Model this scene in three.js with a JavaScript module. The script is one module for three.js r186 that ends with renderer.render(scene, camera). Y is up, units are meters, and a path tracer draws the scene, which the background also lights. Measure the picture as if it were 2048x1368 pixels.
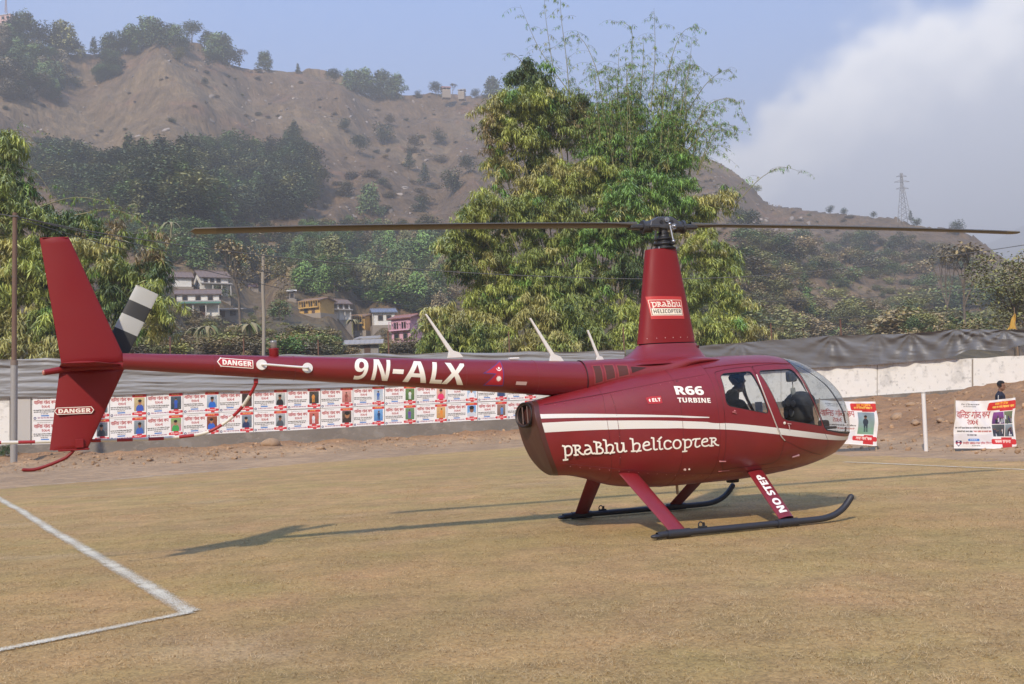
import * as THREE from 'three';
import { mergeGeometries, mergeVertices } from 'three/addons/utils/BufferGeometryUtils.js';
import { RoundedBoxGeometry } from 'three/addons/geometries/RoundedBoxGeometry.js';

// ---------------------------------------------------------------- camera
const F = 2000, EYE = 1.363, PITCH = 0.067, ROLL = -0.042;
const scene = new THREE.Scene();
const camera = new THREE.PerspectiveCamera(THREE.MathUtils.radToDeg(2 * Math.atan(684 / F)), 1024 / 684, 0.1, 6000);
camera.position.set(0, EYE, 0);
camera.rotation.set(PITCH, 0, ROLL, 'XYZ');
const renderer = new THREE.WebGLRenderer({ antialias: true });
renderer.setSize(1024, 684);
renderer.toneMapping = THREE.LinearToneMapping;
renderer.toneMappingExposure = 1.88;
renderer.shadowMap.enabled = true;

// ---------------------------------------------------------------- random and noise
function rngOf(seed) { let s = seed >>> 0; return () => { s = (s + 0x6d2b79f5) | 0; let t = Math.imul(s ^ (s >>> 15), 1 | s); t = (t + Math.imul(t ^ (t >>> 7), 61 | t)) ^ t; return ((t ^ (t >>> 14)) >>> 0) / 4294967296; }; }
const hash = (x, y) => { let h = Math.imul(x, 374761393) + Math.imul(y, 668265263) | 0; h = Math.imul(h ^ (h >>> 13), 1274126177); return ((h ^ (h >>> 16)) >>> 0) / 4294967296; };
function noise2(x, y) { const ix = Math.floor(x), iy = Math.floor(y), fx = x - ix, fy = y - iy, u = fx * fx * (3 - 2 * fx), v = fy * fy * (3 - 2 * fy); return (hash(ix, iy) * (1 - u) + hash(ix + 1, iy) * u) * (1 - v) + (hash(ix, iy + 1) * (1 - u) + hash(ix + 1, iy + 1) * u) * v; }
function fbm(x, y, o = 4) { let s = 0, a = 0.5, n = 0; for (let i = 0; i < o; i++) { s += a * noise2(x + i * 17.3, y - i * 9.1); n += a; a *= 0.5; x *= 2.03; y *= 2.03; } return s / n; }
const clamp = (x, a, b) => Math.min(b, Math.max(a, x)), lerp = (a, b, t) => a + (b - a) * t;
const sstep = (a, b, x) => { const t = clamp((x - a) / (b - a), 0, 1); return t * t * (3 - 2 * t); };
function table(T) {   // monotone cubic through the given points
  const n = T.length, m = new Array(n).fill(0), dl = [];
  for (let i = 0; i < n - 1; i++) dl.push((T[i + 1][1] - T[i][1]) / (T[i + 1][0] - T[i][0]));
  m[0] = dl[0]; m[n - 1] = dl[n - 2];
  for (let i = 1; i < n - 1; i++) m[i] = dl[i - 1] * dl[i] <= 0 ? 0 : 2 * dl[i - 1] * dl[i] / (dl[i - 1] + dl[i]);
  return (x) => {
    if (x <= T[0][0]) return T[0][1]; if (x >= T[n - 1][0]) return T[n - 1][1];
    let i = 0; while (x > T[i + 1][0]) i++;
    const h = T[i + 1][0] - T[i][0], t = (x - T[i][0]) / h, a = T[i][1], b = T[i + 1][1];
    return a * (1 + 2 * t) * (1 - t) ** 2 + m[i] * h * t * (1 - t) ** 2 + b * t * t * (3 - 2 * t) + m[i + 1] * h * t * t * (t - 1);
  };
}

// ---------------------------------------------------------------- sky and sun
const SUN = new THREE.Vector3(-1.42, 3.3, 4.0).normalize();
{
  const w = 1536, h = 768, data = new Float32Array(w * h * 4);
  for (let j = 0; j < h; j++) for (let i = 0; i < w; i++) {
    const el = ((j + 0.5) / h - 0.5) * Math.PI, az = ((i + 0.5) / w - 0.5) * 2 * Math.PI;
    const y = Math.sin(el), x = Math.cos(az) * Math.cos(el), z = Math.sin(az) * Math.cos(el);
    const up = Math.max(0, y), cs = x * SUN.x + y * SUN.y + z * SUN.z;
    // clear air: blue overhead, pale and hazy towards the horizon, brighter about the sun
    const t = Math.pow(1 - up, 3.2);
    let c = [lerp(0.07, 0.27, t), lerp(0.265, 0.45, t), lerp(0.74, 0.80, t)];
    const glow = 0.55 * Math.pow(Math.max(0, cs), 6) + 0.25 * Math.pow(Math.max(0, cs), 40);
    c = c.map((v, k) => v * (1 + glow * [1.2, 1.05, 0.8][k]) + 0.02 * glow);
    // a bank of haze-softened cumulus to the right of the view, broken cloud elsewhere
    if (y > -0.05) {
      const ax = Math.atan2(x, -z), wob = 0.07 * (fbm(ax * 13 + 3, y * 13 + 8, 5) - 0.5) + 0.055 * (fbm(ax * 38, y * 44, 5) - 0.5);
      const topEdge = 0.235 + 0.10 * sstep(0.17, 0.36, ax) + 0.05 * sstep(0.34, 0.55, ax) + 0.16 * sstep(0.6, 1.5, ax) - 0.3 * sstep(0.05, -0.25, ax) + wob;
      const fade = sstep(0.0, 0.16, ax) * sstep(3.0, 2.0, ax);
      let cl = sstep(-0.006, 0.036, topEdge - y) * fade;
      const depthIn = clamp((topEdge - y) / 0.13, 0, 1);
      const bright = lerp(1.0, 0.40, sstep(0.05, 1, depthIn + 0.9 * (fbm(ax * 12, y * 18 + 5, 5) - 0.5) + 0.25 * (fbm(ax * 40, y * 50, 3) - 0.5)));
      const cc = [lerp(0.26, 1.32, bright), lerp(0.35, 1.29, bright), lerp(0.55, 1.25, bright)];
      cl *= 0.92;
      c = c.map((v, k) => lerp(v, cc[k], cl));
      const veil = 0.14 * sstep(0.48, 0.75, fbm(ax * 2.2 + 7, y * 6 + 2, 4));
      c = c.map((v, k) => lerp(v, [0.6, 0.63, 0.7][k], veil));
    }
    if (y < 0) c = [0.30, 0.26, 0.2].map((v, k) => lerp(c[k], v, sstep(0, -0.1, y)));
    const o = (j * w + i) * 4; data[o] = c[0]; data[o + 1] = c[1]; data[o + 2] = c[2]; data[o + 3] = 1;
  }
  const tex = new THREE.DataTexture(data, w, h, THREE.RGBAFormat, THREE.FloatType);
  tex.magFilter = THREE.LinearFilter; tex.mapping = THREE.EquirectangularReflectionMapping; tex.needsUpdate = true;
  scene.background = tex; scene.environment = tex;
}
const sun = new THREE.DirectionalLight(new THREE.Color().setRGB(1, 0.89, 0.74), 4.6);
sun.position.copy(SUN).multiplyScalar(60).add(new THREE.Vector3(0, 0, -15)); sun.target.position.set(0, 0, -15);
sun.castShadow = true; sun.shadow.mapSize.set(4096, 4096); sun.shadow.radius = 3.2;
Object.assign(sun.shadow.camera, { left: -40, right: 40, top: 40, bottom: -40, near: 1, far: 200 });
scene.add(sun, sun.target);
scene.fog = new THREE.FogExp2(new THREE.Color().setRGB(0.95, 0.93, 0.90), 0.00096);

// ---------------------------------------------------------------- scene helpers
const used = new Map();
const numbered = (n) => { const k = used.get(n) ?? 0; used.set(n, k + 1); return k ? n + '_' + String(k).padStart(3, '0') : n; };
function tag(o, label, category, group, kind) { o.userData = {}; if (label) o.userData.label = label; if (category) o.userData.category = category; if (group) o.userData.group = group; if (kind) o.userData.kind = kind; return o; }
function thing(name, label, category, group) { const g = new THREE.Group(); g.name = numbered(name); scene.add(g); return tag(g, label, category, group); }
function part(parent, name, geo, mat) { const m = new THREE.Mesh(geo, mat); m.name = name; parent.add(m); return m; }
function single(name, geo, mat, label, category, group) { const m = new THREE.Mesh(geo, mat); m.name = numbered(name); scene.add(m); return tag(m, label, category, group); }
function structure(name, geo, mat) { const m = new THREE.Mesh(geo, mat); m.name = numbered(name); scene.add(m); m.userData.kind = 'structure'; return m; }
const V = (x, y, z) => new THREE.Vector3(x, y, z);
const rgb = (r, g, b) => new THREE.Color().setRGB(r, g, b);
const std = (r, g, b, rough = 0.8, o = {}) => new THREE.MeshStandardMaterial({ color: rgb(r, g, b), roughness: rough, ...o });
function box(w, h, d, x = 0, y = 0, z = 0, r = 0) { const g = r ? new RoundedBoxGeometry(w, h, d, 2, r) : new THREE.BoxGeometry(w, h, d); return g.translate(x, y, z); }
function tube(pts, r, seg = 24, rad = 8, closed = false) { return new THREE.TubeGeometry(new THREE.CatmullRomCurve3(pts, closed, 'centripetal'), seg, r, rad, closed); }
function rod(a, b, r0, r1 = r0, n = 8) {
  const d = b.clone().sub(a), g = new THREE.CylinderGeometry(r1, r0, d.length(), n);
  g.applyQuaternion(new THREE.Quaternion().setFromUnitVectors(V(0, 1, 0), d.clone().normalize()));
  return g.translate((a.x + b.x) / 2, (a.y + b.y) / 2, (a.z + b.z) / 2);
}
function merge(list) {
  const clean = list.map((g) => { const q = g.index ? g.toNonIndexed() : g; for (const k of Object.keys(q.attributes)) if (!['position', 'normal', 'uv'].includes(k)) q.deleteAttribute(k); if (!q.attributes.uv) q.setAttribute('uv', new THREE.BufferAttribute(new Float32Array(q.attributes.position.count * 2), 2)); return q; });
  return mergeGeometries(clean);
}
function gridGeo(nu, nv, fn, uvf) {   // fn(i/nu, j/nv) -> Vector3
  const p = [], uv = [], ix = [];
  for (let j = 0; j <= nv; j++) for (let i = 0; i <= nu; i++) { const v = fn(i / nu, j / nv); p.push(v.x, v.y, v.z); const q = uvf ? uvf(i / nu, j / nv, v) : [i / nu, j / nv]; uv.push(q[0], q[1]); }
  for (let j = 0; j < nv; j++) for (let i = 0; i < nu; i++) { const a = j * (nu + 1) + i, b = a + 1, c = a + nu + 1, d = c + 1; ix.push(a, b, d, a, d, c); }
  const g = new THREE.BufferGeometry();
  g.setAttribute('position', new THREE.Float32BufferAttribute(p, 3)); g.setAttribute('uv', new THREE.Float32BufferAttribute(uv, 2)); g.setIndex(ix); g.computeVertexNormals();
  return g;
}
function canvasTex(w, h, draw, repeat = false) {
  const c = document.createElement('canvas'); c.width = w; c.height = h; const x = c.getContext('2d'); draw(x, w, h);
  const t = new THREE.CanvasTexture(c); t.colorSpace = THREE.SRGBColorSpace; if (repeat) t.wrapS = t.wrapT = THREE.RepeatWrapping; return t;
}
function dataTex(n, fn, srgb = false) {   // fn(u, v) tiles over 0..1 -> [r,g,b] 0..1
  const d = new Uint8Array(n * n * 4);
  for (let j = 0; j < n; j++) for (let i = 0; i < n; i++) { const c = fn(i / n, j / n), o = (j * n + i) * 4; for (let k = 0; k < 3; k++) d[o + k] = clamp(c[k] ?? c[0], 0, 1) * 255; d[o + 3] = 255; }
  const t = new THREE.DataTexture(d, n, n); t.wrapS = t.wrapT = THREE.RepeatWrapping; t.magFilter = THREE.LinearFilter; if (srgb) t.colorSpace = THREE.SRGBColorSpace; t.needsUpdate = true; return t;
}
function tileNoise(u, v, f, o = 4, seed = 0) { let s = 0, a = 0.5, n = 0; for (let k = 0; k < o; k++) { const x = u * f, y = v * f, ix = Math.floor(x), iy = Math.floor(y), fx = x - ix, fy = y - iy, p = fx * fx * (3 - 2 * fx), q = fy * fy * (3 - 2 * fy), m = (a_, b_) => hash(((a_ % f) + f) % f + seed + k * 131, ((b_ % f) + f) % f + k * 57); s += a * ((m(ix, iy) * (1 - p) + m(ix + 1, iy) * p) * (1 - q) + (m(ix, iy + 1) * (1 - p) + m(ix + 1, iy + 1) * p) * q); n += a; a *= 0.55; f *= 2; } return s / n; }

// the directions in which things stand as seen from where the photograph was taken
const camQ = new THREE.Quaternion().setFromEuler(camera.rotation);
const ray = (px, py) => V((px - 1024) / F, -(py - 684) / F, -1).applyQuaternion(camQ);
const at = (px, py, dist) => { const d = ray(px, py); return d.multiplyScalar(dist / -d.z).add(V(0, EYE, 0)); };
const onGround = (px, py, y = 0) => { const d = ray(px, py); return d.multiplyScalar((y - EYE) / d.y).add(V(0, EYE, 0)); };

// ================================================================ the helicopter
const heli = thing('helicopter', 'dark red helicopter with white stripes and skids parked on the dry grass', 'helicopter');
heli.position.set(1.854, 0, -11.463); heli.rotation.set(0, 0.382, 0.018, 'YXZ'); heli.updateMatrixWorld(true);
const HL = (x, y, z) => V(x, y, z).applyMatrix4(heli.matrixWorld);
const wear = dataTex(256, (u, v) => { const n = tileNoise(u, v, 6, 5, 11); return [0.55 + 0.5 * n, 0.55 + 0.5 * n, 0.55 + 0.5 * n]; });
wear.repeat.set(0.8, 0.8);
const dustTex = dataTex(512, (u, v) => { const n = tileNoise(u, v, 5, 5, 301), f = tileNoise(u, v, 60, 3, 302), k = 0.90 + 0.10 * n, d = 0.5 * Math.max(0, f - 0.66); return [k + d * 0.3, k * 0.96 + d, k * 0.95 + d]; }, true);
const paint = new THREE.MeshPhysicalMaterial({ color: rgb(0.225, 0.0105, 0.0155), map: dustTex, roughness: 0.6, roughnessMap: wear, clearcoat: 0.5, clearcoatRoughness: 0.24, vertexColors: false });
const paintFin = new THREE.MeshPhysicalMaterial({ color: rgb(0.215, 0.008, 0.010), roughness: 0.66, roughnessMap: wear, specularIntensity: 0.6, clearcoat: 0.2, clearcoatRoughness: 0.35 });
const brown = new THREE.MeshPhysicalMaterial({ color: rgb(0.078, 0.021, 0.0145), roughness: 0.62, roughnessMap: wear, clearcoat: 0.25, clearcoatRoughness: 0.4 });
const whitePaint = new THREE.MeshPhysicalMaterial({ color: rgb(0.74, 0.71, 0.66), roughness: 0.45, clearcoat: 0.4, clearcoatRoughness: 0.25 });
const blackMetal = std(0.028, 0.027, 0.03, 0.55, { metalness: 0.3 });
const greyMetal = std(0.2, 0.2, 0.21, 0.45, { metalness: 0.75 });
const steel = std(0.45, 0.45, 0.46, 0.35, { metalness: 0.9 });
const trimBlack = std(0.02, 0.02, 0.022, 0.8);
const rubber = std(0.015, 0.015, 0.016, 0.75);
const pane = new THREE.MeshPhysicalMaterial({ color: rgb(0.9, 0.92, 0.92), roughness: 0.02, transmission: 1, thickness: 0, ior: 1.45 });
const screenGlass = new THREE.MeshPhysicalMaterial({ color: rgb(0.72, 0.76, 0.785), roughness: 0.03, transmission: 1, thickness: 0, ior: 1.5 });

const TOP = table([[-1.9, 1.46], [-1.73, 1.49], [-1.2, 1.60], [-0.6, 1.735], [0, 1.825], [0.37, 1.85], [0.65, 1.865], [1.07, 1.86], [1.49, 1.80], [1.77, 1.69], [2.13, 1.46], [2.30, 1.24], [2.37, 1.09], [2.39, 0.96]]);
const BOT = table([[-1.9, 0.66], [-1.70, 0.65], [-1.44, 0.60], [-0.74, 0.47], [-0.2, 0.43], [0.53, 0.43], [1.37, 0.48], [1.97, 0.59], [2.2, 0.70], [2.32, 0.81], [2.375, 0.88], [2.39, 0.94]]);
const WID = table([[-1.9, 0.26], [-1.2, 0.44], [-0.6, 0.60], [-0.1, 0.70], [0.3, 0.735], [0.8, 0.73], [1.2, 0.69], [1.6, 0.58], [1.95, 0.43], [2.2, 0.28], [2.33, 0.15], [2.375, 0.075], [2.39, 0.015]]);
const YM = table([[-1.9, 1.1], [0, 1.08], [1.2, 1.05], [2.0, 0.99], [2.39, 0.95]]);
const REAR = table([[0.6, -1.50], [0.73, -1.604], [0.9, -1.695], [1.137, -1.766], [1.322, -1.796], [1.5, -1.75]]);
const NU = 2.7, NL = 2.3;
function bodyZ(x, y) {
  const m = YM(x), hh = y > m ? TOP(x) - m : m - BOT(x), n = y > m ? NU : NL, u = Math.abs(y - m) / Math.max(hh, 1e-6);
  return WID(x) * Math.pow(Math.max(0, 1 - Math.pow(u, n)), 1 / n);
}
function bodyPoint(x, th) {
  const s = Math.sin(th), c = Math.cos(th), m = YM(x), n = s > 0 ? NU : NL, hh = s > 0 ? TOP(x) - m : m - BOT(x);
  const y = m + hh * Math.sign(s) * Math.pow(Math.abs(s), 2 / n), z = WID(x) * Math.sign(c) * Math.pow(Math.abs(c), 2 / n);
  const k = sstep(-0.7, -1.8, x);
  return V(x + k * (REAR(y) + 1.8), y, z);
}
const bodyGrid = gridGeo(250, 200, (u, v) => { const x = -1.8 + 4.188 * (1 - Math.pow(1 - u, 1.55)); return bodyPoint(x, v * Math.PI * 2 - Math.PI / 2); });
{ // outward normals, and the seam under the belly welded
  const n = bodyGrid.attributes.normal, p = bodyGrid.attributes.position, W1 = 251, s = n.getX(60 + 50 * W1), z = n.getZ(60 + 50 * W1) * p.getZ(60 + 50 * W1);
  const f = z < 0 ? -1 : 1; for (let i = 0; i < n.count; i++) n.setXYZ(i, n.getX(i) * f, n.getY(i) * f, n.getZ(i) * f);
  for (let i = 0; i < W1; i++) { const a = i, b = i + 200 * W1; const v = V(n.getX(a) + n.getX(b), n.getY(a) + n.getY(b), 0).normalize(); n.setXYZ(a, v.x, v.y, 0); n.setXYZ(b, v.x, v.y, 0); }
}
function toTris(g) { const T = [], p = g.attributes.position, n = g.attributes.normal, ix = g.index.array; for (let i = 0; i < ix.length; i++) { const k = ix[i]; T.push(p.getX(k), p.getY(k), p.getZ(k), n.getX(k), n.getY(k), n.getZ(k)); } return T; }
function split(T, d) {
  const I = [], O = [];
  for (let i = 0; i < T.length; i += 18) {
    const v = [T.slice(i, i + 6), T.slice(i + 6, i + 12), T.slice(i + 12, i + 18)], s = v.map((q) => d(q[0], q[1], q[2]));
    if (s[0] < 0 && s[1] < 0 && s[2] < 0) { for (const q of v) I.push(...q); continue; }
    if (s[0] >= 0 && s[1] >= 0 && s[2] >= 0) { for (const q of v) O.push(...q); continue; }
    const A = [], B = [];
    for (let k = 0; k < 3; k++) {
      const a = v[k], b = v[(k + 1) % 3], sa = s[k], sb = s[(k + 1) % 3];
      (sa < 0 ? A : B).push(a);
      if ((sa < 0) !== (sb < 0)) { const t = sa / (sa - sb), m = a.map((x, j) => x + (b[j] - x) * t); A.push(m); B.push(m); }
    }
    for (const [P, L] of [[A, I], [B, O]]) for (let k = 1; k + 1 < P.length; k++) L.push(...P[0], ...P[k], ...P[k + 1]);
  }
  return [I, O];
}
function triGeo(T, off = 0) {
  const n = T.length / 6, p = new Float32Array(n * 3), q = new Float32Array(n * 3), uv = new Float32Array(n * 2);
  for (let i = 0; i < n; i++) for (let k = 0; k < 3; k++) { q[i * 3 + k] = T[i * 6 + 3 + k]; p[i * 3 + k] = T[i * 6 + k] + off * T[i * 6 + 3 + k]; uv[i * 2] = T[i * 6]; uv[i * 2 + 1] = T[i * 6 + 1] + 0.3 * T[i * 6 + 2]; }
  const g = new THREE.BufferGeometry();
  g.setAttribute('position', new THREE.BufferAttribute(p, 3)); g.setAttribute('normal', new THREE.BufferAttribute(q, 3)); g.setAttribute('uv', new THREE.BufferAttribute(uv, 2)); return g;
}
function polyDist(P) {   // signed distance to a polygon in side view, negative inside
  return (x, y) => {
    let d = 1e9, inn = false;
    for (let i = 0, j = P.length - 1; i < P.length; j = i++) {
      const [ax, ay] = P[j], [bx, by] = P[i], ex = bx - ax, ey = by - ay, wx = x - ax, wy = y - ay, t = clamp((wx * ex + wy * ey) / (ex * ex + ey * ey), 0, 1);
      d = Math.min(d, Math.hypot(wx - ex * t, wy - ey * t));
      if ((ay > y) !== (by > y) && x < ((bx - ax) * (y - ay)) / (by - ay) + ax) inn = !inn;
    }
    return inn ? -d : d;
  };
}
const P_screen = polyDist([[1.24, 2.1], [1.285, 1.74], [1.335, 1.58], [1.41, 1.365], [1.535, 1.10], [1.60, 0.97], [1.645, 0.935], [1.774, 0.915], [1.944, 0.885], [2.15, 0.865], [2.7, 0.865], [2.7, 2.1]]);
const P_rearWin = polyDist([[0.225, 1.610], [0.245, 1.636], [0.293, 1.655], [0.615, 1.663], [0.640, 1.655], [0.650, 1.632], [0.74, 1.222], [0.738, 1.198], [0.715, 1.182], [0.245, 1.290], [0.215, 1.315], [0.205, 1.36]]);
const P_frontWin = polyDist([[0.745, 1.62], [0.752, 1.648], [0.778, 1.665], [1.205, 1.668], [1.240, 1.655], [1.262, 1.63], [1.552, 1.035], [1.556, 1.008], [1.53, 0.995], [0.985, 1.092], [0.93, 1.118], [0.905, 1.15]]);
const P_rearDoor = polyDist([[0.165, 1.60], [0.19, 1.674], [0.32, 1.695], [0.476, 1.709], [0.690, 1.719], [0.689, 1.491], [0.761, 1.210], [0.880, 0.927], [0.943, 0.867], [0.93, 0.66], [0.86, 0.62], [0.22, 0.60], [0.17, 0.66]]);
const P_frontDoor = polyDist([[0.700, 1.719], [0.90, 1.731], [1.05, 1.734], [1.255, 1.716], [1.31, 1.57], [1.385, 1.355], [1.51, 1.09], [1.60, 0.92], [1.70, 0.80], [1.69, 0.70], [1.642, 0.653], [1.45, 0.69], [1.2, 0.764], [0.950, 0.866], [0.889, 0.930], [0.770, 1.212], [0.698, 1.492]]);
const hiTop = table([[-1.9, 1.335], [-1.54, 1.319], [-0.922, 1.275], [-0.393, 1.230], [-0.015, 1.191]]), hiBot = table([[-1.9, 1.288], [-1.547, 1.275], [-0.925, 1.244], [-0.395, 1.211], [-0.2, 1.192], [-0.015, 1.181]]);
const loTop = table([[-1.9, 1.24], [-1.448, 1.235], [-0.929, 1.210], [-0.507, 1.182], [0.17, 1.115], [0.678, 1.045], [1.172, 0.965], [1.612, 0.899], [2.071, 0.838], [2.4, 0.822]]), loBot = table([[-1.9, 1.137], [-1.457, 1.134], [-0.936, 1.120], [-0.514, 1.099], [0.165, 1.045], [0.674, 0.974], [1.174, 0.896], [1.623, 0.835], [2.082, 0.795], [2.4, 0.788]]);
const inHi = (x, y) => Math.max(y - hiTop(x), hiBot(x) - y, x + 0.015);
const inLo = (x, y) => Math.max(y - loTop(x), loBot(x) - y);
const GAP = 0.0045;
let T = toTris(bodyGrid), S, parts = {};
[S, T] = split(T, (x, y) => P_screen(x, y));
{ let post; [post, S] = split(S, (x, y, z) => Math.abs(z) - 0.016); let fr; [fr, S] = split(S, (x, y) => -P_screen(x, y) - 0.014); parts.post = post.concat(fr); parts.screen = S; }
const lining = T.slice();
for (const side of [1, -1]) {
  const on = (f) => (x, y, z) => Math.max(f(x, y), -side * z + 0.04);
  let fw, rw, fd, rd, seal, gap;
  [fw, T] = split(T, on(P_frontWin)); [rw, T] = split(T, on(P_rearWin));
  [fd, T] = split(T, on(P_frontDoor)); [rd, T] = split(T, on(P_rearDoor));
  [gap, fd] = split(fd, (x, y) => -P_frontDoor(x, y) - GAP); [gap, rd] = split(rd, (x, y) => -P_rearDoor(x, y) - GAP);
  const stripe = [];
  for (const [k, f] of [['fd', inLo], ['rd', inLo]]) { let s; if (k === 'fd') [s, fd] = split(fd, f); else [s, rd] = split(rd, f); stripe.push(...s); }
  { let s; [s, T] = split(T, on(inLo)); stripe.push(...s); }
  parts['lo' + side] = stripe;
  let sealF, sealR; [sealF, fw] = split(fw, (x, y) => -P_frontWin(x, y) - 0.007); [sealR, rw] = split(rw, (x, y) => -P_rearWin(x, y) - 0.007);
  Object.assign(parts, { ['fw' + side]: fw, ['rw' + side]: rw, ['fd' + side]: fd, ['rd' + side]: rd, ['sealF' + side]: sealF, ['sealR' + side]: sealR });
}
part(heli, 'fuselage', triGeo(T), paint);
{ // cabin lining just inside the skin, open at the windows
  let L = lining; for (const P of [P_frontWin, P_rearWin]) [, L] = split(L, (x, y) => P(x, y) - 0.004);
  [, L] = split(L, (x) => x + 0.15); part(heli, 'cabin_lining', triGeo(L, -0.03), std(0.055, 0.052, 0.052, 0.9));
}
part(heli, 'windshield', triGeo(parts.screen, -0.002), screenGlass);
part(heli, 'windshield_frame', triGeo(parts.post, 0.002), trimBlack);
for (const side of [1, -1]) {
  const fd = part(heli, 'front_door', triGeo(parts['fd' + side]), paint), rd = part(heli, 'rear_door', triGeo(parts['rd' + side]), paint);
  part(fd, 'door_window', triGeo(parts['fw' + side], -0.004), pane); part(rd, 'door_window', triGeo(parts['rw' + side], -0.004), pane);
  part(fd, 'window_seal', triGeo(parts['sealF' + side], 0.001), trimBlack); part(rd, 'window_seal', triGeo(parts['sealR' + side], 0.001), trimBlack);
  const zf = (x, y) => side * bodyZ(x, y);
  // the pressed metal strip down the door edge, handles, latches
  const strip = [[0.695, 1.62], [0.697, 1.49], [0.766, 1.212], [0.886, 0.928], [0.944, 0.872]].map(([x, y]) => V(x, y, zf(x, y) + side * 0.006));
  part(fd, 'door_edge_strip', tube(strip, 0.0075, 40, 6), std(0.62, 0.55, 0.5, 0.4, { metalness: 0.3 }));
  const hnd = (x0, y0, x1, y1, r) => merge([rod(V(x0, y0, zf(x0, y0) + side * 0.012), V(x1, y1, zf(x1, y1) + side * 0.014), r, r * 0.8), new THREE.SphereGeometry(r * 1.25, 10, 8).translate(x0, y0, zf(x0, y0) + side * 0.01)]);
  part(fd, 'door_handle', merge([hnd(1.205, 0.685, 1.115, 0.672, 0.011)]), std(0.55, 0.3, 0.3, 0.35, { metalness: 0.5 }));
  part(fd, 'latch', new THREE.SphereGeometry(0.017, 12, 8).scale(1, 1, 0.5).translate(0.945, 1.065, zf(0.945, 1.065) + side * 0.004), std(0.7, 0.66, 0.58, 0.4));
  part(fd, 'window_vent', merge([hnd(0.99, 1.055, 1.03, 1.05, 0.007), hnd(1.0, 1.035, 1.005, 0.99, 0.006)]), std(0.5, 0.3, 0.28, 0.5));
  part(rd, 'latch', merge([new THREE.SphereGeometry(0.014, 10, 8).translate(0.30, 1.235, zf(0.3, 1.235)), hnd(0.27, 1.225, 0.31, 1.21, 0.007)]), std(0.42, 0.12, 0.12, 0.4));
  part(rd, 'door_handle', hnd(0.13, 0.70, 0.2, 0.695, 0.008), std(0.5, 0.2, 0.2, 0.35));
  const st = part(heli, 'stripe', merge([triGeo(parts['lo' + side], 0.001), (() => { const g = gridGeo(90, 3, (u, v) => { const x = lerp(-1.80, -0.015, u), y = lerp(hiBot(x), hiTop(x), v), xx = u === 0 ? REAR(y) + 0.002 : Math.max(x, REAR(y)); return V(xx, y, zf(x, y) + side * 0.0035); }); if (side < 0) g.index.array.reverse(); g.computeVertexNormals(); return g; })()]), whitePaint);
  // door gutter above the doors
  const g = []; for (let i = 0; i <= 24; i++) { const x = 0.10 + 1.2 * i / 24, y = 1.69 + 0.058 * Math.sin(Math.PI * clamp((x + 0.15) / 1.75, 0, 1)) ; g.push(V(x, y + 0.005, zf(x, y + 0.005) + side * 0.001)); }
  part(heli, 'door_gutter', tube(g, 0.006, 48, 6), std(0.15, 0.012, 0.016, 0.5));
  // small flush fittings along the lower side
  part(heli, 'fuel_drain', new THREE.CylinderGeometry(0.013, 0.013, 0.03, 10).rotateX(Math.PI / 2).translate(-0.26, 0.64, zf(-0.26, 0.64)), std(0.6, 0.4, 0.36, 0.4)); part(heli, 'drain_cap', new THREE.SphereGeometry(0.011, 10, 8).translate(-0.21, 0.638, zf(-0.21, 0.638) + side * 0.01), std(0.7, 0.6, 0.5, 0.4));
  part(heli, 'scuff_strip', box(0.14, 0.012, 0.006, 0.24, 0.585, zf(0.24, 0.585) + side * 0.002, 0.002), std(0.4, 0.12, 0.12, 0.6));
}
{ // seam rings of the skin panels
  for (const x of [-1.12, -0.32, 0.10]) {
    const P = []; for (let i = 0; i <= 60; i++) { const q = bodyPoint(x, (i / 60) * Math.PI * 2 - Math.PI / 2); P.push(q); }
    part(heli, 'panel_seam', tube(P.slice(0, 60), 0.0026, 120, 5, true), std(0.12, 0.01, 0.014, 0.5));
  }
}
{ // panel joints and rivets of the engine bay, both sides
  const seamM = std(0.12, 0.01, 0.014, 0.5), rivM = std(0.34, 0.10, 0.10, 0.45), rg = new THREE.SphereGeometry(0.0055, 6, 4);
  for (const s of [1, -1]) for (const pts of [[[-1.72, 1.43], [-1.1, 1.505], [-0.4, 1.60], [0.09, 1.655]], [[-1.60, 0.80], [-1.0, 0.70], [-0.3, 0.60], [0.1, 0.57], [0.6, 0.56], [1.1, 0.57]], [[-1.02, 1.50], [-1.0, 1.1], [-0.98, 0.71]]]) {
    const q = []; for (let k = 0; k + 1 < pts.length; k++) for (let i = 0; i < 14; i++) { const x = lerp(pts[k][0], pts[k + 1][0], i / 14), y = lerp(pts[k][1], pts[k + 1][1], i / 14); q.push(V(x, y, s * bodyZ(x, y))); }
    part(heli, 'panel_seam', tube(q, 0.0024, 90, 5), seamM);
    const c = new THREE.CatmullRomCurve3(q), n = Math.round(c.getLength() / 0.11); for (let i = 1; i < n; i++) { const p = c.getPointAt(i / n), y = p.y - 0.022; part(heli, 'rivet', rg.clone().translate(p.x, y, s * bodyZ(p.x, y)), rivM); }
  }
}
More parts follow.
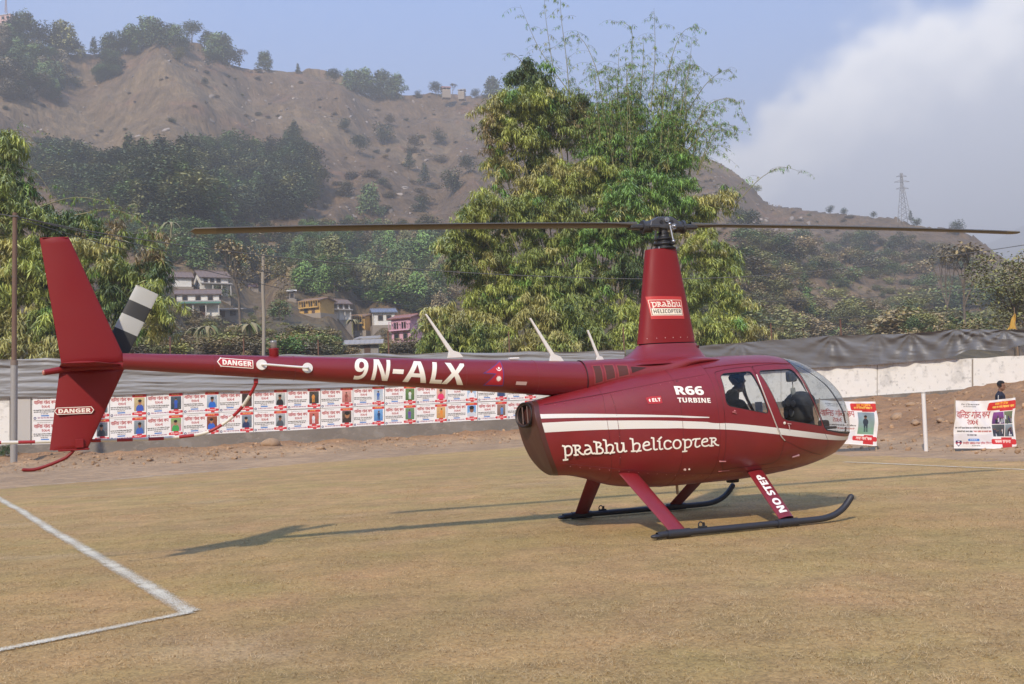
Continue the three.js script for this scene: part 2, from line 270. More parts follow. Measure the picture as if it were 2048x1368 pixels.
{ // the brown rear cowl with its round exhaust
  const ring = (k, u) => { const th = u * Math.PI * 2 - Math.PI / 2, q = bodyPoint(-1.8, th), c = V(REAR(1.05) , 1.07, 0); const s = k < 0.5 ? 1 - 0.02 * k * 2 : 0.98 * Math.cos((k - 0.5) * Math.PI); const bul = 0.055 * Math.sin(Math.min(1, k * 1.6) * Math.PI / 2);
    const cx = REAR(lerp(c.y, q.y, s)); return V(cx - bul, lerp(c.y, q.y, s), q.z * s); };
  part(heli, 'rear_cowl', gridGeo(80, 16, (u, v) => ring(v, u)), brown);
  const ex = V(-1.855, 1.325, 0.035), dir = V(-0.93, 0.12, 0.33).normalize(), q = new THREE.Quaternion().setFromUnitVectors(V(0, 1, 0), dir);
  const tf = (g) => g.applyQuaternion(q).translate(ex.x, ex.y, ex.z);
  const e = part(heli, 'exhaust_outlet', merge([tf(new THREE.LatheGeometry([[0.10, -0.14], [0.105, -0.06], [0.128, -0.05], [0.136, 0.0], [0.136, 0.045], [0.126, 0.055], [0.112, 0.04], [0.102, 0.0], [0.098, -0.09]].map((a) => new THREE.Vector2(...a)), 36))]), std(0.03, 0.02, 0.018, 0.5, { metalness: 0.3 }));
  part(e, 'duct', tf(new THREE.CylinderGeometry(0.1, 0.1, 0.01, 24).translate(0, -0.07, 0)), std(0.006, 0.005, 0.005, 0.9));
  for (const k of [-0.04, 0.035]) part(e, 'vane', tf(box(0.19, 0.012, 0.012, 0, 0.02, k, 0.004).rotateY(0.5)), std(0.16, 0.1, 0.085, 0.5));
  part(e, 'collar', tf(new THREE.TorusGeometry(0.118, 0.012, 8, 36).rotateX(Math.PI / 2).translate(0, 0.03, 0)), std(0.09, 0.05, 0.042, 0.45));
}
// ---- upper cowl, mast fairing
const cYT = table([[-1.18, 1.885], [-0.9, 1.888], [-0.5, 1.888], [0, 1.882], [0.3, 1.862], [0.62, 1.825]]), cW = table([[-1.18, 0.205], [-0.9, 0.25], [-0.5, 0.34], [0, 0.41], [0.3, 0.38], [0.62, 0.22]]), cYB = table([[-1.18, 1.475], [-0.9, 1.46], [-0.35, 1.5], [0.0, 1.72], [0.2, 1.765], [0.62, 1.79]]);
function cowlPt(x, th) { const m = (cYT(x) + cYB(x)) / 2, hh = (cYT(x) - cYB(x)) / 2, e = lerp(1, 0.82, sstep(-1.15, -0.7, x)), s = Math.sin(th), c = Math.cos(th); return V(x, m + hh * Math.sign(s) * Math.abs(s) ** e, cW(x) * Math.sign(c) * Math.abs(c) ** e); }
const cowlZ = (x, y) => { const m = (cYT(x) + cYB(x)) / 2, hh = (cYT(x) - cYB(x)) / 2, e = lerp(1, 0.82, sstep(-1.15, -0.7, x)), s = clamp((y - m) / hh, -1, 1), a = Math.abs(s) ** (1 / e); return cW(x) * Math.sqrt(Math.max(0, 1 - a * a)) ** e; };
const cowl = part(heli, 'upper_cowl', gridGeo(60, 64, (u, v) => cowlPt(-1.18 + 1.8 * u, -v * Math.PI * 2)), paint);
function patch(parent, name, c, zf, off, mat, nu = 16, nv = 8) {   // a thin sheet that follows a curved side; c = corners tl, tr, br, bl in side view
  const s = off < 0 ? -1 : 1;
  const g = gridGeo(nu, nv, (u, v) => {
    const w = 1 - v, x = lerp(lerp(c[0][0], c[1][0], u), lerp(c[3][0], c[2][0], u), w), y = lerp(lerp(c[0][1], c[1][1], u), lerp(c[3][1], c[2][1], u), w), z = zf(x, y), e = 0.004;
    const n = V(-(zf(x + e, y) - zf(x - e, y)) / (2 * e), -(zf(x, y + e) - zf(x, y - e)) / (2 * e), 1).normalize();
    return V(x, y, z).addScaledVector(n, off);
  });
  return part(parent, name, g, mat);
}
const ventMat = std(0.09, 0.022, 0.018, 0.75), ventFrame = std(0.27, 0.035, 0.038, 0.5);
for (const [c] of [[[[-1.10, 1.81], [-1.02, 1.812], [-1.02, 1.645], [-1.10, 1.625]]], [[[-0.975, 1.812], [-0.88, 1.81], [-0.88, 1.675], [-0.975, 1.655]]], [[[-0.835, 1.805], [-0.73, 1.795], [-0.73, 1.70], [-0.835, 1.682]]]]) {
  const grow = (p, k) => [[p[0][0] - k, p[0][1] + k], [p[1][0] + k, p[1][1] + k], [p[2][0] + k, p[2][1] - k], [p[3][0] - k, p[3][1] - k]];
  const v = patch(cowl, 'vent', grow(c, 0.012), cowlZ, 0.003, ventFrame); patch(v, 'vent_screen', c, cowlZ, 0.006, ventMat);
}
patch(cowl, 'vent', [[-0.69, 1.785], [-0.69, 1.785], [-0.52, 1.765], [-0.69, 1.715]], cowlZ, 0.004, std(0.05, 0.012, 0.012, 0.8));
part(cowl, 'tail_seam', new THREE.TorusGeometry(0.2065, 0.006, 6, 48).rotateY(Math.PI / 2).translate(-1.182, 1.68, 0), std(0.03, 0.006, 0.008, 0.6));
function column(rows, n, nv = 40) {   // rows of [y, xRear, xFront, halfWidth]; superellipse plan
  const f = [1, 2, 3].map((k) => table(rows.map((r) => [r[0], r[k]]))), y0 = rows[0][0], y1 = rows[rows.length - 1][0];
  return gridGeo(56, nv, (u, v) => { const y = lerp(y0, y1, v), a = f[0](y), b = f[1](y), w = f[2](y), th = u * Math.PI * 2, c = Math.cos(th), s = Math.sin(th); return V((a + b) / 2 + (b - a) / 2 * Math.sign(c) * Math.abs(c) ** (2 / n), y, -w * Math.sign(s) * Math.abs(s) ** (2 / n)); });
}
part(heli, 'fairing_base', column([[1.80, -0.76, 0.49, 0.37], [1.84, -0.68, 0.42, 0.30], [1.90, -0.585, 0.375, 0.235], [1.97, -0.475, 0.335, 0.19], [2.03, -0.415, 0.305, 0.165]], 2.7, 20), paint);
const fairing = part(heli, 'mast_fairing', column([[2.042, -0.425, 0.305, 0.160], [2.3, -0.38, 0.265, 0.148], [2.7, -0.312, 0.205, 0.13], [3.118, -0.243, 0.142, 0.112]], 2.35, 30), paintFin);
part(fairing, 'fairing_top', column([[3.118, -0.243, 0.142, 0.112], [3.126, -0.2, 0.1, 0.08]], 2.35, 2), paintFin);
{ const rv = []; for (let i = 0; i < 7; i++) { const x = -0.36 + i * 0.1; rv.push(new THREE.SphereGeometry(0.007, 6, 4).translate(x, 2.095, 0.157 * Math.sqrt(Math.max(0, 1 - ((x + 0.06) / 0.36) ** 2)) ** 0.9 + 0.002)); } for (const q of rv) part(fairing, 'rivet', q, std(0.5, 0.3, 0.28, 0.5)); part(fairing, 'fairing_joint', column([[2.03, -0.40, 0.29, 0.15], [2.043, -0.40, 0.29, 0.15]], 2.5, 2), std(0.03, 0.005, 0.006, 0.8)); part(fairing, 'edge_strip', box(0.10, 0.03, 0.05, 0.245, 1.985, 0.11, 0.01), std(0.08, 0.007, 0.009, 0.5)); }
const fairZ = (x, y) => { const t = (y - 2.042) / 1.076, a = lerp(-0.425, -0.243, t), b = lerp(0.305, 0.142, t), w = lerp(0.160, 0.112, t), k = clamp(Math.abs((x - (a + b) / 2) / ((b - a) / 2)), 0, 1); return w * Math.pow(1 - Math.pow(k, 2.35), 1 / 2.35); };

// ---- rotor
part(heli, 'mast', merge([rod(V(0, 3.08, 0), V(0, 3.40, 0), 0.042, 0.038, 16)]), blackMetal);
part(heli, 'swashplate', merge([new THREE.LatheGeometry([[0.05, 3.11], [0.13, 3.12], [0.135, 3.14], [0.11, 3.15], [0.10, 3.165], [0.125, 3.175], [0.125, 3.195], [0.09, 3.205], [0.085, 3.225], [0.11, 3.235], [0.11, 3.25], [0.07, 3.265], [0.062, 3.30], [0.08, 3.31], [0.045, 3.33]].map((a) => new THREE.Vector2(...a)), 32), box(0.05, 0.04, 0.07, 0.03, 3.18, 0.13, 0.008), box(0.26, 0.02, 0.05, 0, 3.19, 0, 0.006)]), std(0.035, 0.035, 0.04, 0.45, { metalness: 0.4 }));
{ const b = []; for (let i = 0; i < 5; i++) b.push(new THREE.CylinderGeometry(0.012, 0.012, 0.03, 8).translate(-0.11 + i * 0.055, 3.13, 0.07)); for (const q of b) part(heli, 'mounting_bolt', q, steel); }
const PITCHARM = part(heli, 'pitch_link', merge([rod(V(0.035, 3.19, 0.15), V(0.02, 3.40, 0.12), 0.011, 0.011), new THREE.SphereGeometry(0.022, 10, 8).translate(0.035, 3.195, 0.15), new THREE.SphereGeometry(0.02, 10, 8).translate(0.02, 3.4, 0.12)]), steel);
{ const p2 = part(heli, 'pitch_link', merge([rod(V(-0.035, 3.19, -0.15), V(-0.02, 3.40, -0.12), 0.011, 0.011)]), steel); }
const hubM = std(0.11, 0.11, 0.12, 0.42, { metalness: 0.6 });
const rotor = part(heli, 'rotor_hub', merge([
  new THREE.ExtrudeGeometry((() => { const s = new THREE.Shape(); s.moveTo(-0.19, -0.03); s.lineTo(-0.17, 0.035); s.lineTo(-0.09, 0.078); s.lineTo(0.08, 0.08); s.lineTo(0.15, 0.04); s.lineTo(0.19, -0.01); s.lineTo(0.17, -0.05); s.lineTo(0.05, -0.045); s.lineTo(-0.06, -0.03); s.closePath(); return s; })(), { depth: 0.13, bevelEnabled: true, bevelSize: 0.012, bevelThickness: 0.012, bevelSegments: 2 }).translate(0, 0, -0.065),
  new THREE.CylinderGeometry(0.052, 0.052, 0.12, 16).translate(0, -0.03, 0)]), hubM);
rotor.position.set(0, 3.405, 0); rotor.rotation.set(0, 0.291 - 0.382, 0.008 - 0.018, 'YXZ');
for (const x of [-0.055, 0.075]) { part(rotor, 'hinge_bolt', new THREE.CylinderGeometry(0.02, 0.02, 0.18, 14).rotateX(Math.PI / 2).translate(x, 0.028, 0), blackMetal); }
part(rotor, 'hinge_bolt', merge([new THREE.CylinderGeometry(0.03, 0.03, 0.2, 16).rotateX(Math.PI / 2).translate(0.01, 0.052, 0), new THREE.CylinderGeometry(0.016, 0.016, 0.22, 6).rotateX(Math.PI / 2).translate(0.01, 0.052, 0)]), steel);
part(rotor, 'hinge_bolt', merge([new THREE.CylinderGeometry(0.034, 0.034, 0.2, 16).rotateX(Math.PI / 2).translate(0.085, -0.03, 0.02), new THREE.SphereGeometry(0.02, 8, 6).translate(0.085, -0.03, 0.125)]), steel);
const bladeSteel = std(0.092, 0.077, 0.056, 0.5, { metalness: 0.15 });
const bladeTip = std(0.15, 0.125, 0.085, 0.55);
for (const s of [-1, 1]) {
  const R = s < 0 ? 5.2 : 5.03, droop = -0.075;
  const yAt = (r) => droop * (r / 5) ** 2;
  const prof = (t) => { const a = t * Math.PI * 2, c = Math.cos(a), sn = Math.sin(a); return [0.118 * c - 0.02, 0.017 * sn * (1 + 0.55 * c) * (sn < 0 ? 0.8 : 1.1)]; };
  const sect = (r, ch, tk) => (t) => { const [cx, cy] = prof(t); return V(s * r, yAt(r) + cy * tk - cx * ch * 0.06 * s, cx * ch); };
  const g = gridGeo(60, 28, (u, v) => { const r = 0.34 + (R - 0.34 - 0.25) * u, k = sstep(0.3, 0.75, r); return sect(r, lerp(0.55, 1, k), lerp(1.8, 1, k))(v * -s); });
  const b = part(rotor, 'rotor_blade', g, bladeSteel);
  part(b, 'blade_tip', gridGeo(6, 28, (u, v) => { const r = R - 0.25 + 0.25 * u, k = u > 0.99 ? 0.02 : 1; return sect(r, k, k)(v * -s); }), bladeTip);
  part(rotor, 'blade_grip', merge([
    rod(V(s * 0.15, -0.015, 0), V(s * 0.24, -0.018, 0), 0.072, 0.062, 18), rod(V(s * 0.235, -0.018, 0), V(s * 0.265, -0.018, 0), 0.078, 0.078, 18),
    box(0.17, 0.06, 0.12, s * 0.34, -0.018, 0, 0.02), box(0.12, 0.035, 0.05, s * 0.15, -0.03, 0.10, 0.01)]), std(0.07, 0.07, 0.075, 0.5, { metalness: 0.5 }));
}

// ---- tail boom and what it carries
const bx0 = -1.186, bx1 = -5.86, boomR = (x) => lerp(0.2, 0.076, (x - bx0) / (bx1 - bx0)), boomY = (x) => lerp(1.68, 2.063, (x - bx0) / (bx1 - bx0));
const boomZ = (x, y) => { const r = boomR(x), d = y - boomY(x); return Math.sqrt(Math.max(1e-5, r * r - d * d)); };
const boom = part(heli, 'tail_boom', gridGeo(60, 48, (u, v) => { const x = lerp(bx0, bx1, u), a = v * Math.PI * 2; return V(x, boomY(x) + boomR(x) * Math.sin(a), boomR(x) * Math.cos(a)); }), paint);
for (const x of [-1.75, -2.55, -3.45, -4.3, -5.05]) part(boom, 'rivet_seam', new THREE.TorusGeometry(boomR(x) + 0.0005, 0.0028, 5, 48).rotateY(Math.PI / 2).translate(x, boomY(x), 0), std(0.21, 0.03, 0.034, 0.6));
const antennaWhite = std(0.78, 0.75, 0.7, 0.4);
for (const [bx, by, tx, ty, w] of [[-2.61, 1.985, -2.91, 2.44, 1], [-1.45, 1.90, -1.735, 2.37, 1], [-0.92, 1.878, -1.05, 2.22, 0.62]]) {
  const s = new THREE.Shape(); const dx = tx - bx, dy = ty - by;
  s.moveTo(bx + 0.085 * w, by - 0.01); s.lineTo(bx - 0.085 * w, by - 0.01); s.lineTo(bx - 0.032 * w + dx * 0.12, by + dy * 0.12); s.lineTo(tx - 0.007, ty); s.lineTo(tx + 0.009, ty); s.lineTo(bx + 0.018 * w + dx * 0.14, by + dy * 0.14); s.lineTo(bx + 0.045 * w, by + 0.04); s.closePath();
  part(boom, 'antenna', new THREE.ExtrudeGeometry(s, { depth: 0.012 * w, bevelEnabled: true, bevelSize: 0.002, bevelThickness: 0.006, bevelSegments: 2 }).translate(0, 0, -0.007 * w), antennaWhite);
}
part(boom, 'antenna_plate', box(0.11, 0.02, 0.06, -1.95, 1.94, 0, 0.006), antennaWhite);
{ const bc = part(boom, 'beacon_lamp', new THREE.LatheGeometry([[0, 2.02], [0.046, 2.02], [0.046, 2.12], [0.05, 2.122], [0.05, 2.135], [0, 2.135]].map((a) => new THREE.Vector2(...a)), 20).translate(-4.478, 0, 0), paintFin); part(bc, 'lens', new THREE.LatheGeometry([[0, 2.13], [0.028, 2.13], [0.032, 2.2], [0.026, 2.212], [0, 2.213]].map((a) => new THREE.Vector2(...a)), 18).translate(-4.478, 0, 0), std(0.34, 0.32, 0.31, 0.3, { metalness: 0.5 })); }
{ const dz = (x, y) => boomZ(x, y), a = [-4.615, 1.975], b = [-4.18, 1.925];
  const rodG = [tube([V(a[0], a[1], dz(...a) + 0.005), V(a[0] + 0.01, a[1], dz(...a) + 0.05), V(lerp(a[0], b[0], 0.5), lerp(a[1], b[1], 0.5), dz(...a) + 0.06), V(b[0] - 0.01, b[1], dz(...b) + 0.05), V(b[0], b[1], dz(...b) + 0.005)], 0.011, 40, 8)];
  const w = part(boom, 'rail_antenna', merge(rodG), antennaWhite);
  for (const p of [a, b]) part(w, 'base_plate', new THREE.CylinderGeometry(0.05, 0.052, 0.012, 24).rotateX(Math.PI / 2 - 0.1).translate(p[0], p[1], dz(...p) + 0.004), antennaWhite); }
{ // red and white striped guard tube round the tail rotor
  const P = [V(-4.66, 1.80, -0.02), V(-4.72, 1.68, -0.10), V(-4.84, 1.52, -0.22), V(-5.08, 1.365, -0.30), V(-5.4, 1.325, -0.34), V(-5.8, 1.33, -0.34), V(-6.4, 1.355, -0.34), V(-7.2, 1.39, -0.34)];
  const c = new THREE.CatmullRomCurve3(P, false, 'centripetal'), L = c.getLength(), n = Math.round(L / 0.14), red = std(0.36, 0.02, 0.025, 0.45), wh = std(0.72, 0.68, 0.6, 0.45);
  const gt = part(heli, 'tail_guard', merge([new THREE.SphereGeometry(0.022, 10, 8).translate(-4.66, 1.81, -0.02), box(0.04, 0.05, 0.05, -4.66, 1.825, -0.02, 0.008)]), red);
  for (let i = 0; i < n; i++) { const q = []; for (let k = 0; k <= 4; k++) q.push(c.getPointAt((i + k / 4) / n)); part(gt, 'guard_band', tube(q, 0.0165, 8, 10), i % 2 ? wh : red); }
}
function fin(poly, th, mid) {   // a swept surface with a rounded leading edge; poly: tip rear, tip front, root front, root rear
  return gridGeo(22, 34, (u0, v) => { const k0 = Math.round(u0 * 22), u = clamp((k0 - 1) / 20, 0, 1), shut = k0 === 0 || k0 === 22 ? 0 : 1, a = v * Math.PI * 2, c = (Math.cos(a) + 1) / 2, s = Math.sin(a); const tk = shut * th * lerp(0.7, 1, 1 - u) * 0.5 * s * Math.sqrt(Math.max(0, c)) * 1.25 * (1.15 - c * 0.45);
    const x0 = lerp(poly[3][0], poly[0][0], u), y0 = lerp(poly[3][1], poly[0][1], u), x1 = lerp(poly[2][0], poly[1][0], u), y1 = lerp(poly[2][1], poly[1][1], u); return V(lerp(x0, x1, c), lerp(y0, y1, c), tk); });
}
const cap = (poly, th) => box(Math.abs(poly[1][0] - poly[0][0]) * 0.86, 0.006, th * 0.55, lerp(poly[0][0], poly[1][0], 0.52), poly[0][1] - 0.001, 0, 0.002).rotateY(0);
const uf = [[-6.53, 3.215], [-6.285, 3.225], [-5.83, 2.06], [-6.38, 2.045]], lf = [[-6.50, 1.285], [-6.18, 1.285], [-5.85, 1.99], [-6.40, 1.99]];
const upFin = part(heli, 'upper_fin', fin(uf, 0.075), paintFin); part(upFin, 'fin_tip', cap(uf, 0.075), paintFin);
const loFin = part(heli, 'lower_fin', fin(lf, 0.07), paintFin); part(loFin, 'fin_tip', cap(lf, 0.07), paintFin);
part(loFin, 'skid_bracket', merge([box(0.26, 0.018, 0.05, -6.30, 1.276, 0, 0.006), box(0.07, 0.08, 0.016, -6.25, 1.33, 0.03, 0.006)]), paintFin);
part(heli, 'tail_mount', merge([box(0.50, 0.07, 0.10, -6.06, 2.02, -0.01, 0.03), rod(V(-6.30, 2.02, 0), V(-6.52, 1.985, 0.04), 0.034, 0.026, 14)]), paintFin);
{ const lamp = part(heli, 'tail_lamp', new THREE.SphereGeometry(0.026, 14, 10).scale(0.6, 1, 1).translate(-6.525, 1.985, 0.04), std(0.5, 0.2, 0.15, 0.2)); }
part(heli, 'horizontal_stabilizer', (() => { const g = fin([[-6.36, 0.52], [-6.08, 0.52], [-5.87, 0], [-6.40, 0]], 0.045); g.rotateX(-Math.PI / 2).scale(1, 1, -1).translate(0, 2.035, 0.01); g.computeVertexNormals(); return g; })(), paintFin);
part(heli, 'tail_skid', merge([tube([V(-6.30, 1.27, 0), V(-6.37, 1.21, 0), V(-6.60, 1.128, 0), V(-6.66, 1.122, 0), V(-6.715, 1.128, 0)], 0.0155, 30, 10), new THREE.SphereGeometry(0.0155, 8, 6).translate(-6.715, 1.128, 0)]), paintFin);
{ // tail rotor on the far side of the fin
  part(heli, 'tail_gearbox', merge([rod(V(-5.98, 2.05, -0.02), V(-5.98, 2.05, -0.2), 0.07, 0.05, 16), box(0.16, 0.12, 0.1, -5.98, 2.05, -0.05, 0.03)]), blackMetal);
  const tr = part(heli, 'tail_rotor_hub', merge([new THREE.CylinderGeometry(0.05, 0.05, 0.07, 16).rotateX(Math.PI / 2), box(0.06, 0.24, 0.05, 0, 0, 0, 0.015)]), blackMetal);
  tr.position.set(-5.98, 2.05, -0.26); tr.rotation.set(0, 0, -0.475);
  const wh = std(0.44, 0.44, 0.41, 0.6), bk = std(0.03, 0.03, 0.03, 0.6);
  for (const s of [1, -1]) {
    const seg = (a, b) => gridGeo(6, 22, (u, v) => { const t = v * Math.PI * 2 * s, r = lerp(a, b, u); return V(0.112 * Math.cos(t), s * r, 0.013 * Math.sin(t) * (1.1 - 0.4 * Math.cos(t)) + Math.cos(t) * 0.012); });
    const b = part(tr, 'tail_rotor_blade', seg(0.12, 0.35), bk);
    part(b, 'blade_band', seg(0.35, 0.50), wh); part(b, 'blade_band', seg(0.50, 0.645), bk); part(b, 'blade_band', merge([seg(0.645, 0.80), box(0.2, 0.004, 0.018, 0, s * 0.8, 0)]), wh);
  }
}
// ---- landing gear
const skidMat = std(0.035, 0.035, 0.042, 0.5, { metalness: 0.2 });
for (const s of [1, -1]) {
  const y = (x) => 0.052 - 0.018 * x, z = s * 1.12;
  const pts = [V(-0.98, y(-0.98) - 0.005, z)]; for (let x = -0.9; x <= 0.95; x += 0.1) pts.push(V(x, y(x), z));
  pts.push(V(1.08, 0.040, z), V(1.2, 0.062, z), V(1.31, 0.11, z), V(1.39, 0.172, z), V(1.445, 0.232, z));
  const sk = part(heli, 'skid', merge([tube(pts, 0.034, 90, 14), new THREE.SphereGeometry(0.034, 12, 8).translate(1.445, 0.232, z), new THREE.SphereGeometry(0.0385, 12, 8).scale(1.8, 0.6, 1).translate(-0.985, y(-0.98) - 0.01, z)]), skidMat);
  part(sk, 'wheel_bracket', merge([new THREE.TorusGeometry(0.026, 0.007, 6, 16).translate(-0.47, 0.125, z), box(0.10, 0.02, 0.03, -0.45, 0.098, z, 0.005), box(0.012, 0.05, 0.02, -0.43, 0.12, z, 0.003)]), blackMetal);
  for (const [tx, ty, tz, bx] of [[-0.865, 0.68, 0.30, -0.735], [0.71, 0.67, 0.30, 0.585]]) {
    const a = V(tx, ty, s * tz), b = V(bx, 0.085, s * 1.115);
    const dir = b.clone().sub(a).normalize(), nrm = V(0, 1, 0).addScaledVector(dir, -dir.y).normalize();
    const g = gridGeo(8, 24, (u, v) => { const t = v * Math.PI * 2 * s, ch = lerp(0.105, 0.092, u), c = Math.cos(t), sn = Math.sin(t); return a.clone().lerp(b, u).add(V(c * ch, 0, 0)).addScaledVector(nrm, 0.026 * sn * (1 + 0.35 * c)); });
    const lg = part(heli, 'leg', g, paint);
    part(lg, 'skid_clamp', merge([rod(V(bx - 0.13, y(bx) + 0.002, z), V(bx + 0.13, y(bx) - 0.002, z), 0.043, 0.043, 14)]), skidMat);
    if (s > 0 && tx > 0) lg.userData.face = { a, b, nrm };
  }
}
part(heli, 'belly_strake', merge([box(0.03, 0.10, 0.015, -0.12, 0.385, 0.12, 0.004)]), std(0.35, 0.25, 0.16, 0.6));
part(heli, 'belly_lamp', box(0.12, 0.05, 0.10, 0.62, 0.43, 0.12, 0.015), trimBlack);

// ---- lettering and badges
function decalMat(w, h, draw, o = {}) { const t = canvasTex(w, h, draw); return new THREE.MeshStandardMaterial({ map: t, transparent: true, alphaTest: 0.35, roughness: 0.5, ...o }); }
// rounded half-uncial hand: one pen path per letter, in units of the x-height, origin on the base line
const UNCIAL = {
  p: [0.86, (c) => { c.moveTo(0.04, 1.02); c.lineTo(0.2, 0.96); c.lineTo(0.2, -0.42); c.moveTo(0.02, -0.42); c.lineTo(0.36, -0.40); c.moveTo(0.2, 0.82); c.bezierCurveTo(0.45, 1.12, 0.86, 0.98, 0.8, 0.48); c.bezierCurveTo(0.76, 0.05, 0.42, -0.08, 0.2, 0.12); }],
  r: [0.84, (c) => { c.moveTo(0.02, 1); c.lineTo(0.18, 0.98); c.lineTo(0.18, 0.0); c.moveTo(0.04, 0.02); c.lineTo(0.34, 0.02); c.moveTo(0.18, 0.95); c.bezierCurveTo(0.55, 1.1, 0.82, 0.72, 0.36, 0.52); c.lineTo(0.2, 0.5); c.moveTo(0.36, 0.52); c.bezierCurveTo(0.5, 0.35, 0.6, 0.05, 0.88, 0.02); }],
  a: [0.88, (c) => { c.moveTo(0.18, 0.95); c.bezierCurveTo(0.5, 1.0, 0.58, 0.8, 0.62, 0.45); c.bezierCurveTo(0.64, 0.15, 0.7, 0.0, 0.9, 0.06); c.moveTo(0.6, 0.55); c.bezierCurveTo(0.3, 0.52, 0.04, 0.42, 0.06, 0.2); c.bezierCurveTo(0.1, -0.06, 0.5, -0.02, 0.64, 0.3); }],
  b: [0.78, (c) => { c.moveTo(0.0, 1.28); c.lineTo(0.18, 1.24); c.lineTo(0.18, 0.02); c.moveTo(0.18, 1.16); c.bezierCurveTo(0.6, 1.3, 0.74, 0.84, 0.3, 0.68); c.bezierCurveTo(0.85, 0.62, 0.86, -0.02, 0.4, -0.0); c.lineTo(0.06, 0.02); }],
  h: [0.92, (c) => { c.moveTo(0.0, 1.42); c.lineTo(0.18, 1.36); c.lineTo(0.18, 0.0); c.moveTo(0.04, 0.02); c.lineTo(0.32, 0.02); c.moveTo(0.2, 0.66); c.bezierCurveTo(0.4, 1.0, 0.84, 0.95, 0.78, 0.5); c.bezierCurveTo(0.74, 0.2, 0.6, 0.04, 0.5, -0.06); c.moveTo(0.52, 0.0); c.lineTo(0.86, 0.02); }],
  u: [0.94, (c) => { c.moveTo(0.0, 1.0); c.lineTo(0.16, 0.96); c.bezierCurveTo(0.14, 0.5, 0.08, 0.0, 0.42, 0.02); c.bezierCurveTo(0.62, 0.06, 0.7, 0.3, 0.72, 0.96); c.moveTo(0.58, 0.98); c.lineTo(0.72, 0.96); c.lineTo(0.74, 0.2); c.bezierCurveTo(0.76, 0.02, 0.84, 0.0, 0.94, 0.08); }],
  n: [0.92, (c) => { c.moveTo(0.0, 1.02); c.lineTo(0.18, 0.98); c.lineTo(0.18, 0.0); c.moveTo(0.04, 0.02); c.lineTo(0.34, 0.02); c.moveTo(0.2, 0.7); c.bezierCurveTo(0.4, 1.06, 0.84, 0.98, 0.76, 0.5); c.bezierCurveTo(0.7, 0.2, 0.6, 0.06, 0.5, -0.02); c.lineTo(0.88, 0.04); }],
  e: [0.8, (c) => { c.moveTo(0.1, 0.52); c.lineTo(0.62, 0.62); c.bezierCurveTo(0.74, 1.02, 0.3, 1.14, 0.12, 0.7); c.bezierCurveTo(-0.02, 0.2, 0.3, -0.16, 0.78, 0.14); }],
  l: [0.46, (c) => { c.moveTo(0.02, 1.4); c.lineTo(0.18, 1.36); c.lineTo(0.16, 0.3); c.bezierCurveTo(0.16, 0.02, 0.28, -0.02, 0.44, 0.06); }],
  i: [0.42, (c) => { c.moveTo(0.0, 1.0); c.lineTo(0.16, 0.96); c.lineTo(0.15, 0.26); c.bezierCurveTo(0.16, 0.02, 0.26, -0.02, 0.4, 0.06); c.moveTo(0.14, 1.2); c.lineTo(0.34, 1.4); }],
  c: [0.76, (c) => { c.moveTo(0.68, 0.82); c.bezierCurveTo(0.5, 1.14, 0.04, 1.02, 0.08, 0.46); c.bezierCurveTo(0.12, -0.08, 0.5, -0.08, 0.72, 0.16); }],
  o: [0.88, (c) => { c.moveTo(0.42, 1.0); c.bezierCurveTo(-0.06, 1.0, -0.02, -0.02, 0.42, 0.0); c.bezierCurveTo(0.9, 0.02, 0.88, 1.0, 0.42, 1.0); }],
  t: [0.72, (c) => { c.moveTo(0.0, 0.9); c.bezierCurveTo(0.1, 1.06, 0.4, 0.98, 0.68, 1.0); c.moveTo(0.36, 0.96); c.bezierCurveTo(0.22, 0.6, 0.16, 0.0, 0.42, 0.0); c.bezierCurveTo(0.54, 0.0, 0.6, 0.06, 0.68, 0.14); }],
};
function uncial(c, text, x, base, size, weight, color) {
  const w = [...text].reduce((s, k) => s + (k === ' ' ? 0.36 : UNCIAL[k][0] + 0.09), 0), sx = size.w / w;
  c.save(); c.translate(x, base); c.strokeStyle = color; c.lineCap = 'square'; c.lineJoin = 'round'; let px = 0;
  for (const k of text) { if (k === ' ') { px += 0.36; continue; } c.save(); c.transform(sx, 0, 0, -size.h, px * sx, 0); c.beginPath(); UNCIAL[k][1](c); c.restore(); c.lineWidth = weight; c.stroke(); px += UNCIAL[k][0] + 0.09; }
  c.restore();
}
const CREAM = '#f3ece0';
patch(heli, 'company_lettering', [[-1.63, 1.06], [0.125, 1.025], [0.125, 0.815], [-1.60, 0.80]], bodyZ, 0.0035, decalMat(1024, 150, (c, w, h) => uncial(c, 'prabhu helicopter', 16, 104, { w: 985, h: 60 }, 10.5, CREAM)), 60, 10);
function wide(c, t, x, y, px, sx, color, font = 'bold', fam = 'sans-serif', skew = 0) { c.save(); c.transform(sx, 0, skew, 1, x, y); c.font = `${font} ${px}px ${fam}`; c.fillStyle = color; c.fillText(t, 0, 0); c.restore(); }
function fit(c, t, x, y, px, wid, color, skew = 0, stroke = 0) { c.save(); c.font = `bold ${px}px sans-serif`; const m = c.measureText(t).width; c.transform(wid / m, 0, skew, 1, x, y); c.fillStyle = color; c.fillText(t, 0, 0); if (stroke) { c.lineWidth = stroke; c.strokeStyle = color; c.lineJoin = 'round'; c.strokeText(t, 0, 0); } c.restore(); }
patch(heli, 'type_lettering', [[-0.375, 1.558], [0.045, 1.53], [0.045, 1.322], [-0.375, 1.352]], bodyZ, 0.0035, decalMat(420, 210, (c) => { fit(c, 'R66', 16, 106, 128, 330, CREAM, 0, 4); fit(c, 'TURBINE', 30, 192, 72, 374, CREAM, 0, 1); }), 20, 10);
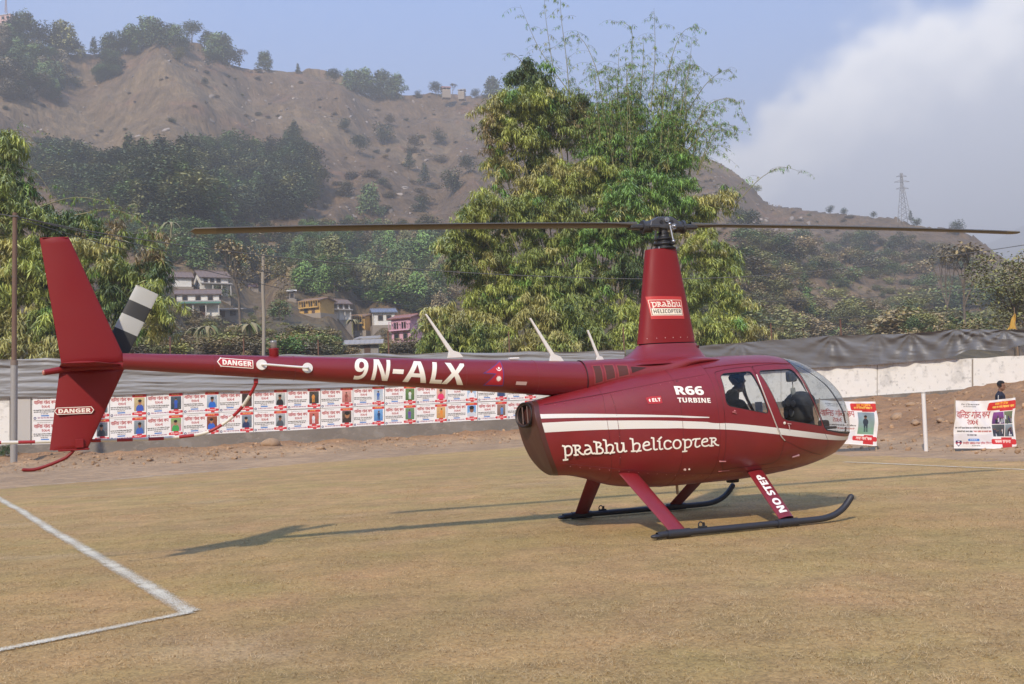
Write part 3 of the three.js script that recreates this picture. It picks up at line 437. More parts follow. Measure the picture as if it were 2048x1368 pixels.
patch(heli, 'locator_label', [[-0.685, 1.45], [-0.505, 1.452], [-0.505, 1.36], [-0.685, 1.362]], bodyZ, 0.0035, decalMat(180, 92, (c, w, h) => { c.fillStyle = '#b0242e'; c.beginPath(); c.moveTo(4, 14); c.lineTo(60, 2); c.lineTo(174, 2); c.lineTo(176, 84); c.lineTo(150, 88); c.lineTo(20, 86); c.closePath(); c.fill(); c.strokeStyle = '#6d1118'; c.lineWidth = 3; c.stroke(); fit(c, 'ELT', 66, 62, 50, 96, CREAM, 0, 2); c.fillStyle = CREAM; c.beginPath(); c.moveTo(44, 26); c.lineTo(56, 46); c.lineTo(48, 46); c.lineTo(52, 64); c.lineTo(40, 64); c.lineTo(36, 46); c.lineTo(30, 46); c.closePath(); c.fill(); }), 8, 4);
patch(boom, 'registration_lettering', [[-3.745, 2.02], [-2.565, 1.915], [-2.575, 1.665], [-3.755, 1.785]], boomZ, 0.003, decalMat(1024, 210, (c) => { const k = -0.17; const L = (t, x, w) => fit(c, t, x, 196, 258, w, CREAM, k, 0); L('9', 4, 136); L('N', 154, 190); c.fillStyle = CREAM; c.save(); c.transform(1, 0, k, 1, 0, 0); c.fillRect(384, 92, 96, 40); c.restore(); L('A', 458, 214); L('L', 678, 142); L('X', 812, 204); }), 40, 12);
patch(boom, 'danger_lettering', [[-5.03, 2.075], [-4.69, 2.035], [-4.69, 1.925], [-5.03, 1.965]], boomZ, 0.003, decalMat(340, 110, (c) => { c.fillStyle = CREAM; c.beginPath(); c.moveTo(2, 54); c.lineTo(38, 6); c.lineTo(38, 14); c.lineTo(336, 14); c.lineTo(336, 96); c.lineTo(38, 96); c.lineTo(38, 104); c.closePath(); c.fill(); c.fillStyle = '#b3222c'; c.beginPath(); c.moveTo(12, 54); c.lineTo(40, 20); c.lineTo(328, 20); c.lineTo(328, 88); c.lineTo(40, 88); c.closePath(); c.fill(); fit(c, 'DANGER', 48, 76, 62, 272, CREAM, 0, 3); }), 20, 8);
patch(loFin, 'danger_lettering', [[-6.455, 1.67], [-6.115, 1.665], [-6.115, 1.59], [-6.455, 1.595]], () => 0.034, 0.002, decalMat(340, 84, (c) => { const hex = (m) => { c.beginPath(); c.moveTo(4 + m, 42); c.lineTo(26 + m * 0.6, 6 + m); c.lineTo(314 - m * 0.6, 6 + m); c.lineTo(336 - m, 42); c.lineTo(314 - m * 0.6, 78 - m); c.lineTo(26 + m * 0.6, 78 - m); c.closePath(); c.fill(); }; c.fillStyle = CREAM; hex(0); c.fillStyle = '#971b20'; hex(7); fit(c, 'DANGER', 34, 63, 54, 272, CREAM, 0, 3); }), 4, 4);
patch(boom, 'flag_badge', [[-2.375, 1.90], [-2.13, 1.925], [-2.14, 1.645], [-2.375, 1.66]], boomZ, 0.003, decalMat(256, 288, (c) => {
  c.beginPath(); c.moveTo(14, 130); c.lineTo(240, 8); c.lineTo(244, 280); c.lineTo(16, 276); c.lineTo(150, 150); c.closePath(); c.fillStyle = '#b5202e'; c.fill(); c.lineWidth = 10; c.strokeStyle = '#5a3b74'; c.stroke();
  c.fillStyle = '#f4e9e0'; const star = (x, y, r, n) => { c.beginPath(); for (let i = 0; i < n * 2; i++) { const a = i * Math.PI / n, q = i % 2 ? r * 0.6 : r; c.lineTo(x + q * Math.cos(a), y + q * Math.sin(a)); } c.closePath(); c.fill(); };
  star(186, 204, 36, 12); c.beginPath(); c.arc(196, 88, 32, 0, Math.PI); c.arc(196, 78, 30, Math.PI, 0, true); c.closePath(); c.fill(); star(196, 88, 17, 8); }), 8, 12);
patch(boom, 'data_plate', [[-2.005, 1.69], [-1.885, 1.68], [-1.89, 1.645], [-2.01, 1.655]], boomZ, 0.003, std(0.6, 0.42, 0.4, 0.5), 4, 2);
{ const sg = patch(fairing, 'company_sign', [[-0.322, 2.575], [0.102, 2.562], [0.118, 2.305], [-0.300, 2.312]], fairZ, 0.004, decalMat(416, 260, (c, w, h) => {
  c.fillStyle = '#c23a38'; c.fillRect(0, 0, w, h); c.strokeStyle = '#f0dccb'; c.lineWidth = 6; c.strokeRect(14, 42, w - 28, 176); c.fillStyle = '#f6ead6'; c.fillRect(24, 136, w - 48, 76); uncial(c, 'prabhu', 34, 116, { w: 360, h: 48 }, 11, '#f8ecdc'); fit(c, 'HELICOPTER', 36, 194, 60, 346, '#3c3a34'); c.strokeStyle = '#3c3a34'; c.lineWidth = 3; c.strokeRect(24, 136, w - 48, 76); }), 20, 8); }
{ const lg = heli.children.find((o) => o.name === 'leg' && o.userData.face), { a, b, nrm } = lg.userData.face; lg.userData = {};
  const m = decalMat(512, 110, (c) => { fit(c, 'NO STEP', 6, 92, 104, 498, '#f0e6df', 0, 5); }), t0 = 0.95, t1 = 0.30;
  const g = gridGeo(12, 4, (u, v) => { const t = lerp(t0, t1, u), cc = lerp(0.06, -0.066, v), th = Math.acos(clamp(cc / 0.097, -1, 1)); return a.clone().lerp(b, t).add(V(cc, 0, 0)).addScaledVector(nrm, 0.026 * Math.sin(th) * (1 + 0.35 * Math.cos(th)) + 0.003); });
  part(lg, 'warning_lettering', g, m); }

// ---- cabin
const seatMat = std(0.03, 0.03, 0.032, 0.85);
for (const z of [0.36, -0.36]) {
  const s = part(heli, 'seat', merge([box(0.5, 0.12, 0.48, 0.78, 0.78, z, 0.04), box(0.12, 0.46, 0.44, 0.50, 1.0, z, 0.05).applyMatrix4(new THREE.Matrix4())]), seatMat);
  part(s, 'seat_belt', tube([V(0.57, 1.2, z + 0.12), V(0.6, 1.0, z + 0.1), V(0.64, 0.86, z + 0.05)], 0.012, 10, 4), std(0.08, 0.08, 0.085, 0.8));
  part(heli, 'seat', merge([box(0.44, 0.12, 0.46, 0.05, 0.78, z, 0.04), box(0.12, 0.5, 0.44, -0.18, 1.02, z, 0.05)]), seatMat);
}
part(heli, 'cabin_floor', box(1.75, 0.03, 0.8, 0.55, 0.66, 0), std(0.05, 0.05, 0.05, 0.9));
part(heli, 'cabin_bulkhead', box(0.03, 0.9, 1.1, -0.28, 1.15, 0), std(0.05, 0.05, 0.05, 0.9));
{ const p = part(heli, 'instrument_panel', merge([box(0.26, 0.34, 0.34, 1.70, 1.175, 0.0, 0.09), box(0.22, 0.44, 0.26, 1.74, 0.90, 0.0, 0.05), new THREE.SphereGeometry(0.2, 20, 14).scale(0.85, 0.62, 0.95).translate(1.74, 1.28, 0)]), std(0.018, 0.018, 0.02, 0.7));
  for (const [x, y, r] of [[0, 1.27, 0.04], [0.09, 1.26, 0.04], [-0.09, 1.26, 0.04], [0.04, 1.15, 0.045], [-0.06, 1.14, 0.045]]) part(p, 'gauge', new THREE.CylinderGeometry(r, r, 0.012, 16).rotateZ(Math.PI / 2).translate(1.566, y, x), std(0.12, 0.12, 0.12, 0.3));
  part(heli, 'glare_shield', merge([box(0.34, 0.03, 0.56, 1.86, 0.95, 0, 0.012), box(0.26, 0.25, 0.42, 1.83, 0.84, 0, 0.05), box(0.12, 0.10, 0.10, 1.98, 0.99, 0.10, 0.03)]), std(0.025, 0.025, 0.028, 0.8));
  const cy = part(heli, 'cyclic_stick', merge([tube([V(1.28, 0.66, 0), V(1.30, 0.95, 0), V(1.33, 1.06, 0)], 0.014, 16, 8), tube([V(1.33, 1.06, -0.36), V(1.33, 1.07, 0), V(1.33, 1.06, 0.36)], 0.012, 16, 8), rod(V(1.33, 1.07, 0.36), V(1.31, 0.93, 0.36), 0.02, 0.018), rod(V(1.33, 1.07, -0.36), V(1.31, 0.93, -0.36), 0.02, 0.018)]), std(0.03, 0.03, 0.03, 0.6));
  part(heli, 'document_pouch', merge([box(0.02, 0.22, 0.13, 1.46, 1.19, -0.45, 0.005), box(0.02, 0.16, 0.12, 1.42, 0.99, -0.05, 0.005)]), std(0.42, 0.42, 0.45, 0.6));
  part(heli, 'compass', merge([box(0.11, 0.13, 0.10, 1.62, 1.585, 0.02, 0.025), rod(V(1.62, 1.65, 0.02), V(1.60, 1.80, 0.0), 0.014)]), std(0.05, 0.052, 0.055, 0.5));
  part(heli, 'hanging_tag', merge([rod(V(1.63, 1.52, 0.02), V(1.63, 1.44, 0.02), 0.006), box(0.07, 0.12, 0.015, 1.63, 1.39, 0.02, 0.01), rod(V(1.63, 1.33, 0.02), V(1.63, 1.22, 0.02), 0.008)]), std(0.3, 0.3, 0.27, 0.6));
  part(heli, 'headset', merge([new THREE.SphereGeometry(0.055, 14, 10).scale(0.9, 1, 0.6).translate(0.60, 1.655, -0.18), tube([V(0.58, 1.66, -0.18), V(0.545, 1.56, -0.17), V(0.55, 1.49, -0.17), V(0.59, 1.46, -0.17)], 0.009, 16, 6), tube([V(0.65, 1.62, -0.18), V(0.67, 1.54, -0.18), V(0.66, 1.43, -0.18)], 0.007, 12, 6)]), trimBlack);
}

// ================================================================ ground
// wall lines (plan): one run behind the tail, one behind the nose that comes back towards the pitch
const wallAt = (px, dist) => { const p = at(px, 800, dist); return V(p.x, 0, p.z); };
const WL0 = wallAt(0, 40), WC = wallAt(1250, 48.5), WR1 = wallAt(2048, 34);
const onWall = (px, py, out = 0) => {   // point of the wall face (or a plane 'out' metres in front of it) in that direction
  const left = px <= 1250, A = left ? WL0 : WC, B = left ? WC : WR1, u = B.clone().sub(A).normalize(), n = V(-u.z, 0, u.x);
  if (n.z < 0) n.negate();
  const d = ray(px, py), o = V(0, EYE, 0), q = A.clone().addScaledVector(n, out);
  return o.addScaledVector(d, q.sub(V(0, 0, 0)).dot(n) / d.dot(n));
};
const wallDist = (a) => {   // plan distance (along -z) of the wall at plan slope a = x / -z
  const hit = (A, B) => { const ux = B.x - A.x, uz = B.z - A.z; const t = (A.x + a * A.z) / -(ux + a * uz); return -(A.z + t * uz); };
  const ac = WC.x / -WC.z; return clamp(a <= ac ? hit(WL0, WC) : hit(WC, WR1), 12, 90);
};
const EL0 = V(-12.46, 0, -24.21), EL1 = V(-0.05, 0, -36.67), ER0 = V(8.0, 0, -23.7), ER1 = V(9.9, 0, -18.9);
const sideOf = (A, B) => { const ux = B.x - A.x, uz = B.z - A.z, l = Math.hypot(ux, uz), f = (x, z) => ((x - A.x) * uz - (z - A.z) * ux) / l, s = f(0, -8) < 0 ? 1 : -1; return (x, z) => s * f(x, z); };
const outL = sideOf(EL0, EL1), outR = sideOf(ER0, ER1);
const beyond = (x, z) => Math.max(outL(x, z), outR(x, z));   // metres outside the grass, negative on it
function edgeDist(a) {   // where the view line with plan slope a leaves the grass
  let z = 6; while (z < 60 && beyond(a * z, -z) < 0) z += 0.25; return z;
}
const edgeTab = []; for (let i = 0; i <= 240; i++) edgeTab.push(edgeDist(-1 + i / 120));
const bankTop = table([[-0.9, 0.34], [-0.5, 0.34], [0.0, 0.36], [0.12, 0.5], [0.3, 1.0], [0.4, 1.2], [0.52, 1.55], [0.8, 1.7]]);
function groundY(x, z) {
  if (z > -5) return 0;
  const a = clamp(x / -z, -0.98, 0.98), ze = edgeTab[Math.round((a + 1) * 120)], zw = wallDist(a);
  const t = clamp((-z - ze) / Math.max(2, zw - ze), 0, 1), right = sstep(0.1, 0.3, a);
  const rise = lerp(sstep(0.48, 0.98, t), sstep(0.08, 0.95, t), right);
  const b = -z < ze ? 0 : bankTop(a) * rise;
  const lump = sstep(lerp(0.42, 0.1, right), lerp(0.75, 0.4, right), t) * (fbm(x * 0.9, z * 0.9, 4) - 0.5) * lerp(0.34, 0.62, right) + 0.22 * sstep(lerp(0.45, 0.12, right), lerp(0.7, 0.35, right), t) * (fbm(x * 2.6, z * 2.6, 3) - 0.5);
  return b + lump;
}
const soilBump = dataTex(512, (u, v) => { const n = tileNoise(u, v, 8, 6, 3); return [n, n, n]; });
const soilMap = dataTex(512, (u, v) => { const n = tileNoise(u, v, 6, 6, 21), m = tileNoise(u, v, 40, 3, 5), k = 0.6 + 0.42 * n + 0.25 * (m - 0.5) ; return [k, k, k]; });
const soil = new THREE.MeshStandardMaterial({ color: rgb(1, 1, 1), map: soilMap, bumpMap: soilBump, bumpScale: 0.12, roughness: 1, vertexColors: true });
{
  const g = gridGeo(420, 300, (u, v) => { const x = lerp(-62, 50, u), z = lerp(14, -58, v); return V(x, groundY(x, z) - 0.012, z); }, (u, v, p) => [p.x / 2.6, p.z / 2.6]);
  const P = g.attributes.position, c = new Float32Array(P.count * 3);
  for (let i = 0; i < P.count; i++) { const x = P.getX(i), z = P.getZ(i), t = fbm(x * 0.5, z * 0.5, 4), h = P.getY(i), k = sstep(0.05, 0.4, h); const q = [lerp(0.47, 0.37, k), lerp(0.305, 0.205, k), lerp(0.17, 0.10, k)]; for (let j = 0; j < 3; j++) c[i * 3 + j] = q[j] * (0.8 + 0.5 * t); }
  g.setAttribute('color', new THREE.BufferAttribute(c, 3));
  structure('dirt_ground', g, soil);
}
// dry grass of the pitch, its border ragged
const grassMap = dataTex(1024, (u, v) => {
  const n = tileNoise(u, v, 9, 5, 31), f = tileNoise(u, v, 90, 3, 77), s = tileNoise(u * 1, v, 200, 2, 15), q = 0.46 + 0.3 * n + 0.34 * (f - 0.5) + 0.42 * (s - 0.5), g = tileNoise(u, v, 5, 3, 99) - 0.5;
  return [q * (1 - 0.10 * g), q * (1 + 0.04 * g), q * (1 - 0.15 * g)];
});
const grassBump = dataTex(1024, (u, v) => { const n = 0.4 * tileNoise(u, v, 120, 3, 7) + 0.6 * tileNoise(u, v, 24, 4, 8); return [n, n, n]; });
const grassMat = new THREE.MeshStandardMaterial({ map: grassMap, bumpMap: grassBump, bumpScale: 0.012, roughness: 1, vertexColors: true });
function grassTone(x, z) {   // broad patches: straw, olive, reddish
  const a = fbm(x * 0.28 + 5, z * 0.6 + 2, 4), b = fbm(x * 0.9 - 3, z * 1.6 + 9, 4), d = fbm(x * 0.10, z * 0.16 + 40, 3);
  const q = [0.44, 0.278, 0.106], ol = [0.425, 0.282, 0.098], rd = [0.47, 0.276, 0.112];
  const m = q.map((v, i) => lerp(lerp(v, ol[i], sstep(0.45, 0.7, a)), rd[i], 0.7 * sstep(0.5, 0.75, b)));
  const bare = sstep(0.70, 0.80, fbm(x * 0.55 + 31, z * 1.1 + 7, 4)) * 0.22; return m.map((v, i) => lerp(v * (0.82 + 0.30 * d + 0.24 * (b - 0.5)), [0.52, 0.38, 0.24][i], bare));
}
{
  const pos = [], col = [], uv = [], ix = [], NX = 260, NZ = 190, ok = [];
  for (let j = 0; j <= NZ; j++) for (let i = 0; i <= NX; i++) {
    const x = lerp(-36, 26, i / NX), z = lerp(10, -42, j / NZ); pos.push(x, 0.002 + 0.012 * (fbm(x * 0.5, z * 0.5, 3) - 0.5), z); const c = grassTone(x, z); col.push(c[0] * 1.55, c[1] * 1.55, c[2] * 1.55); uv.push(x / 2.2, z / 2.2);
    ok.push(beyond(x, z) + 1.3 * (fbm(x * 0.8, z * 0.8, 4) - 0.5) + 0.5 < 0);
  }
  for (let j = 0; j < NZ; j++) for (let i = 0; i < NX; i++) { const a = j * (NX + 1) + i, b = a + 1, c = a + NX + 1, d = c + 1; if (ok[a] && ok[b] && ok[d]) ix.push(a, b, d); if (ok[a] && ok[d] && ok[c]) ix.push(a, d, c); }
  const g = new THREE.BufferGeometry(); g.setAttribute('position', new THREE.Float32BufferAttribute(pos, 3)); g.setAttribute('color', new THREE.Float32BufferAttribute(col, 3)); g.setAttribute('uv', new THREE.Float32BufferAttribute(uv, 2)); g.setIndex(ix); g.computeVertexNormals();
  const n = g.attributes.normal; if (n.getY(5000) < 0) { for (let i = 0; i < ix.length; i += 3) [ix[i], ix[i + 1]] = [ix[i + 1], ix[i]]; g.setIndex(ix); g.computeVertexNormals(); }
  structure('grass_field', g, grassMat);
}
// chalk lines worn into the grass
const chalkMat = new THREE.MeshStandardMaterial({ map: canvasTex(1024, 128, (c, w, h) => { const r = rngOf(5); c.clearRect(0, 0, w, h); for (let i = 0; i < 19000; i++) { const x = r() * w, dens = 0.35 + 0.9 * noise2(x / w * 9, 4.2); if (r() > dens) continue; const y = h / 2 + (r() + r() + r() - 1.5) * h * 0.42, k = 188 + r() * 56; c.fillStyle = `rgba(${k},${k - 10},${k - 34},${0.5 + 0.5 * r()})`; c.fillRect(x, y, 1.5 + 4.5 * r(), 1 + 2.6 * r()); } }, true), transparent: true, alphaTest: 0.3, roughness: 1 });
function chalk(A, B, w, label) {
  const d = B.clone().sub(A), L = d.length(), u = d.normalize(), n = V(-u.z, 0, u.x);
  const g = gridGeo(Math.ceil(L / 0.25), 2, (s, t) => { const p = A.clone().addScaledVector(u, s * L).addScaledVector(n, (t - 0.5) * w + 0.05 * (noise2(s * L * 0.7, w * 9) - 0.5)); p.y = 0.013 + 0.012 * (fbm(p.x * 0.5, p.z * 0.5, 3) - 0.5); return p; }, (s, t) => [s * L / 1.6, t]);
  const m = structure('chalk_line', g, chalkMat); m.userData.label = label; return m;
}
{ const C = onGround(378, 1227), A = onGround(0, 998), D = onGround(-160, 1335); const A2 = A.clone().sub(C).multiplyScalar(1.5).add(C), D2 = D.clone().sub(C).multiplyScalar(1.4).add(C);
  chalk(C, A2, 0.175, 'white chalk line running from the corner up to the left edge of the field');
  chalk(C.clone().add(V(0.03, 0, 0)), D2, 0.135, 'white chalk line running from the corner down to the lower left');
  chalk(onGround(1690, 925), onGround(2120, 943), 0.16, 'faint chalk line on the grass in front of the right hand banner');
  chalk(onGround(60, 973), onGround(520, 935), 0.09, 'faint broken chalk line along the dirt edge of the field'); }
// low dry turf blades in the near field
{
  const proto = (seed) => { const r = rngOf(seed), p = [], c = [], ix = [];
    for (let i = 0; i < 480; i++) { const x = (r() - 0.5) * 0.54, z = (r() - 0.5) * 0.54, a = r() * 6.283, l = 0.010 + 0.02 * r() * r(), w = 0.0015 + 0.0015 * r(), lean = 1.0 + 1.4 * r(), dx = Math.cos(a), dz = Math.sin(a), tone = r(), b = p.length / 3;
      p.push(x + dz * w, -0.003, z - dx * w, x - dz * w, -0.003, z + dx * w, x + dx * l * lean, Math.max(0.1, 1.0 - 0.42 * lean) * l + 0.003, z + dz * l * lean);
      const q = tone < 0.55 ? [0.52, 0.335, 0.145] : tone < 0.78 ? [0.47, 0.32, 0.125] : [0.68, 0.48, 0.25]; const k = 0.75 + 0.5 * r(); for (let j = 0; j < 3; j++) c.push(q[0] * k, q[1] * k, q[2] * k); ix.push(b, b + 1, b + 2); }
    const g = new THREE.BufferGeometry(); g.setAttribute('position', new THREE.Float32BufferAttribute(p, 3)); g.setAttribute('color', new THREE.Float32BufferAttribute(c, 3)); g.setIndex(ix);
    g.setAttribute('normal', new THREE.Float32BufferAttribute(new Float32Array(p.length).map((_, i) => (i % 3 === 1 ? 1 : 0)), 3)); return g; };
  const mat = new THREE.MeshStandardMaterial({ vertexColors: true, roughness: 0.95, side: THREE.DoubleSide }), r = rngOf(8), M = new THREE.Matrix4(), q = new THREE.Quaternion(), up = V(0, 1, 0);
  const spots = [[], [], []];
  for (let z = -4.2; z > -20; z -= 0.5) for (let x = -0.6 * -z - 0.6; x < 0.6 * -z + 0.6; x += 0.5) { if (-z > 7 && r() < (-z - 7) / 14) continue; spots[Math.floor(r() * 3)].push([x, z]); }
  const group = spots.map((S, k) => { const m = new THREE.InstancedMesh(proto(40 + k), mat, S.length); S.forEach(([x, z], i) => { q.setFromAxisAngle(up, Math.floor(r() * 4) * Math.PI / 2); const c = grassTone(x, z), lv = (c[0] + c[1]) / (0.46 + 0.305); M.compose(V(x, 0.002 + 0.012 * (fbm(x * 0.5, z * 0.5, 3) - 0.5), z), q, V(1, 1, 1)); m.setMatrixAt(i, M); m.setColorAt(i, rgb(lv * c[0] / c[1] / 1.508, lv, lv * c[2] / c[1] / 0.459)); }); return m; });
  for (const m of group) { m.name = numbered('dry_turf'); scene.add(m); tag(m, 'short dry straw coloured turf of the playing field', 'grass', null, 'stuff'); }
}

{ // stray dry tufts and straw lying about the field
  const P = [], N = [], C = [], r = rngOf(91); for (let i = 0; i < 14; i++) { const a = r() * 6.283, l = 0.014 + 0.016 * r(), w = 0.0013, x = (r() - 0.5) * 0.09, z = (r() - 0.5) * 0.09, dx = Math.cos(a), dz = Math.sin(a), k = 0.8 + 0.5 * r(), ln = 0.5 + 0.9 * r(); for (const v of [[x + dz * w, 0, z - dx * w], [x - dz * w, 0, z + dx * w], [x + dx * l * ln, l * 0.6, z + dz * l * ln]]) { P.push(...v); N.push(0, 1, 0); C.push(0.53 * k, 0.36 * k, 0.17 * k); } }
  const g = new THREE.BufferGeometry(); g.setAttribute('position', new THREE.Float32BufferAttribute(P, 3)); g.setAttribute('normal', new THREE.Float32BufferAttribute(N, 3)); g.setAttribute('color', new THREE.Float32BufferAttribute(C, 3));
  const L = []; while (L.length < 7000) { const z = -4.4 - 22 * r() * r(), x = (r() - 0.5) * 1.2 * -z; if (fbm(x * 0.8 + 3, z * 0.8, 3) + 0.25 * r() > 0.56) L.push([x, z]); }
  const m = new THREE.InstancedMesh(g, new THREE.MeshStandardMaterial({ vertexColors: true, roughness: 1, side: THREE.DoubleSide }), L.length), M = new THREE.Matrix4(); L.forEach(([x, z], i) => { const s = 0.5 + 0.8 * r(); M.compose(V(x, 0.006, z), new THREE.Quaternion().setFromAxisAngle(V(0, 1, 0), r() * 6.28), V(s, s, s)); m.setMatrixAt(i, M); const k = 0.75 + 0.5 * r(); m.setColorAt(i, rgb(k, k, k)); }); m.name = 'dry_tufts'; scene.add(m); tag(m, 'pale dry grass tufts scattered over the field', 'grass', null, 'stuff');
}
// ================================================================ hillside
const RIDGE = table([[-3200, 300], [-900, 150], [-300, 70], [0, 66], [60, 80], [130, 100], [200, 104], [280, 92], [340, 70], [400, 98], [470, 128], [540, 137], [600, 144], [690, 165], [760, 192], [830, 188], [900, 183], [1000, 196], [1100, 226], [1200, 254], [1300, 280], [1390, 297], [1440, 312], [1480, 336], [1510, 358], [1550, 397], [1600, 408], [1660, 419], [1730, 425], [1800, 439], [1850, 448], [1900, 465], [1960, 480], [2010, 505], [2100, 545], [2300, 600], [3000, 640]]);
const RDIST = table([[-3000, 420], [0, 520], [400, 540], [900, 560], [1400, 520], [1600, 480], [2000, 420], [3200, 360]]);
const PROF = table([[0, 0.07], [0.08, 0.185], [0.2, 0.275], [0.31, 0.385], [0.44, 0.52], [0.62, 0.67], [0.82, 0.86], [1, 1]]);
const R0 = 49;
const azPx = (az) => 1024 + F * Math.tan(clamp(az, -1.15, 1.15));
const ridgeE = (px) => { const d = ray(px, RIDGE(px)); return d.y / Math.hypot(d.x, d.z); };
const eTab = [], rTab = []; for (let i = 0; i <= 1400; i++) { const px = -3200 + i * 6400 / 1400 * 1.0; eTab.push(ridgeE(px)); rTab.push(RDIST(px)); }
const look = (T, px) => { const k = clamp((px + 3200) / (6400 / 1400), 0, 1399.99), i = Math.floor(k); return lerp(T[i], T[i + 1], k - i); };
function hillY(az, r) {   // plan direction (0 = straight ahead, + right), plan distance
  const front = sstep(2.2, 1.0, Math.abs(az)), px = azPx(az), E = lerp(0.16, look(eTab, px), front), R = lerp(460, look(rTab, px), front);
  const u = (r - R0) / (R - R0), x = Math.sin(az) * r, z = Math.cos(az) * r;
  let y;
  if (u <= 1) y = EYE + r * E * PROF(clamp(u, 0, 1)); else y = EYE + R * E - (r - R) * 0.28 - 0.0004 * (r - R) ** 2;
  const k = sstep(60, 200, r) * (u < 1 ? sstep(1.0, 0.93, u) * 0.85 + 0.15 : 1);
  const gully = fbm(az * 14 + 0.8 * fbm(x * 0.01, z * 0.01, 2), r * 0.004, 3) - 0.5;
  y += k * (gully * 26 + (fbm(x * 0.03, z * 0.03, 4) - 0.5) * 12);
  y += (fbm(x * 0.15, z * 0.15, 4) - 0.5) * 2.2 * sstep(50, 140, r);
  const st = 3.4, f = y / st - Math.floor(y / st); y += sstep(170, 260, r) * 0.9 * (sstep(0.55, 1, f) - f) * (0.5 + fbm(x * 0.02, z * 0.02 + 9, 2));
  if (r < 56) y = lerp(-0.6, y, sstep(47, 56, r));
  return y;
}
const terrain = (x, z) => hillY(Math.atan2(x, -z), Math.hypot(x, z));
function onHill(px, py, from = 52) {   // first point of the hillside in that direction
  const d = ray(px, py), f = Math.hypot(d.x, d.z); let last = from;
  for (let r = from; r < 700; r += 1.2) { const s = r / f, y = EYE + d.y * s; if (y <= terrain(d.x * s, d.z * s)) { const q = last / f; return V(d.x * s, terrain(d.x * s, d.z * s), d.z * s); } last = r; }
  const R = look(rTab, px) * 0.99, s = R / f; return V(d.x * s, terrain(d.x * s, d.z * s), d.z * s);
}
const hillTex = dataTex(512, (u, v) => { const n = tileNoise(u, v, 5, 6, 61), m = tileNoise(u, v, 30, 4, 12); const k = 0.48 + 0.55 * n + 0.7 * (m - 0.5); return [k, k * 0.985, k * 0.96]; });
const hillMat = new THREE.MeshStandardMaterial({ map: hillTex, bumpMap: soilBump, bumpScale: 1.3, roughness: 1, vertexColors: true });
{
  const azs = []; for (let a = -Math.PI; a < -0.62; a += 0.06) azs.push(a); for (let a = -0.62; a < 0.62; a += 0.0024) azs.push(a); for (let a = 0.62; a <= Math.PI + 0.001; a += 0.06) azs.push(Math.min(a, Math.PI)); if (azs[azs.length - 1] < Math.PI) azs.push(Math.PI);
  const rs = []; for (let r = 47; r < 130; r += 1.5) rs.push(r); for (let r = 130; r < 600; r += 2.6) rs.push(r); for (let r = 600; r < 1600; r += 60) rs.push(r);
  const g = gridGeo(azs.length - 1, rs.length - 1, (u, v) => { const az = azs[Math.round(u * (azs.length - 1))], r = rs[Math.round(v * (rs.length - 1))]; return V(Math.sin(az) * r, Math.max(hillY(az, r), -2), -Math.cos(az) * r); }, (u, v, p) => [(p.x + 0.35 * p.y) / 21, (p.z + p.y * 0.7) / 21]);
  const P = g.attributes.position, c = new Float32Array(P.count * 3);
  for (let i = 0; i < P.count; i++) { const x = P.getX(i), z = P.getZ(i), r = Math.hypot(x, z), a = fbm(x * 0.02 + 4, z * 0.02, 4), b = fbm(x * 0.09, z * 0.09 + 7, 4), lowv = sstep(230, 130, r);
    let q = [0.172, 0.108, 0.056].map((v, k) => lerp(v, [0.225, 0.153, 0.080][k], sstep(0.42, 0.7, a))); q = q.map((v, k) => lerp(v, [0.25, 0.13, 0.075][k], 0.6 * sstep(0.64, 0.8, b) )); q = q.map((v, k) => lerp(v, [0.115, 0.095, 0.045][k], 0.75 * lowv * sstep(0.3, 0.6, fbm(x * 0.05, z * 0.05, 3) + 0.15))); const s = 0.95 * (0.58 + 0.84 * fbm(x * 0.3, z * 0.3, 3)); for (let k = 0; k < 3; k++) c[i * 3 + k] = q[k] * s; }
  g.setAttribute('color', new THREE.BufferAttribute(c, 3));
  structure('hillside', g, hillMat);
  // a blue ridge far down the valley
  const far = gridGeo(60, 12, (u, v) => { const px = lerp(1700, 3000, u), y = lerp(700, 395 + 120 * Math.pow(Math.abs(u - 0.42) / 0.5, 1.3) + 16 * (fbm(u * 14, 3, 4) - 0.5) + 60 * sstep(0.33, 0.2, u), 1 - (1 - v) ** 1.0); const p = at(px, y, 2300 + 700 * v); return p; });
  structure('mountain', far, std(0.10, 0.105, 0.075, 1));
  structure('ground', new THREE.RingGeometry(40, 5000, 64, 3).rotateX(-Math.PI / 2).translate(0, -2.4, 0), std(0.25, 0.18, 0.11, 1));
}
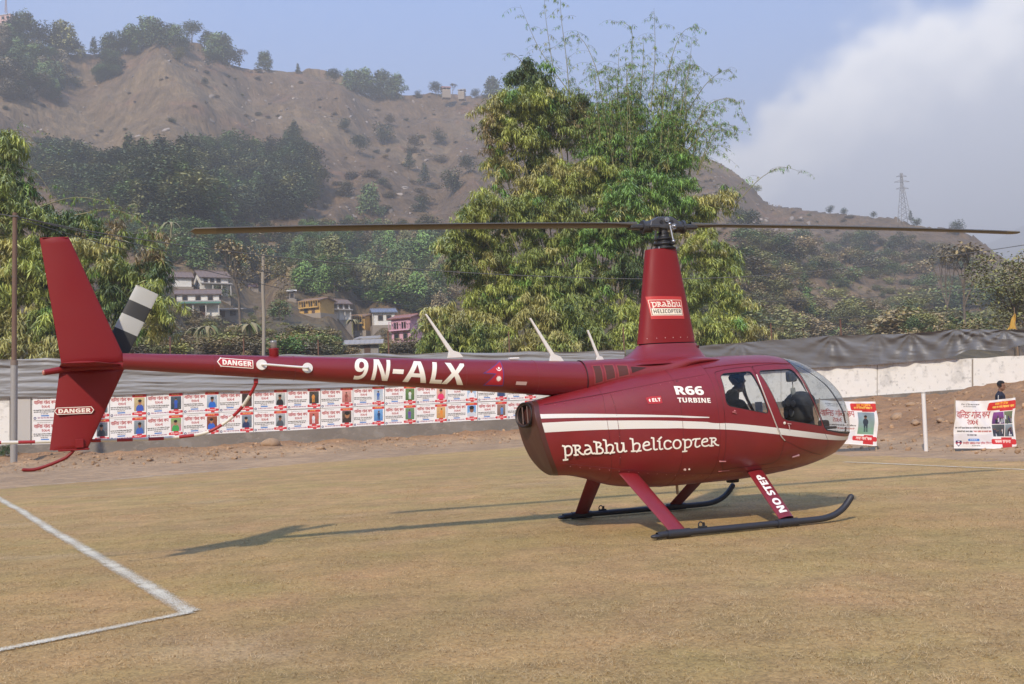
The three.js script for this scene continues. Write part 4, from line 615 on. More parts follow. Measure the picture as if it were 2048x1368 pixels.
{ // pale rock outcrops on the slope
  const g0 = new THREE.IcosahedronGeometry(1, 1), p = g0.attributes.position; for (let i = 0; i < p.count; i++) { const v = V(p.getX(i), p.getY(i), p.getZ(i)), k = 0.7 + 0.6 * noise2(v.x * 2.2 + 9, v.y * 2.2 + v.z * 3.1); p.setXYZ(i, v.x * k, v.y * k * 0.6, v.z * k); } g0.computeVertexNormals();
  const r = rngOf(61), zones = [[330, 560, 80, 140, 50], [420, 720, 150, 260, 80], [640, 760, 210, 330, 24], [650, 860, 320, 440, 60], [820, 960, 200, 340, 40], [40, 420, 140, 300, 40], [1380, 1560, 310, 420, 50], [1500, 1660, 430, 520, 70]], L = [];
  for (const [x0, x1, y0, y1, n] of zones) for (let i = 0; i < n; i++) L.push(onHill(lerp(x0, x1, r()), lerp(y0, y1, r()), 180));
  const m = new THREE.InstancedMesh(g0, std(0.33, 0.28, 0.24, 0.95), L.length), M = new THREE.Matrix4(); L.forEach((q, i) => { const s = 0.3 + 0.9 * r() ** 4; M.compose(q, new THREE.Quaternion().setFromEuler(new THREE.Euler(r(), r() * 6, r())), V(s * 1.3, s, s)); m.setMatrixAt(i, M); const k = 0.55 + 0.6 * r(); m.setColorAt(i, rgb(k, k, k)); });
  m.name = 'rock_outcrop'; scene.add(m); tag(m, 'pale rocks strewn over the bare brown hillside', 'rocks', null, 'stuff');
}

// ================================================================ boundary wall, tarps, posters
const concreteTex = dataTex(512, (u, v) => { const n = tileNoise(u, v, 4, 6, 91), m = tileNoise(u, v, 14, 4, 44), k = 0.55 + 0.5 * n + 0.5 * Math.max(0, m - 0.56) * 2.4; return [k, k * 0.98, k * 0.95]; });
const washTex = dataTex(512, (u, v) => { const n = tileNoise(u, v, 5, 5, 17), m = tileNoise(u, v, 26, 4, 71), st = tileNoise(u * 1, v * 1, 9, 5, 5); let k = 0.93 + 0.07 * n - 0.55 * Math.max(0, m - 0.62) * 2.4 - 1.0 * Math.max(0, st - 0.60); return [k, k * 0.985, k * 0.955]; });
const plinthMat = new THREE.MeshStandardMaterial({ color: rgb(0.27, 0.24, 0.21), map: concreteTex, bumpMap: soilBump, bumpScale: 0.03, roughness: 0.95 });
const washMat = new THREE.MeshStandardMaterial({ color: rgb(0.84, 0.82, 0.78), map: washTex, bumpMap: soilBump, bumpScale: 0.01, roughness: 0.9 });
const seamMat = std(0.28, 0.24, 0.2, 0.95);
const line = (pts) => table(pts);
const whiteTop = line([[-400, 806], [0, 795], [300, 785], [700, 772.5], [1050, 762], [1250, 755], [1450, 745], [1600, 735.5], [1754, 729], [1946, 717], [2048, 710.5], [2500, 684]]);
const whiteBot = line([[-400, 905], [0, 891], [160, 887], [400, 870.5], [576, 862], [700, 855], [1025, 838.5], [1250, 824], [1450, 811], [1650, 798], [1754, 791], [1946, 777], [2048, 769], [2500, 738]]);
const tarpTop = line([[-400, 715], [0, 716], [250, 714], [600, 708], [1050, 702], [1250, 699], [1400, 691], [1550, 678], [1700, 669], [1850, 663], [1950, 656], [2048, 659], [2500, 640]]);
const tarpBot = line([[-400, 812], [0, 797], [300, 787], [700, 774], [1050, 763], [1250, 755], [1450, 746], [1600, 737], [1754, 728], [1830, 722], [1900, 715], [1945, 699], [2000, 702], [2048, 690], [2500, 670]]);
// a slab of wall between two lines of sight on the wall plane, with real thickness
function slab(px0, px1, topY, botY, thick, out, step = 12, grow = 0) {
  const n = Math.max(1, Math.round(Math.abs(px1 - px0) / step)), parts = [];
  const face = (o) => { const rows = []; for (let i = 0; i <= n; i++) { const px = lerp(px0, px1, i / n); rows.push([onWall(px, topY(px), o), onWall(px, botY(px), o)]); } return rows; };
  const A = face(out), B = A.map(([t, b], i) => { const px = lerp(px0, px1, i / n), C = px <= 1250 ? WL0 : WC, D = px <= 1250 ? WC : WR1, u = D.clone().sub(C).normalize(), nn = V(u.z, 0, -u.x); if (nn.z > 0) nn.negate(); return [t.clone().addScaledVector(nn, thick), b.clone().addScaledVector(nn, thick)]; });
  const quad = (P, Q) => gridGeo(n, 1, (u, v) => { const i = Math.round(u * n); return v < 0.5 ? P(i) : Q(i); }, (u, v, p) => [p.x / 3.1 + p.z / 5, p.y / 3.1]);
  parts.push(quad((i) => A[i][1], (i) => A[i][0]), quad((i) => A[i][0], (i) => B[i][0]), quad((i) => B[i][1], (i) => A[i][1]), quad((i) => B[i][0], (i) => B[i][1]));
  for (const i of [0, n]) { const g = gridGeo(1, 1, (u, v) => { const R = u < 0.5 ? A : B; return R[i][v < 0.5 ? 1 : 0]; }); parts.push(g); }
  return merge(parts);
}
{
  const wl = thing('boundary_wall', 'long concrete boundary wall with whitewashed upper panels behind the tail boom', 'wall');
  part(wl, 'plinth', slab(-400, 1250, (x) => whiteBot(x) - 0.5, (x) => whiteBot(x) + 70, 0.3, 0.05), plinthMat);
  const cuts = [-400, -250, -90, 20, 62, 230, 400, 560, 715, 865, 1010, 1130, 1250];
  for (let i = 0; i + 1 < cuts.length; i++) { const pier = cuts[i] === 20; part(wl, pier ? 'pier' : 'wall_panel', slab(cuts[i] + 1, cuts[i + 1] - 1, whiteTop, whiteBot, 0.18, pier ? 0.05 : 0), pier ? std(0.52, 0.49, 0.45, 0.9) : washMat); }
  part(wl, 'wall_core', slab(-400, 1250, (x) => whiteTop(x) + 0.8, whiteBot, 0.12, -0.03), seamMat);
  const wr = thing('boundary_wall', 'whitewashed concrete wall behind the helicopter nose and the dirt bank', 'wall');
  part(wr, 'plinth', slab(1250.5, 2500, (x) => whiteBot(x) - 0.5, (x) => whiteBot(x) + 90, 0.3, 0.06), plinthMat);
  const cr = [1250.5, 1400, 1562, 1754, 1946, 2150, 2330, 2500];
  for (let i = 0; i + 1 < cr.length; i++) part(wr, 'wall_panel', slab(cr[i] + (i === 3 ? 1.2 : 0.6), cr[i + 1] - (i === 3 ? 3 : 0.6), (x) => whiteTop(x) + 0.8 * Math.sin(x * 0.09), (x) => whiteBot(x) + 1.4 * (noise2(x * 0.11, 3) - 0.5), 0.18, 0), washMat);
  part(wr, 'wall_core', slab(1250.5, 2500, (x) => whiteTop(x) + 1.4, whiteBot, 0.12, -0.03), seamMat);
}
function tarp(px0, px1, seed, fold, mat, label, name = 'tarp') {
  const nu = Math.round((px1 - px0) / 3.4), nv = 44;
  const g = gridGeo(nu, nv, (u, v) => {
    const px = lerp(px0, px1, u), py = lerp(tarpBot(px), tarpTop(px) + fold.scallop * Math.abs(Math.sin(px * 0.0195 + seed)) * 1.0 , v), w = fold.depth(px, v);
    return onWall(px, py, 0.14 + w);
  }, (u, v) => [u * (px1 - px0) / 40, v * 2]);
  return single(name, g, mat, label, 'tarp');
}
const wrinkle = (px, v) => 0.16 * (fbm(px * 0.004, v * 8 + px * 0.003, 4) - 0.5) + 0.11 * (fbm(px * 0.009 + 4, v * 19 + 0.012 * px, 3) - 0.5) + 0.05 * Math.sin(px * 0.11 + 3 * noise2(px * 0.02, v * 2)) * sstep(0.6, 1, v) * 0.4;
tarp(-400, 1249, 1.3, { scallop: 3, depth: wrinkle }, new THREE.MeshPhysicalMaterial({ color: rgb(0.265, 0.262, 0.262), roughness: 0.45, clearcoat: 0.35, clearcoatRoughness: 0.4, side: THREE.DoubleSide }), 'grey plastic tarp stretched along the top of the left hand wall');
const swags = (px, v) => { // diagonal folds pulled from the tie points
  let s = 0; for (const [c, k] of [[1330, 1], [1480, 0.8], [1665, 1.1], [1755, 0.5], [1822, 1.2], [1912, 1.5], [1955, 0.8], [2010, 1], [2110, 1]]) { const d = (px - c) / 62, r = Math.hypot(d, (1 - v) * 1.15), a = Math.atan2(1.02 - v, d); s += k * 0.036 * Math.exp(-Math.abs(d) * 0.75) * Math.cos(a * 11 + c) * sstep(0.02, 0.35, r) ; }
  return s + 0.16 * (fbm(px * 0.012, v * 3.2 + px * 0.01, 4) - 0.5) - 0.05 * Math.sin(v * 3.1);
};
const darkTarp = new THREE.MeshPhysicalMaterial({ color: rgb(0.145, 0.14, 0.138), roughness: 0.55, clearcoat: 0.16, clearcoatRoughness: 0.35, side: THREE.DoubleSide });
tarp(1251, 1556, 0.4, { scallop: 2, depth: swags }, darkTarp, 'dark grey tarp hung above the wall just behind the helicopter cabin');
tarp(1554, 1758, 2.2, { scallop: 2, depth: (p, v) => swags(p, v) + 0.012 }, darkTarp, 'dark grey tarp above the white wall right of the helicopter nose');
tarp(1756, 2500, 0.9, { scallop: 2.5, depth: swags }, darkTarp, 'dark crumpled tarp with shiny folds above the far right white wall');

// ---- match posters pasted along the wall, two rows
const head = (c, col = '#b02a2a', k = 1) => { c.strokeStyle = col; c.lineCap = 'round'; c.lineJoin = 'round'; };
const DEVA = {   // pen strokes of the headline script: [advance, strokes], top line at y = 0, foot at y = 1
  va: [0.8, [[[0.68, 0], [0.68, 1]], [[0.68, 0.36], [0.4, 0.24], [0.12, 0.36], [0.12, 0.62], [0.4, 0.74], [0.68, 0.6]]]],
  aa: [0.34, [[[0.18, 0], [0.18, 1]]]],
  la: [0.95, [[[0.84, 0], [0.84, 1]], [[0.1, 0.78], [0.06, 0.45], [0.25, 0.3], [0.42, 0.45], [0.4, 0.8]], [[0.42, 0.46], [0.6, 0.32], [0.84, 0.5]]]],
  i: [0.3, [[[0.14, 0], [0.14, 1]], [[0.14, 0], [0.06, -0.22], [0.4, -0.34], [0.86, -0.1], [0.92, 0]]]],
  nga: [0.8, [[[0.4, 0], [0.4, 0.2], [0.12, 0.32], [0.2, 0.52], [0.48, 0.5], [0.56, 0.75], [0.4, 0.98], [0.12, 0.86]], [[0.72, 0.4], [0.76, 0.44]]]],
  ga: [0.76, [[[0.64, 0], [0.64, 1]], [[0.22, 0], [0.22, 0.6], [0.1, 0.68], [0.06, 0.54]]]],
  o: [0.34, [[[0.18, 0], [0.18, 1]], [[0.18, 0], [0.02, -0.3]]]],
  lh: [0.5, [[[0.1, 0.78], [0.06, 0.45], [0.22, 0.3], [0.36, 0.45], [0.32, 0.82]], [[0.36, 0.46], [0.5, 0.34]]]],
  da: [0.68, [[[0.36, 0], [0.36, 0.18], [0.1, 0.3], [0.18, 0.5], [0.46, 0.5], [0.54, 0.74], [0.38, 0.98], [0.1, 0.84]]]],
  ka: [0.92, [[[0.46, 0], [0.46, 1]], [[0.46, 0.34], [0.2, 0.24], [0.06, 0.46], [0.2, 0.66], [0.46, 0.52]], [[0.46, 0.36], [0.76, 0.26], [0.86, 0.5], [0.72, 0.78]]]],
  pa: [0.76, [[[0.64, 0], [0.64, 1]], [[0.14, 0], [0.14, 0.4], [0.34, 0.62], [0.64, 0.5]]]],
  d2: [0.62, [[[0.08, 0.2], [0.3, 0.04], [0.5, 0.22], [0.4, 0.48], [0.12, 0.6], [0.5, 1]]]],
  d0: [0.62, [[[0.3, 0.14], [0.06, 0.34], [0.08, 0.74], [0.3, 0.92], [0.52, 0.74], [0.52, 0.34], [0.3, 0.14]]]],
  d7: [0.66, [[[0.1, 0.08], [0.04, 0.6], [0.26, 0.94], [0.54, 0.7], [0.5, 0.34], [0.3, 0.4]]]],
  d9: [0.6, [[[0.46, 0.06], [0.2, 0.1], [0.2, 0.36], [0.46, 0.4]], [[0.3, 0.4], [0.1, 0.56], [0.24, 0.74], [0.46, 0.64]], [[0.28, 0.7], [0.46, 1]]]],
};
function deva(c, keys, x, y, h, wid, lw, color, bar = true) {
  const w = keys.reduce((s, k) => s + (k === ' ' ? 0.35 : DEVA[k][0]), 0), sx = wid / w; let px = x; c.strokeStyle = color; c.lineWidth = lw; c.lineCap = 'round'; c.lineJoin = 'round';
  for (const k of keys) { if (k === ' ') { px += 0.35 * sx; continue; } const [a, S] = DEVA[k]; if (bar) { c.beginPath(); c.moveTo(px, y); c.lineTo(px + a * sx, y); c.stroke(); } for (const s of S) { c.beginPath(); s.forEach(([u, v], i) => (i ? c.lineTo : c.moveTo).call(c, px + u * sx, y + v * h)); c.stroke(); } px += a * sx; }
}
const TITLE = ['va', 'aa', 'i', 'la', 'nga', ' ', 'ga', 'o', 'lh', 'da', ' ', 'ka', 'pa'], YEAR = ['d2', 'd0', 'd7', 'd9'];
const body = Object.keys(DEVA).filter((k) => k[0] !== 'd');
function smallText(c, x, y, w, h, lw, col, r) { let px = x; while (px < x + w) { const n = 2 + Math.floor(r() * 4), ks = []; for (let i = 0; i < n; i++) ks.push(body[Math.floor(r() * body.length)]); const ww = n * h * 0.62; if (px + ww > x + w + h) break; deva(c, ks, px, y, h, ww, lw, col); px += ww + h * 0.45; } }
function pill(c, x, y, w, h, col, r = h * 0.3) { c.fillStyle = col; c.beginPath(); c.roundRect(x, y, w, h, r); c.fill(); }
function portrait(c, x, y, w, h, P, r) {   // P = [background, second ground, clothes, skin, pose]
  c.save(); c.beginPath(); c.roundRect(x, y, w, h, 6); c.clip();
  const g = c.createLinearGradient(x, y, x, y + h); g.addColorStop(0, P[0]); g.addColorStop(1, P[1]); c.fillStyle = g; c.fillRect(x, y, w, h);
  for (let i = 0; i < 26; i++) { c.fillStyle = `rgba(${60 + r() * 140 | 0},${60 + r() * 140 | 0},${50 + r() * 120 | 0},0.25)`; c.fillRect(x + r() * w, y + r() * h, 3 + r() * 10, 3 + r() * 14); }
  const cx = x + w * (0.42 + 0.16 * r());
  if (P[4] === 'full') { c.fillStyle = P[2]; c.beginPath(); c.ellipse(cx, y + h * 0.45, w * 0.17, h * 0.17, 0, 0, 7); c.fill(); c.fillRect(cx - w * 0.13, y + h * 0.5, w * 0.11, h * 0.4); c.fillRect(cx + w * 0.02, y + h * 0.5, w * 0.11, h * 0.4); c.fillStyle = P[3]; c.beginPath(); c.ellipse(cx, y + h * 0.22, w * 0.08, h * 0.08, 0, 0, 7); c.fill(); c.fillStyle = '#1c1613'; c.beginPath(); c.ellipse(cx, y + h * 0.18, w * 0.085, h * 0.05, 0, 0, 7); c.fill(); }
  else { const k = P[4] === 'face' ? 1.6 : 1; c.fillStyle = P[2]; c.beginPath(); c.ellipse(cx, y + h * (0.86 + 0.1 * (k - 1)), w * 0.36 * k, h * 0.36, 0, 0, 7); c.fill(); c.fillStyle = P[3]; c.fillRect(cx - w * 0.07 * k, y + h * 0.42, w * 0.14 * k, h * 0.16); c.beginPath(); c.ellipse(cx, y + h * 0.35, w * 0.155 * k, h * 0.18 * k, 0, 0, 7); c.fill(); c.fillStyle = '#191411'; c.beginPath(); c.ellipse(cx, y + h * (0.24 - 0.07 * (k - 1)), w * 0.17 * k, h * 0.10 * k, 0, 0, 7); c.fill(); c.fillRect(cx - w * 0.08 * k, y + h * 0.34, w * 0.05 * k, 3); c.fillRect(cx + w * 0.03 * k, y + h * 0.34, w * 0.05 * k, 3); }
  c.restore();
}
const sk = '#a87450', sk2 = '#8a5b3e';
const PEOPLE = [
  [['#9aa6b0', '#6c7a86', '#5a5f66', sk, ''], 'a grey portrait, leftmost in its row beside the pole', '#b8b0a8', ''], [['#7d8894', '#5b6874', '#3c4652', sk, ''], 'a dark portrait, mostly hidden by the tail fin'],
  [['#c9b98c', '#b49a6b', '#3b57b0', sk, ''], 'a boy in a bright blue hoodie before a yellow ground'], [['#44525e', '#2f3b46', '#2f58b8', sk, 'full'], 'a small blue player before a dark ground'], [['#b7c3cf', '#8795a3', '#2468c4', sk2, ''], 'a blue jacket before a pale sky'], [['#3b2a22', '#2b201b', '#52382c', sk, ''], 'a dark brown picture crossed by the striped guard tube'],
  [['#bfc2c0', '#8f9490', '#1b1c1f', sk2, ''], 'a player in a black shirt'], [['#4a4540', '#332e2b', '#d08a3a', sk, 'full'], 'an orange shirt and ball before a dark ground'], [['#d79a90', '#b06a60', '#8b463e', sk, 'full'], 'a figure on a pink and red ground'], [['#a6b6c8', '#c8ccd0', '#3e66a8', sk2, 'full'], 'a blue figure on a pale path'], [['#69884e', '#4e6a3a', '#d8dcd8', sk, 'full'], 'a white shirt before green bushes'], [['#e2b9a6', '#c98f7f', '#e0356c', sk, ''], 'a bright pink shirt'], [['#8fb0d8', '#c4d2e4', '#e8e8ec', sk, ''], 'a white shirt before a blue sky'], [['#8693a8', '#5c6880', '#31426a', sk, ''], 'a navy shirt just under the boom'], [['#a5a09a', '#7a746e', '#584e48', sk, ''], 'a grey picture under the root of the boom'],
  [['#aab0b4', '#7e868c', '#565c62', sk, ''], 'a grey portrait, leftmost in its row beside the pole'], [['#787f86', '#565d66', '#343b44', sk, ''], 'a dark portrait, low behind the tail fin'],
  [['#8f98a0', '#6a747e', '#3d63b4', sk2, ''], 'a man in glasses and a blue shirt'], [['#79b25c', '#d86a9a', '#3fa050', sk, ''], 'green and pink clothing'], [['#8b4a2c', '#6e3820', '#2f62c0', sk, ''], 'a blue shirt before a rust coloured ground'], [['#7e8a98', '#5a6572', '#26335a', '#c09272', ''], 'a navy tracksuit with white collar'], [['#a9adb0', '#84888c', '#4b5158', sk2, ''], 'a dark grey jacket before a pale wall'], [['#c46a5c', '#a84a40', '#dcdde2', sk, 'full'], 'a white shirt before a red ground'], [['#5e4a40', '#46362e', '#3a2c26', sk, 'face'], 'one large face filling the picture'], [['#7fb0e0', '#4a80bc', '#24406c', sk, 'full'], 'a dark player under a blue sky'], [['#6f9068', '#567a52', '#6c4aa0', sk, 'full'], 'a purple shirt on green turf'], [['#d8b078', '#c08c4a', '#e08a34', sk, 'full'], 'orange shirts'], [['#5f9ad8', '#86b4e0', '#c8ccd4', sk2, 'face'], 'a face before a deep blue sky'], [['#9a7a70', '#705850', '#5c86c4', sk, 'full'], 'pale blue figures'], [['#a8a29c', '#7c766f', '#5e564f', sk, ''], 'a grey picture at the right end']];
const CW = 336, CH = 204;
const posterTex = canvasTex(CW * 6, CH * 5, (c) => {
  PEOPLE.forEach(([P], i) => { const r = rngOf(900 + i), x = (i % 6) * CW, y = Math.floor(i / 6) * CH; c.save(); c.beginPath(); c.rect(x, y, CW, CH); c.clip(); c.translate(x, y);
    c.fillStyle = '#ece9e6'; c.fillRect(0, 0, CW, CH); c.fillStyle = '#dcd8d6'; for (let k = 0; k < 5; k++) c.fillRect(r() * CW * 0.6, r() * CH, 70, 3);
    smallText(c, 40, 14, 110, 6, 1, '#8a8480', r); deva(c, TITLE, 12, 36, 25, 190, 4.4, '#a82c2c'); deva(c, YEAR, 76, 74, 22, 74, 4, '#a82c2c', false);
    smallText(c, 8, 112, 196, 9, 1.9, '#3d3935', r); smallText(c, 10, 128, 190, 8, 1.6, '#3d3935', r); smallText(c, 70, 144, 70, 8, 1.5, '#5a5450', r); pill(c, 72, 158, 70, 11, '#3e78c0'); 
    c.fillStyle = '#4a4a66'; c.beginPath(); c.arc(20, 184, 12, 0, 7); c.fill(); c.fillStyle = '#d8d4e0'; c.beginPath(); c.arc(20, 184, 6, 0, 7); c.fill(); smallText(c, 42, 178, 160, 9, 1.7, '#8a4a6a', r);
    c.fillStyle = '#c9323a'; c.fillRect(262, 164, 34, 40); pill(c, 206, 6, 128, 26, '#cd3434', 8); smallText(c, 232, 14, 70, 9, 2, '#e8c060', r); portrait(c, 224, 34, 96, 122, P, r); c.fillStyle = '#cb3038'; c.fillRect(250, 156, 46, 12); pill(c, 206, 166, 128, 24, '#cd3038', 8); smallText(c, 226, 173, 84, 9, 2, '#f0d8d0', r); c.strokeStyle = '#c8c4c0'; c.lineWidth = 2; c.strokeRect(1, 1, CW - 2, CH - 2); c.restore(); });
});
const posterMat = new THREE.MeshStandardMaterial({ map: posterTex, roughness: 0.75, side: THREE.DoubleSide });
{
  const X = [65, 143, 219, 293, 366, 438, 507, 574, 641, 706, 769, 832, 894, 955, 1014, 1072];
  for (let row = 0; row < 2; row++) for (let k = 0; k < 15; k++) {
    const i = row * 15 + k, r = rngOf(300 + i), j0 = r() * 1.4 - 0.7, cx = (i % 6) / 6, cy = Math.floor(i / 6) / 5;
    const yAt = (px, f) => { const t = whiteTop(px) + 1.6 + (row ? 0.2 : 0), b = whiteBot(px) - 1.0, m = (t + b) / 2; return row ? lerp(m + 0.3, b, f) : lerp(t, m - 0.3, f); };
    const g = gridGeo(10, 8, (u, v) => { const px = lerp(X[k] + 0.5, X[k + 1] - 0.4, u), py = yAt(px, 1 - v) + j0 * 0.5; return onWall(px, py, 0.022 + 0.032 * fbm(u * 4 + i * 7, v * 4 + i, 4) + 0.006 * (row ? 0 : 1)); }, (u, v) => [cx + (0.002 + 0.996 * u) / 6, 1 - cy - (0.998 - 0.996 * v) / 5]);
    single('poster', g, posterMat, (row ? 'lower' : 'upper') + ' row wall poster with ' + PEOPLE[i][1], 'poster', 'match posters pasted along the wall');
  }
}
// ---- free standing cloth banners on the right, in front of the dirt bank
function banner(corners, dist, seed, tex, label, sag) {   // corners tl, tr, br, bl in the picture
  const b = thing('banner', label, 'banner'), P = corners.map(([x, y]) => at(x, y, dist));
  const pt = (u, v) => { const t = P[0].clone().lerp(P[1], u), q = P[3].clone().lerp(P[2], u), p = q.lerp(t, v); p.y -= sag * Math.sin(Math.PI * u) * (v - 0.2); p.z += 0.10 * (fbm(u * 3 + seed, v * 2 + u * 2, 4) - 0.5) + 0.035 * Math.sin(u * 17 + v * 9 + seed) * (0.4 + v) ; p.x += 0.02 * Math.sin(v * 5 + seed); return p; };
  part(b, 'cloth', gridGeo(44, 36, pt), new THREE.MeshStandardMaterial({ map: tex, roughness: 0.6, side: THREE.DoubleSide }));
  for (const u of [0.006, 0.994]) { const q = pt(u, 0), t = pt(u, 1); part(b, 'stake', rod(V(q.x, groundY(q.x, q.z) - 0.2, q.z - 0.05), V(t.x, t.y + 0.05, t.z - 0.05), 0.018, 0.015), std(0.4, 0.3, 0.2, 0.9)); }
  return b;
}
const bigBanner = (seed, pics) => canvasTex(1200, 900, (c, w, h) => {
  const r = rngOf(seed); c.fillStyle = '#e6e2e0'; c.fillRect(0, 0, w, h); c.fillStyle = '#d8d4d6'; c.beginPath(); c.moveTo(0, 640); c.bezierCurveTo(300, 560, 500, 700, 760, 600); c.lineTo(760, 800); c.lineTo(0, 800); c.fill();
  smallText(c, 110, 60, 400, 22, 4, '#4e4a48', r); smallText(c, 160, 100, 240, 20, 3, '#6a6664', r);
  deva(c, TITLE, 24, 214, 112, 690, 15, '#a8262a'); deva(c, YEAR, 270, 352, 96, 200, 13, '#a8262a', false);
  smallText(c, 24, 500, 720, 26, 5.5, '#2f2b2a', r); smallText(c, 60, 566, 300, 26, 5.5, '#2f2b2a', r); smallText(c, 390, 566, 330, 26, 5.5, '#a8352a', r); smallText(c, 240, 636, 230, 26, 5, '#33302e', r);
  pill(c, 256, 716, 236, 44, '#3f7cc4', 20); smallText(c, 290, 730, 160, 16, 3, '#e8e8ee', r); smallText(c, 170, 784, 520, 34, 6, '#a8303a', r); smallText(c, 330, 840, 150, 18, 3, '#5a5654', r);
  c.fillStyle = '#3b2b52'; c.beginPath(); c.moveTo(40, 752); c.lineTo(140, 752); c.lineTo(150, 800); c.lineTo(90, 868); c.lineTo(34, 800); c.closePath(); c.fill(); c.fillStyle = '#b8323a'; c.fillRect(40, 790, 104, 20); c.fillStyle = '#e8e4ea'; c.beginPath(); c.arc(90, 820, 22, 0, 7); c.fill(); c.fillStyle = '#e0dce4'; c.fillRect(72, 762, 36, 18);
  pill(c, 650, 40, 560, 150, '#c92f2a', 34); smallText(c, 790, 58, 330, 38, 8, '#f0b23c', r); smallText(c, 730, 118, 430, 34, 7, '#f2d060', r); c.fillStyle = '#c22c30'; c.fillRect(900, 180, 260, 34);
  if (pics === 4) { const Q = [['#8a4a90', '#5a3068'], ['#6d7a58', '#4a5644'], ['#555c64', '#3c4048'], ['#8c98a0', '#5c6468']]; for (let k = 0; k < 4; k++) { const x = 770 + (k % 2) * 232, y = 226 + (k > 1 ? 230 : 0), ww = k % 2 ? 160 : 220; const g = c.createLinearGradient(x, y, x + 30, y + 210); g.addColorStop(0, Q[k][0]); g.addColorStop(1, Q[k][1]); c.fillStyle = g; c.fillRect(x, y, ww, 218); for (let i = 0; i < 9; i++) { const px = x + 12 + r() * (ww - 40), py = y + 60 + r() * 90; c.fillStyle = ['#2c2c4c', '#38384a', '#1d2430', '#5c4a54', '#cfd2d8'][Math.floor(r() * 5)]; c.fillRect(px, py, 22, 74); c.fillStyle = '#7a5440'; c.beginPath(); c.arc(px + 11, py - 9, 10, 0, 7); c.fill(); } } }
  else { portrait(c, 800, 226, 330, 450, ['#8797a8', '#7f9a84', '#2a3440', '#7a5440', 'full'], r); c.fillStyle = '#6f9a76'; c.globalAlpha = 0.4; c.fillRect(800, 540, 330, 136); c.globalAlpha = 1; }
  c.fillStyle = '#bf2c32'; c.fillRect(930, 690, 190, 190); pill(c, 720, 720, 480, 96, '#c92f34', 26); smallText(c, 790, 742, 350, 46, 9, '#f0dcd4', r); c.fillStyle = '#f2efee'; c.fillRect(0, 880, w, 20);
});
banner([[1912, 801], [2029, 795], [2032, 899], [1907, 897]], 22.6, 2, bigBanner(71, 4), 'white football cup banner with four photos, with a boy standing behind it', 0.05);
banner([[1640, 800], [1752, 803], [1755, 892], [1632, 884]], 24.4, 5, bigBanner(72, 1), 'white football cup banner with one player photo, half hidden by the helicopter nose', 0.02);
// ---- posts, poles, wires
{ const b = onGround(1852, 901.5), t = at(1846.5, 786, -b.z); const p = thing('goal_line_post', 'thin white post standing on the dirt left of the four photo banner', 'post'); p.position.copy(b); const q = t.sub(b);
  part(p, 'shaft', rod(V(0, -0.2, 0), q, 0.046, 0.046, 12), std(0.72, 0.68, 0.64, 0.7)); part(p, 'post_cap', new THREE.CylinderGeometry(0.048, 0.048, 0.03, 12).translate(q.x, q.y, q.z), std(0.5, 0.47, 0.44, 0.7)); }
const poleTop = at(30, 432, 37);
{ const base = at(27, 905, 37); base.y = groundY(base.x, base.z); const top = poleTop.clone(), mid = base.clone().lerp(top, 0.405);
  const p = thing('utility_pole', 'steel pole at the left edge, grey below and rusty brown above', 'pole'); p.position.copy(base); const L = (v) => v.clone().sub(base);
  part(p, 'lower_shaft', rod(L(base).add(V(0, -0.4, 0)), L(mid), 0.125, 0.12, 16), std(0.33, 0.31, 0.29, 0.7, { metalness: 0.2 })); part(p, 'upper_shaft', rod(L(mid), L(top).add(V(0, 0.12, 0)), 0.092, 0.085, 14), std(0.16, 0.095, 0.065, 0.85)); part(p, 'joint_collar', rod(L(mid).add(V(0, -0.12, 0)), L(mid).add(V(0, 0.06, 0)), 0.128, 0.128, 16), std(0.2, 0.15, 0.12, 0.8));
  part(p, 'insulator', merge([new THREE.SphereGeometry(0.09, 10, 8).translate(L(top).x, L(top).y - 0.02, L(top).z), box(0.34, 0.05, 0.05, L(top).x, L(top).y - 0.02, L(top).z + 0.08)]), std(0.1, 0.09, 0.08, 0.7)); }
function wire(pts, label, r = 0.017) { const q = pts.map(([x, y, d]) => at(x, y, d)); return single('power_line', tube(q, r, 90, 5), std(0.11, 0.105, 0.10, 0.8), label, 'cable'); }
wire([[-500, 330, 33], [-200, 396, 36], [30, 433, 37]], 'power cable coming in to the pole top from the left edge');
wire([[30, 433, 37], [200, 466, 40], [460, 503, 44], [700, 528, 47], [1000, 549, 50], [1330, 558, 52], [1560, 549, 53], [1800, 524, 54], [2048, 490, 54], [2300, 445, 54]], 'upper black power cable sagging from the pole top across the whole view', 0.022);
wire([[30, 433, 37], [200, 472, 42], [460, 530, 50], [700, 573, 56], [900, 596, 60], [1150, 608, 62], [1500, 604, 64], [1800, 590, 66], [2300, 540, 68]], 'second power cable sagging below the upper one in front of the bamboo', 0.019);
wire([[30, 436, 37], [200, 486, 44], [400, 538, 50], [600, 584, 56], [820, 612, 62], [1200, 640, 66], [1700, 634, 70], [2300, 590, 74]], 'lowest power cable sagging in front of the houses', 0.017);
wire([[2300, 540, 48], [2048, 566, 50], [1800, 592, 52], [1500, 596, 54], [1330, 592, 55], [1050, 575, 56]], 'thin cable rising to the right edge over the scrub', 0.014);
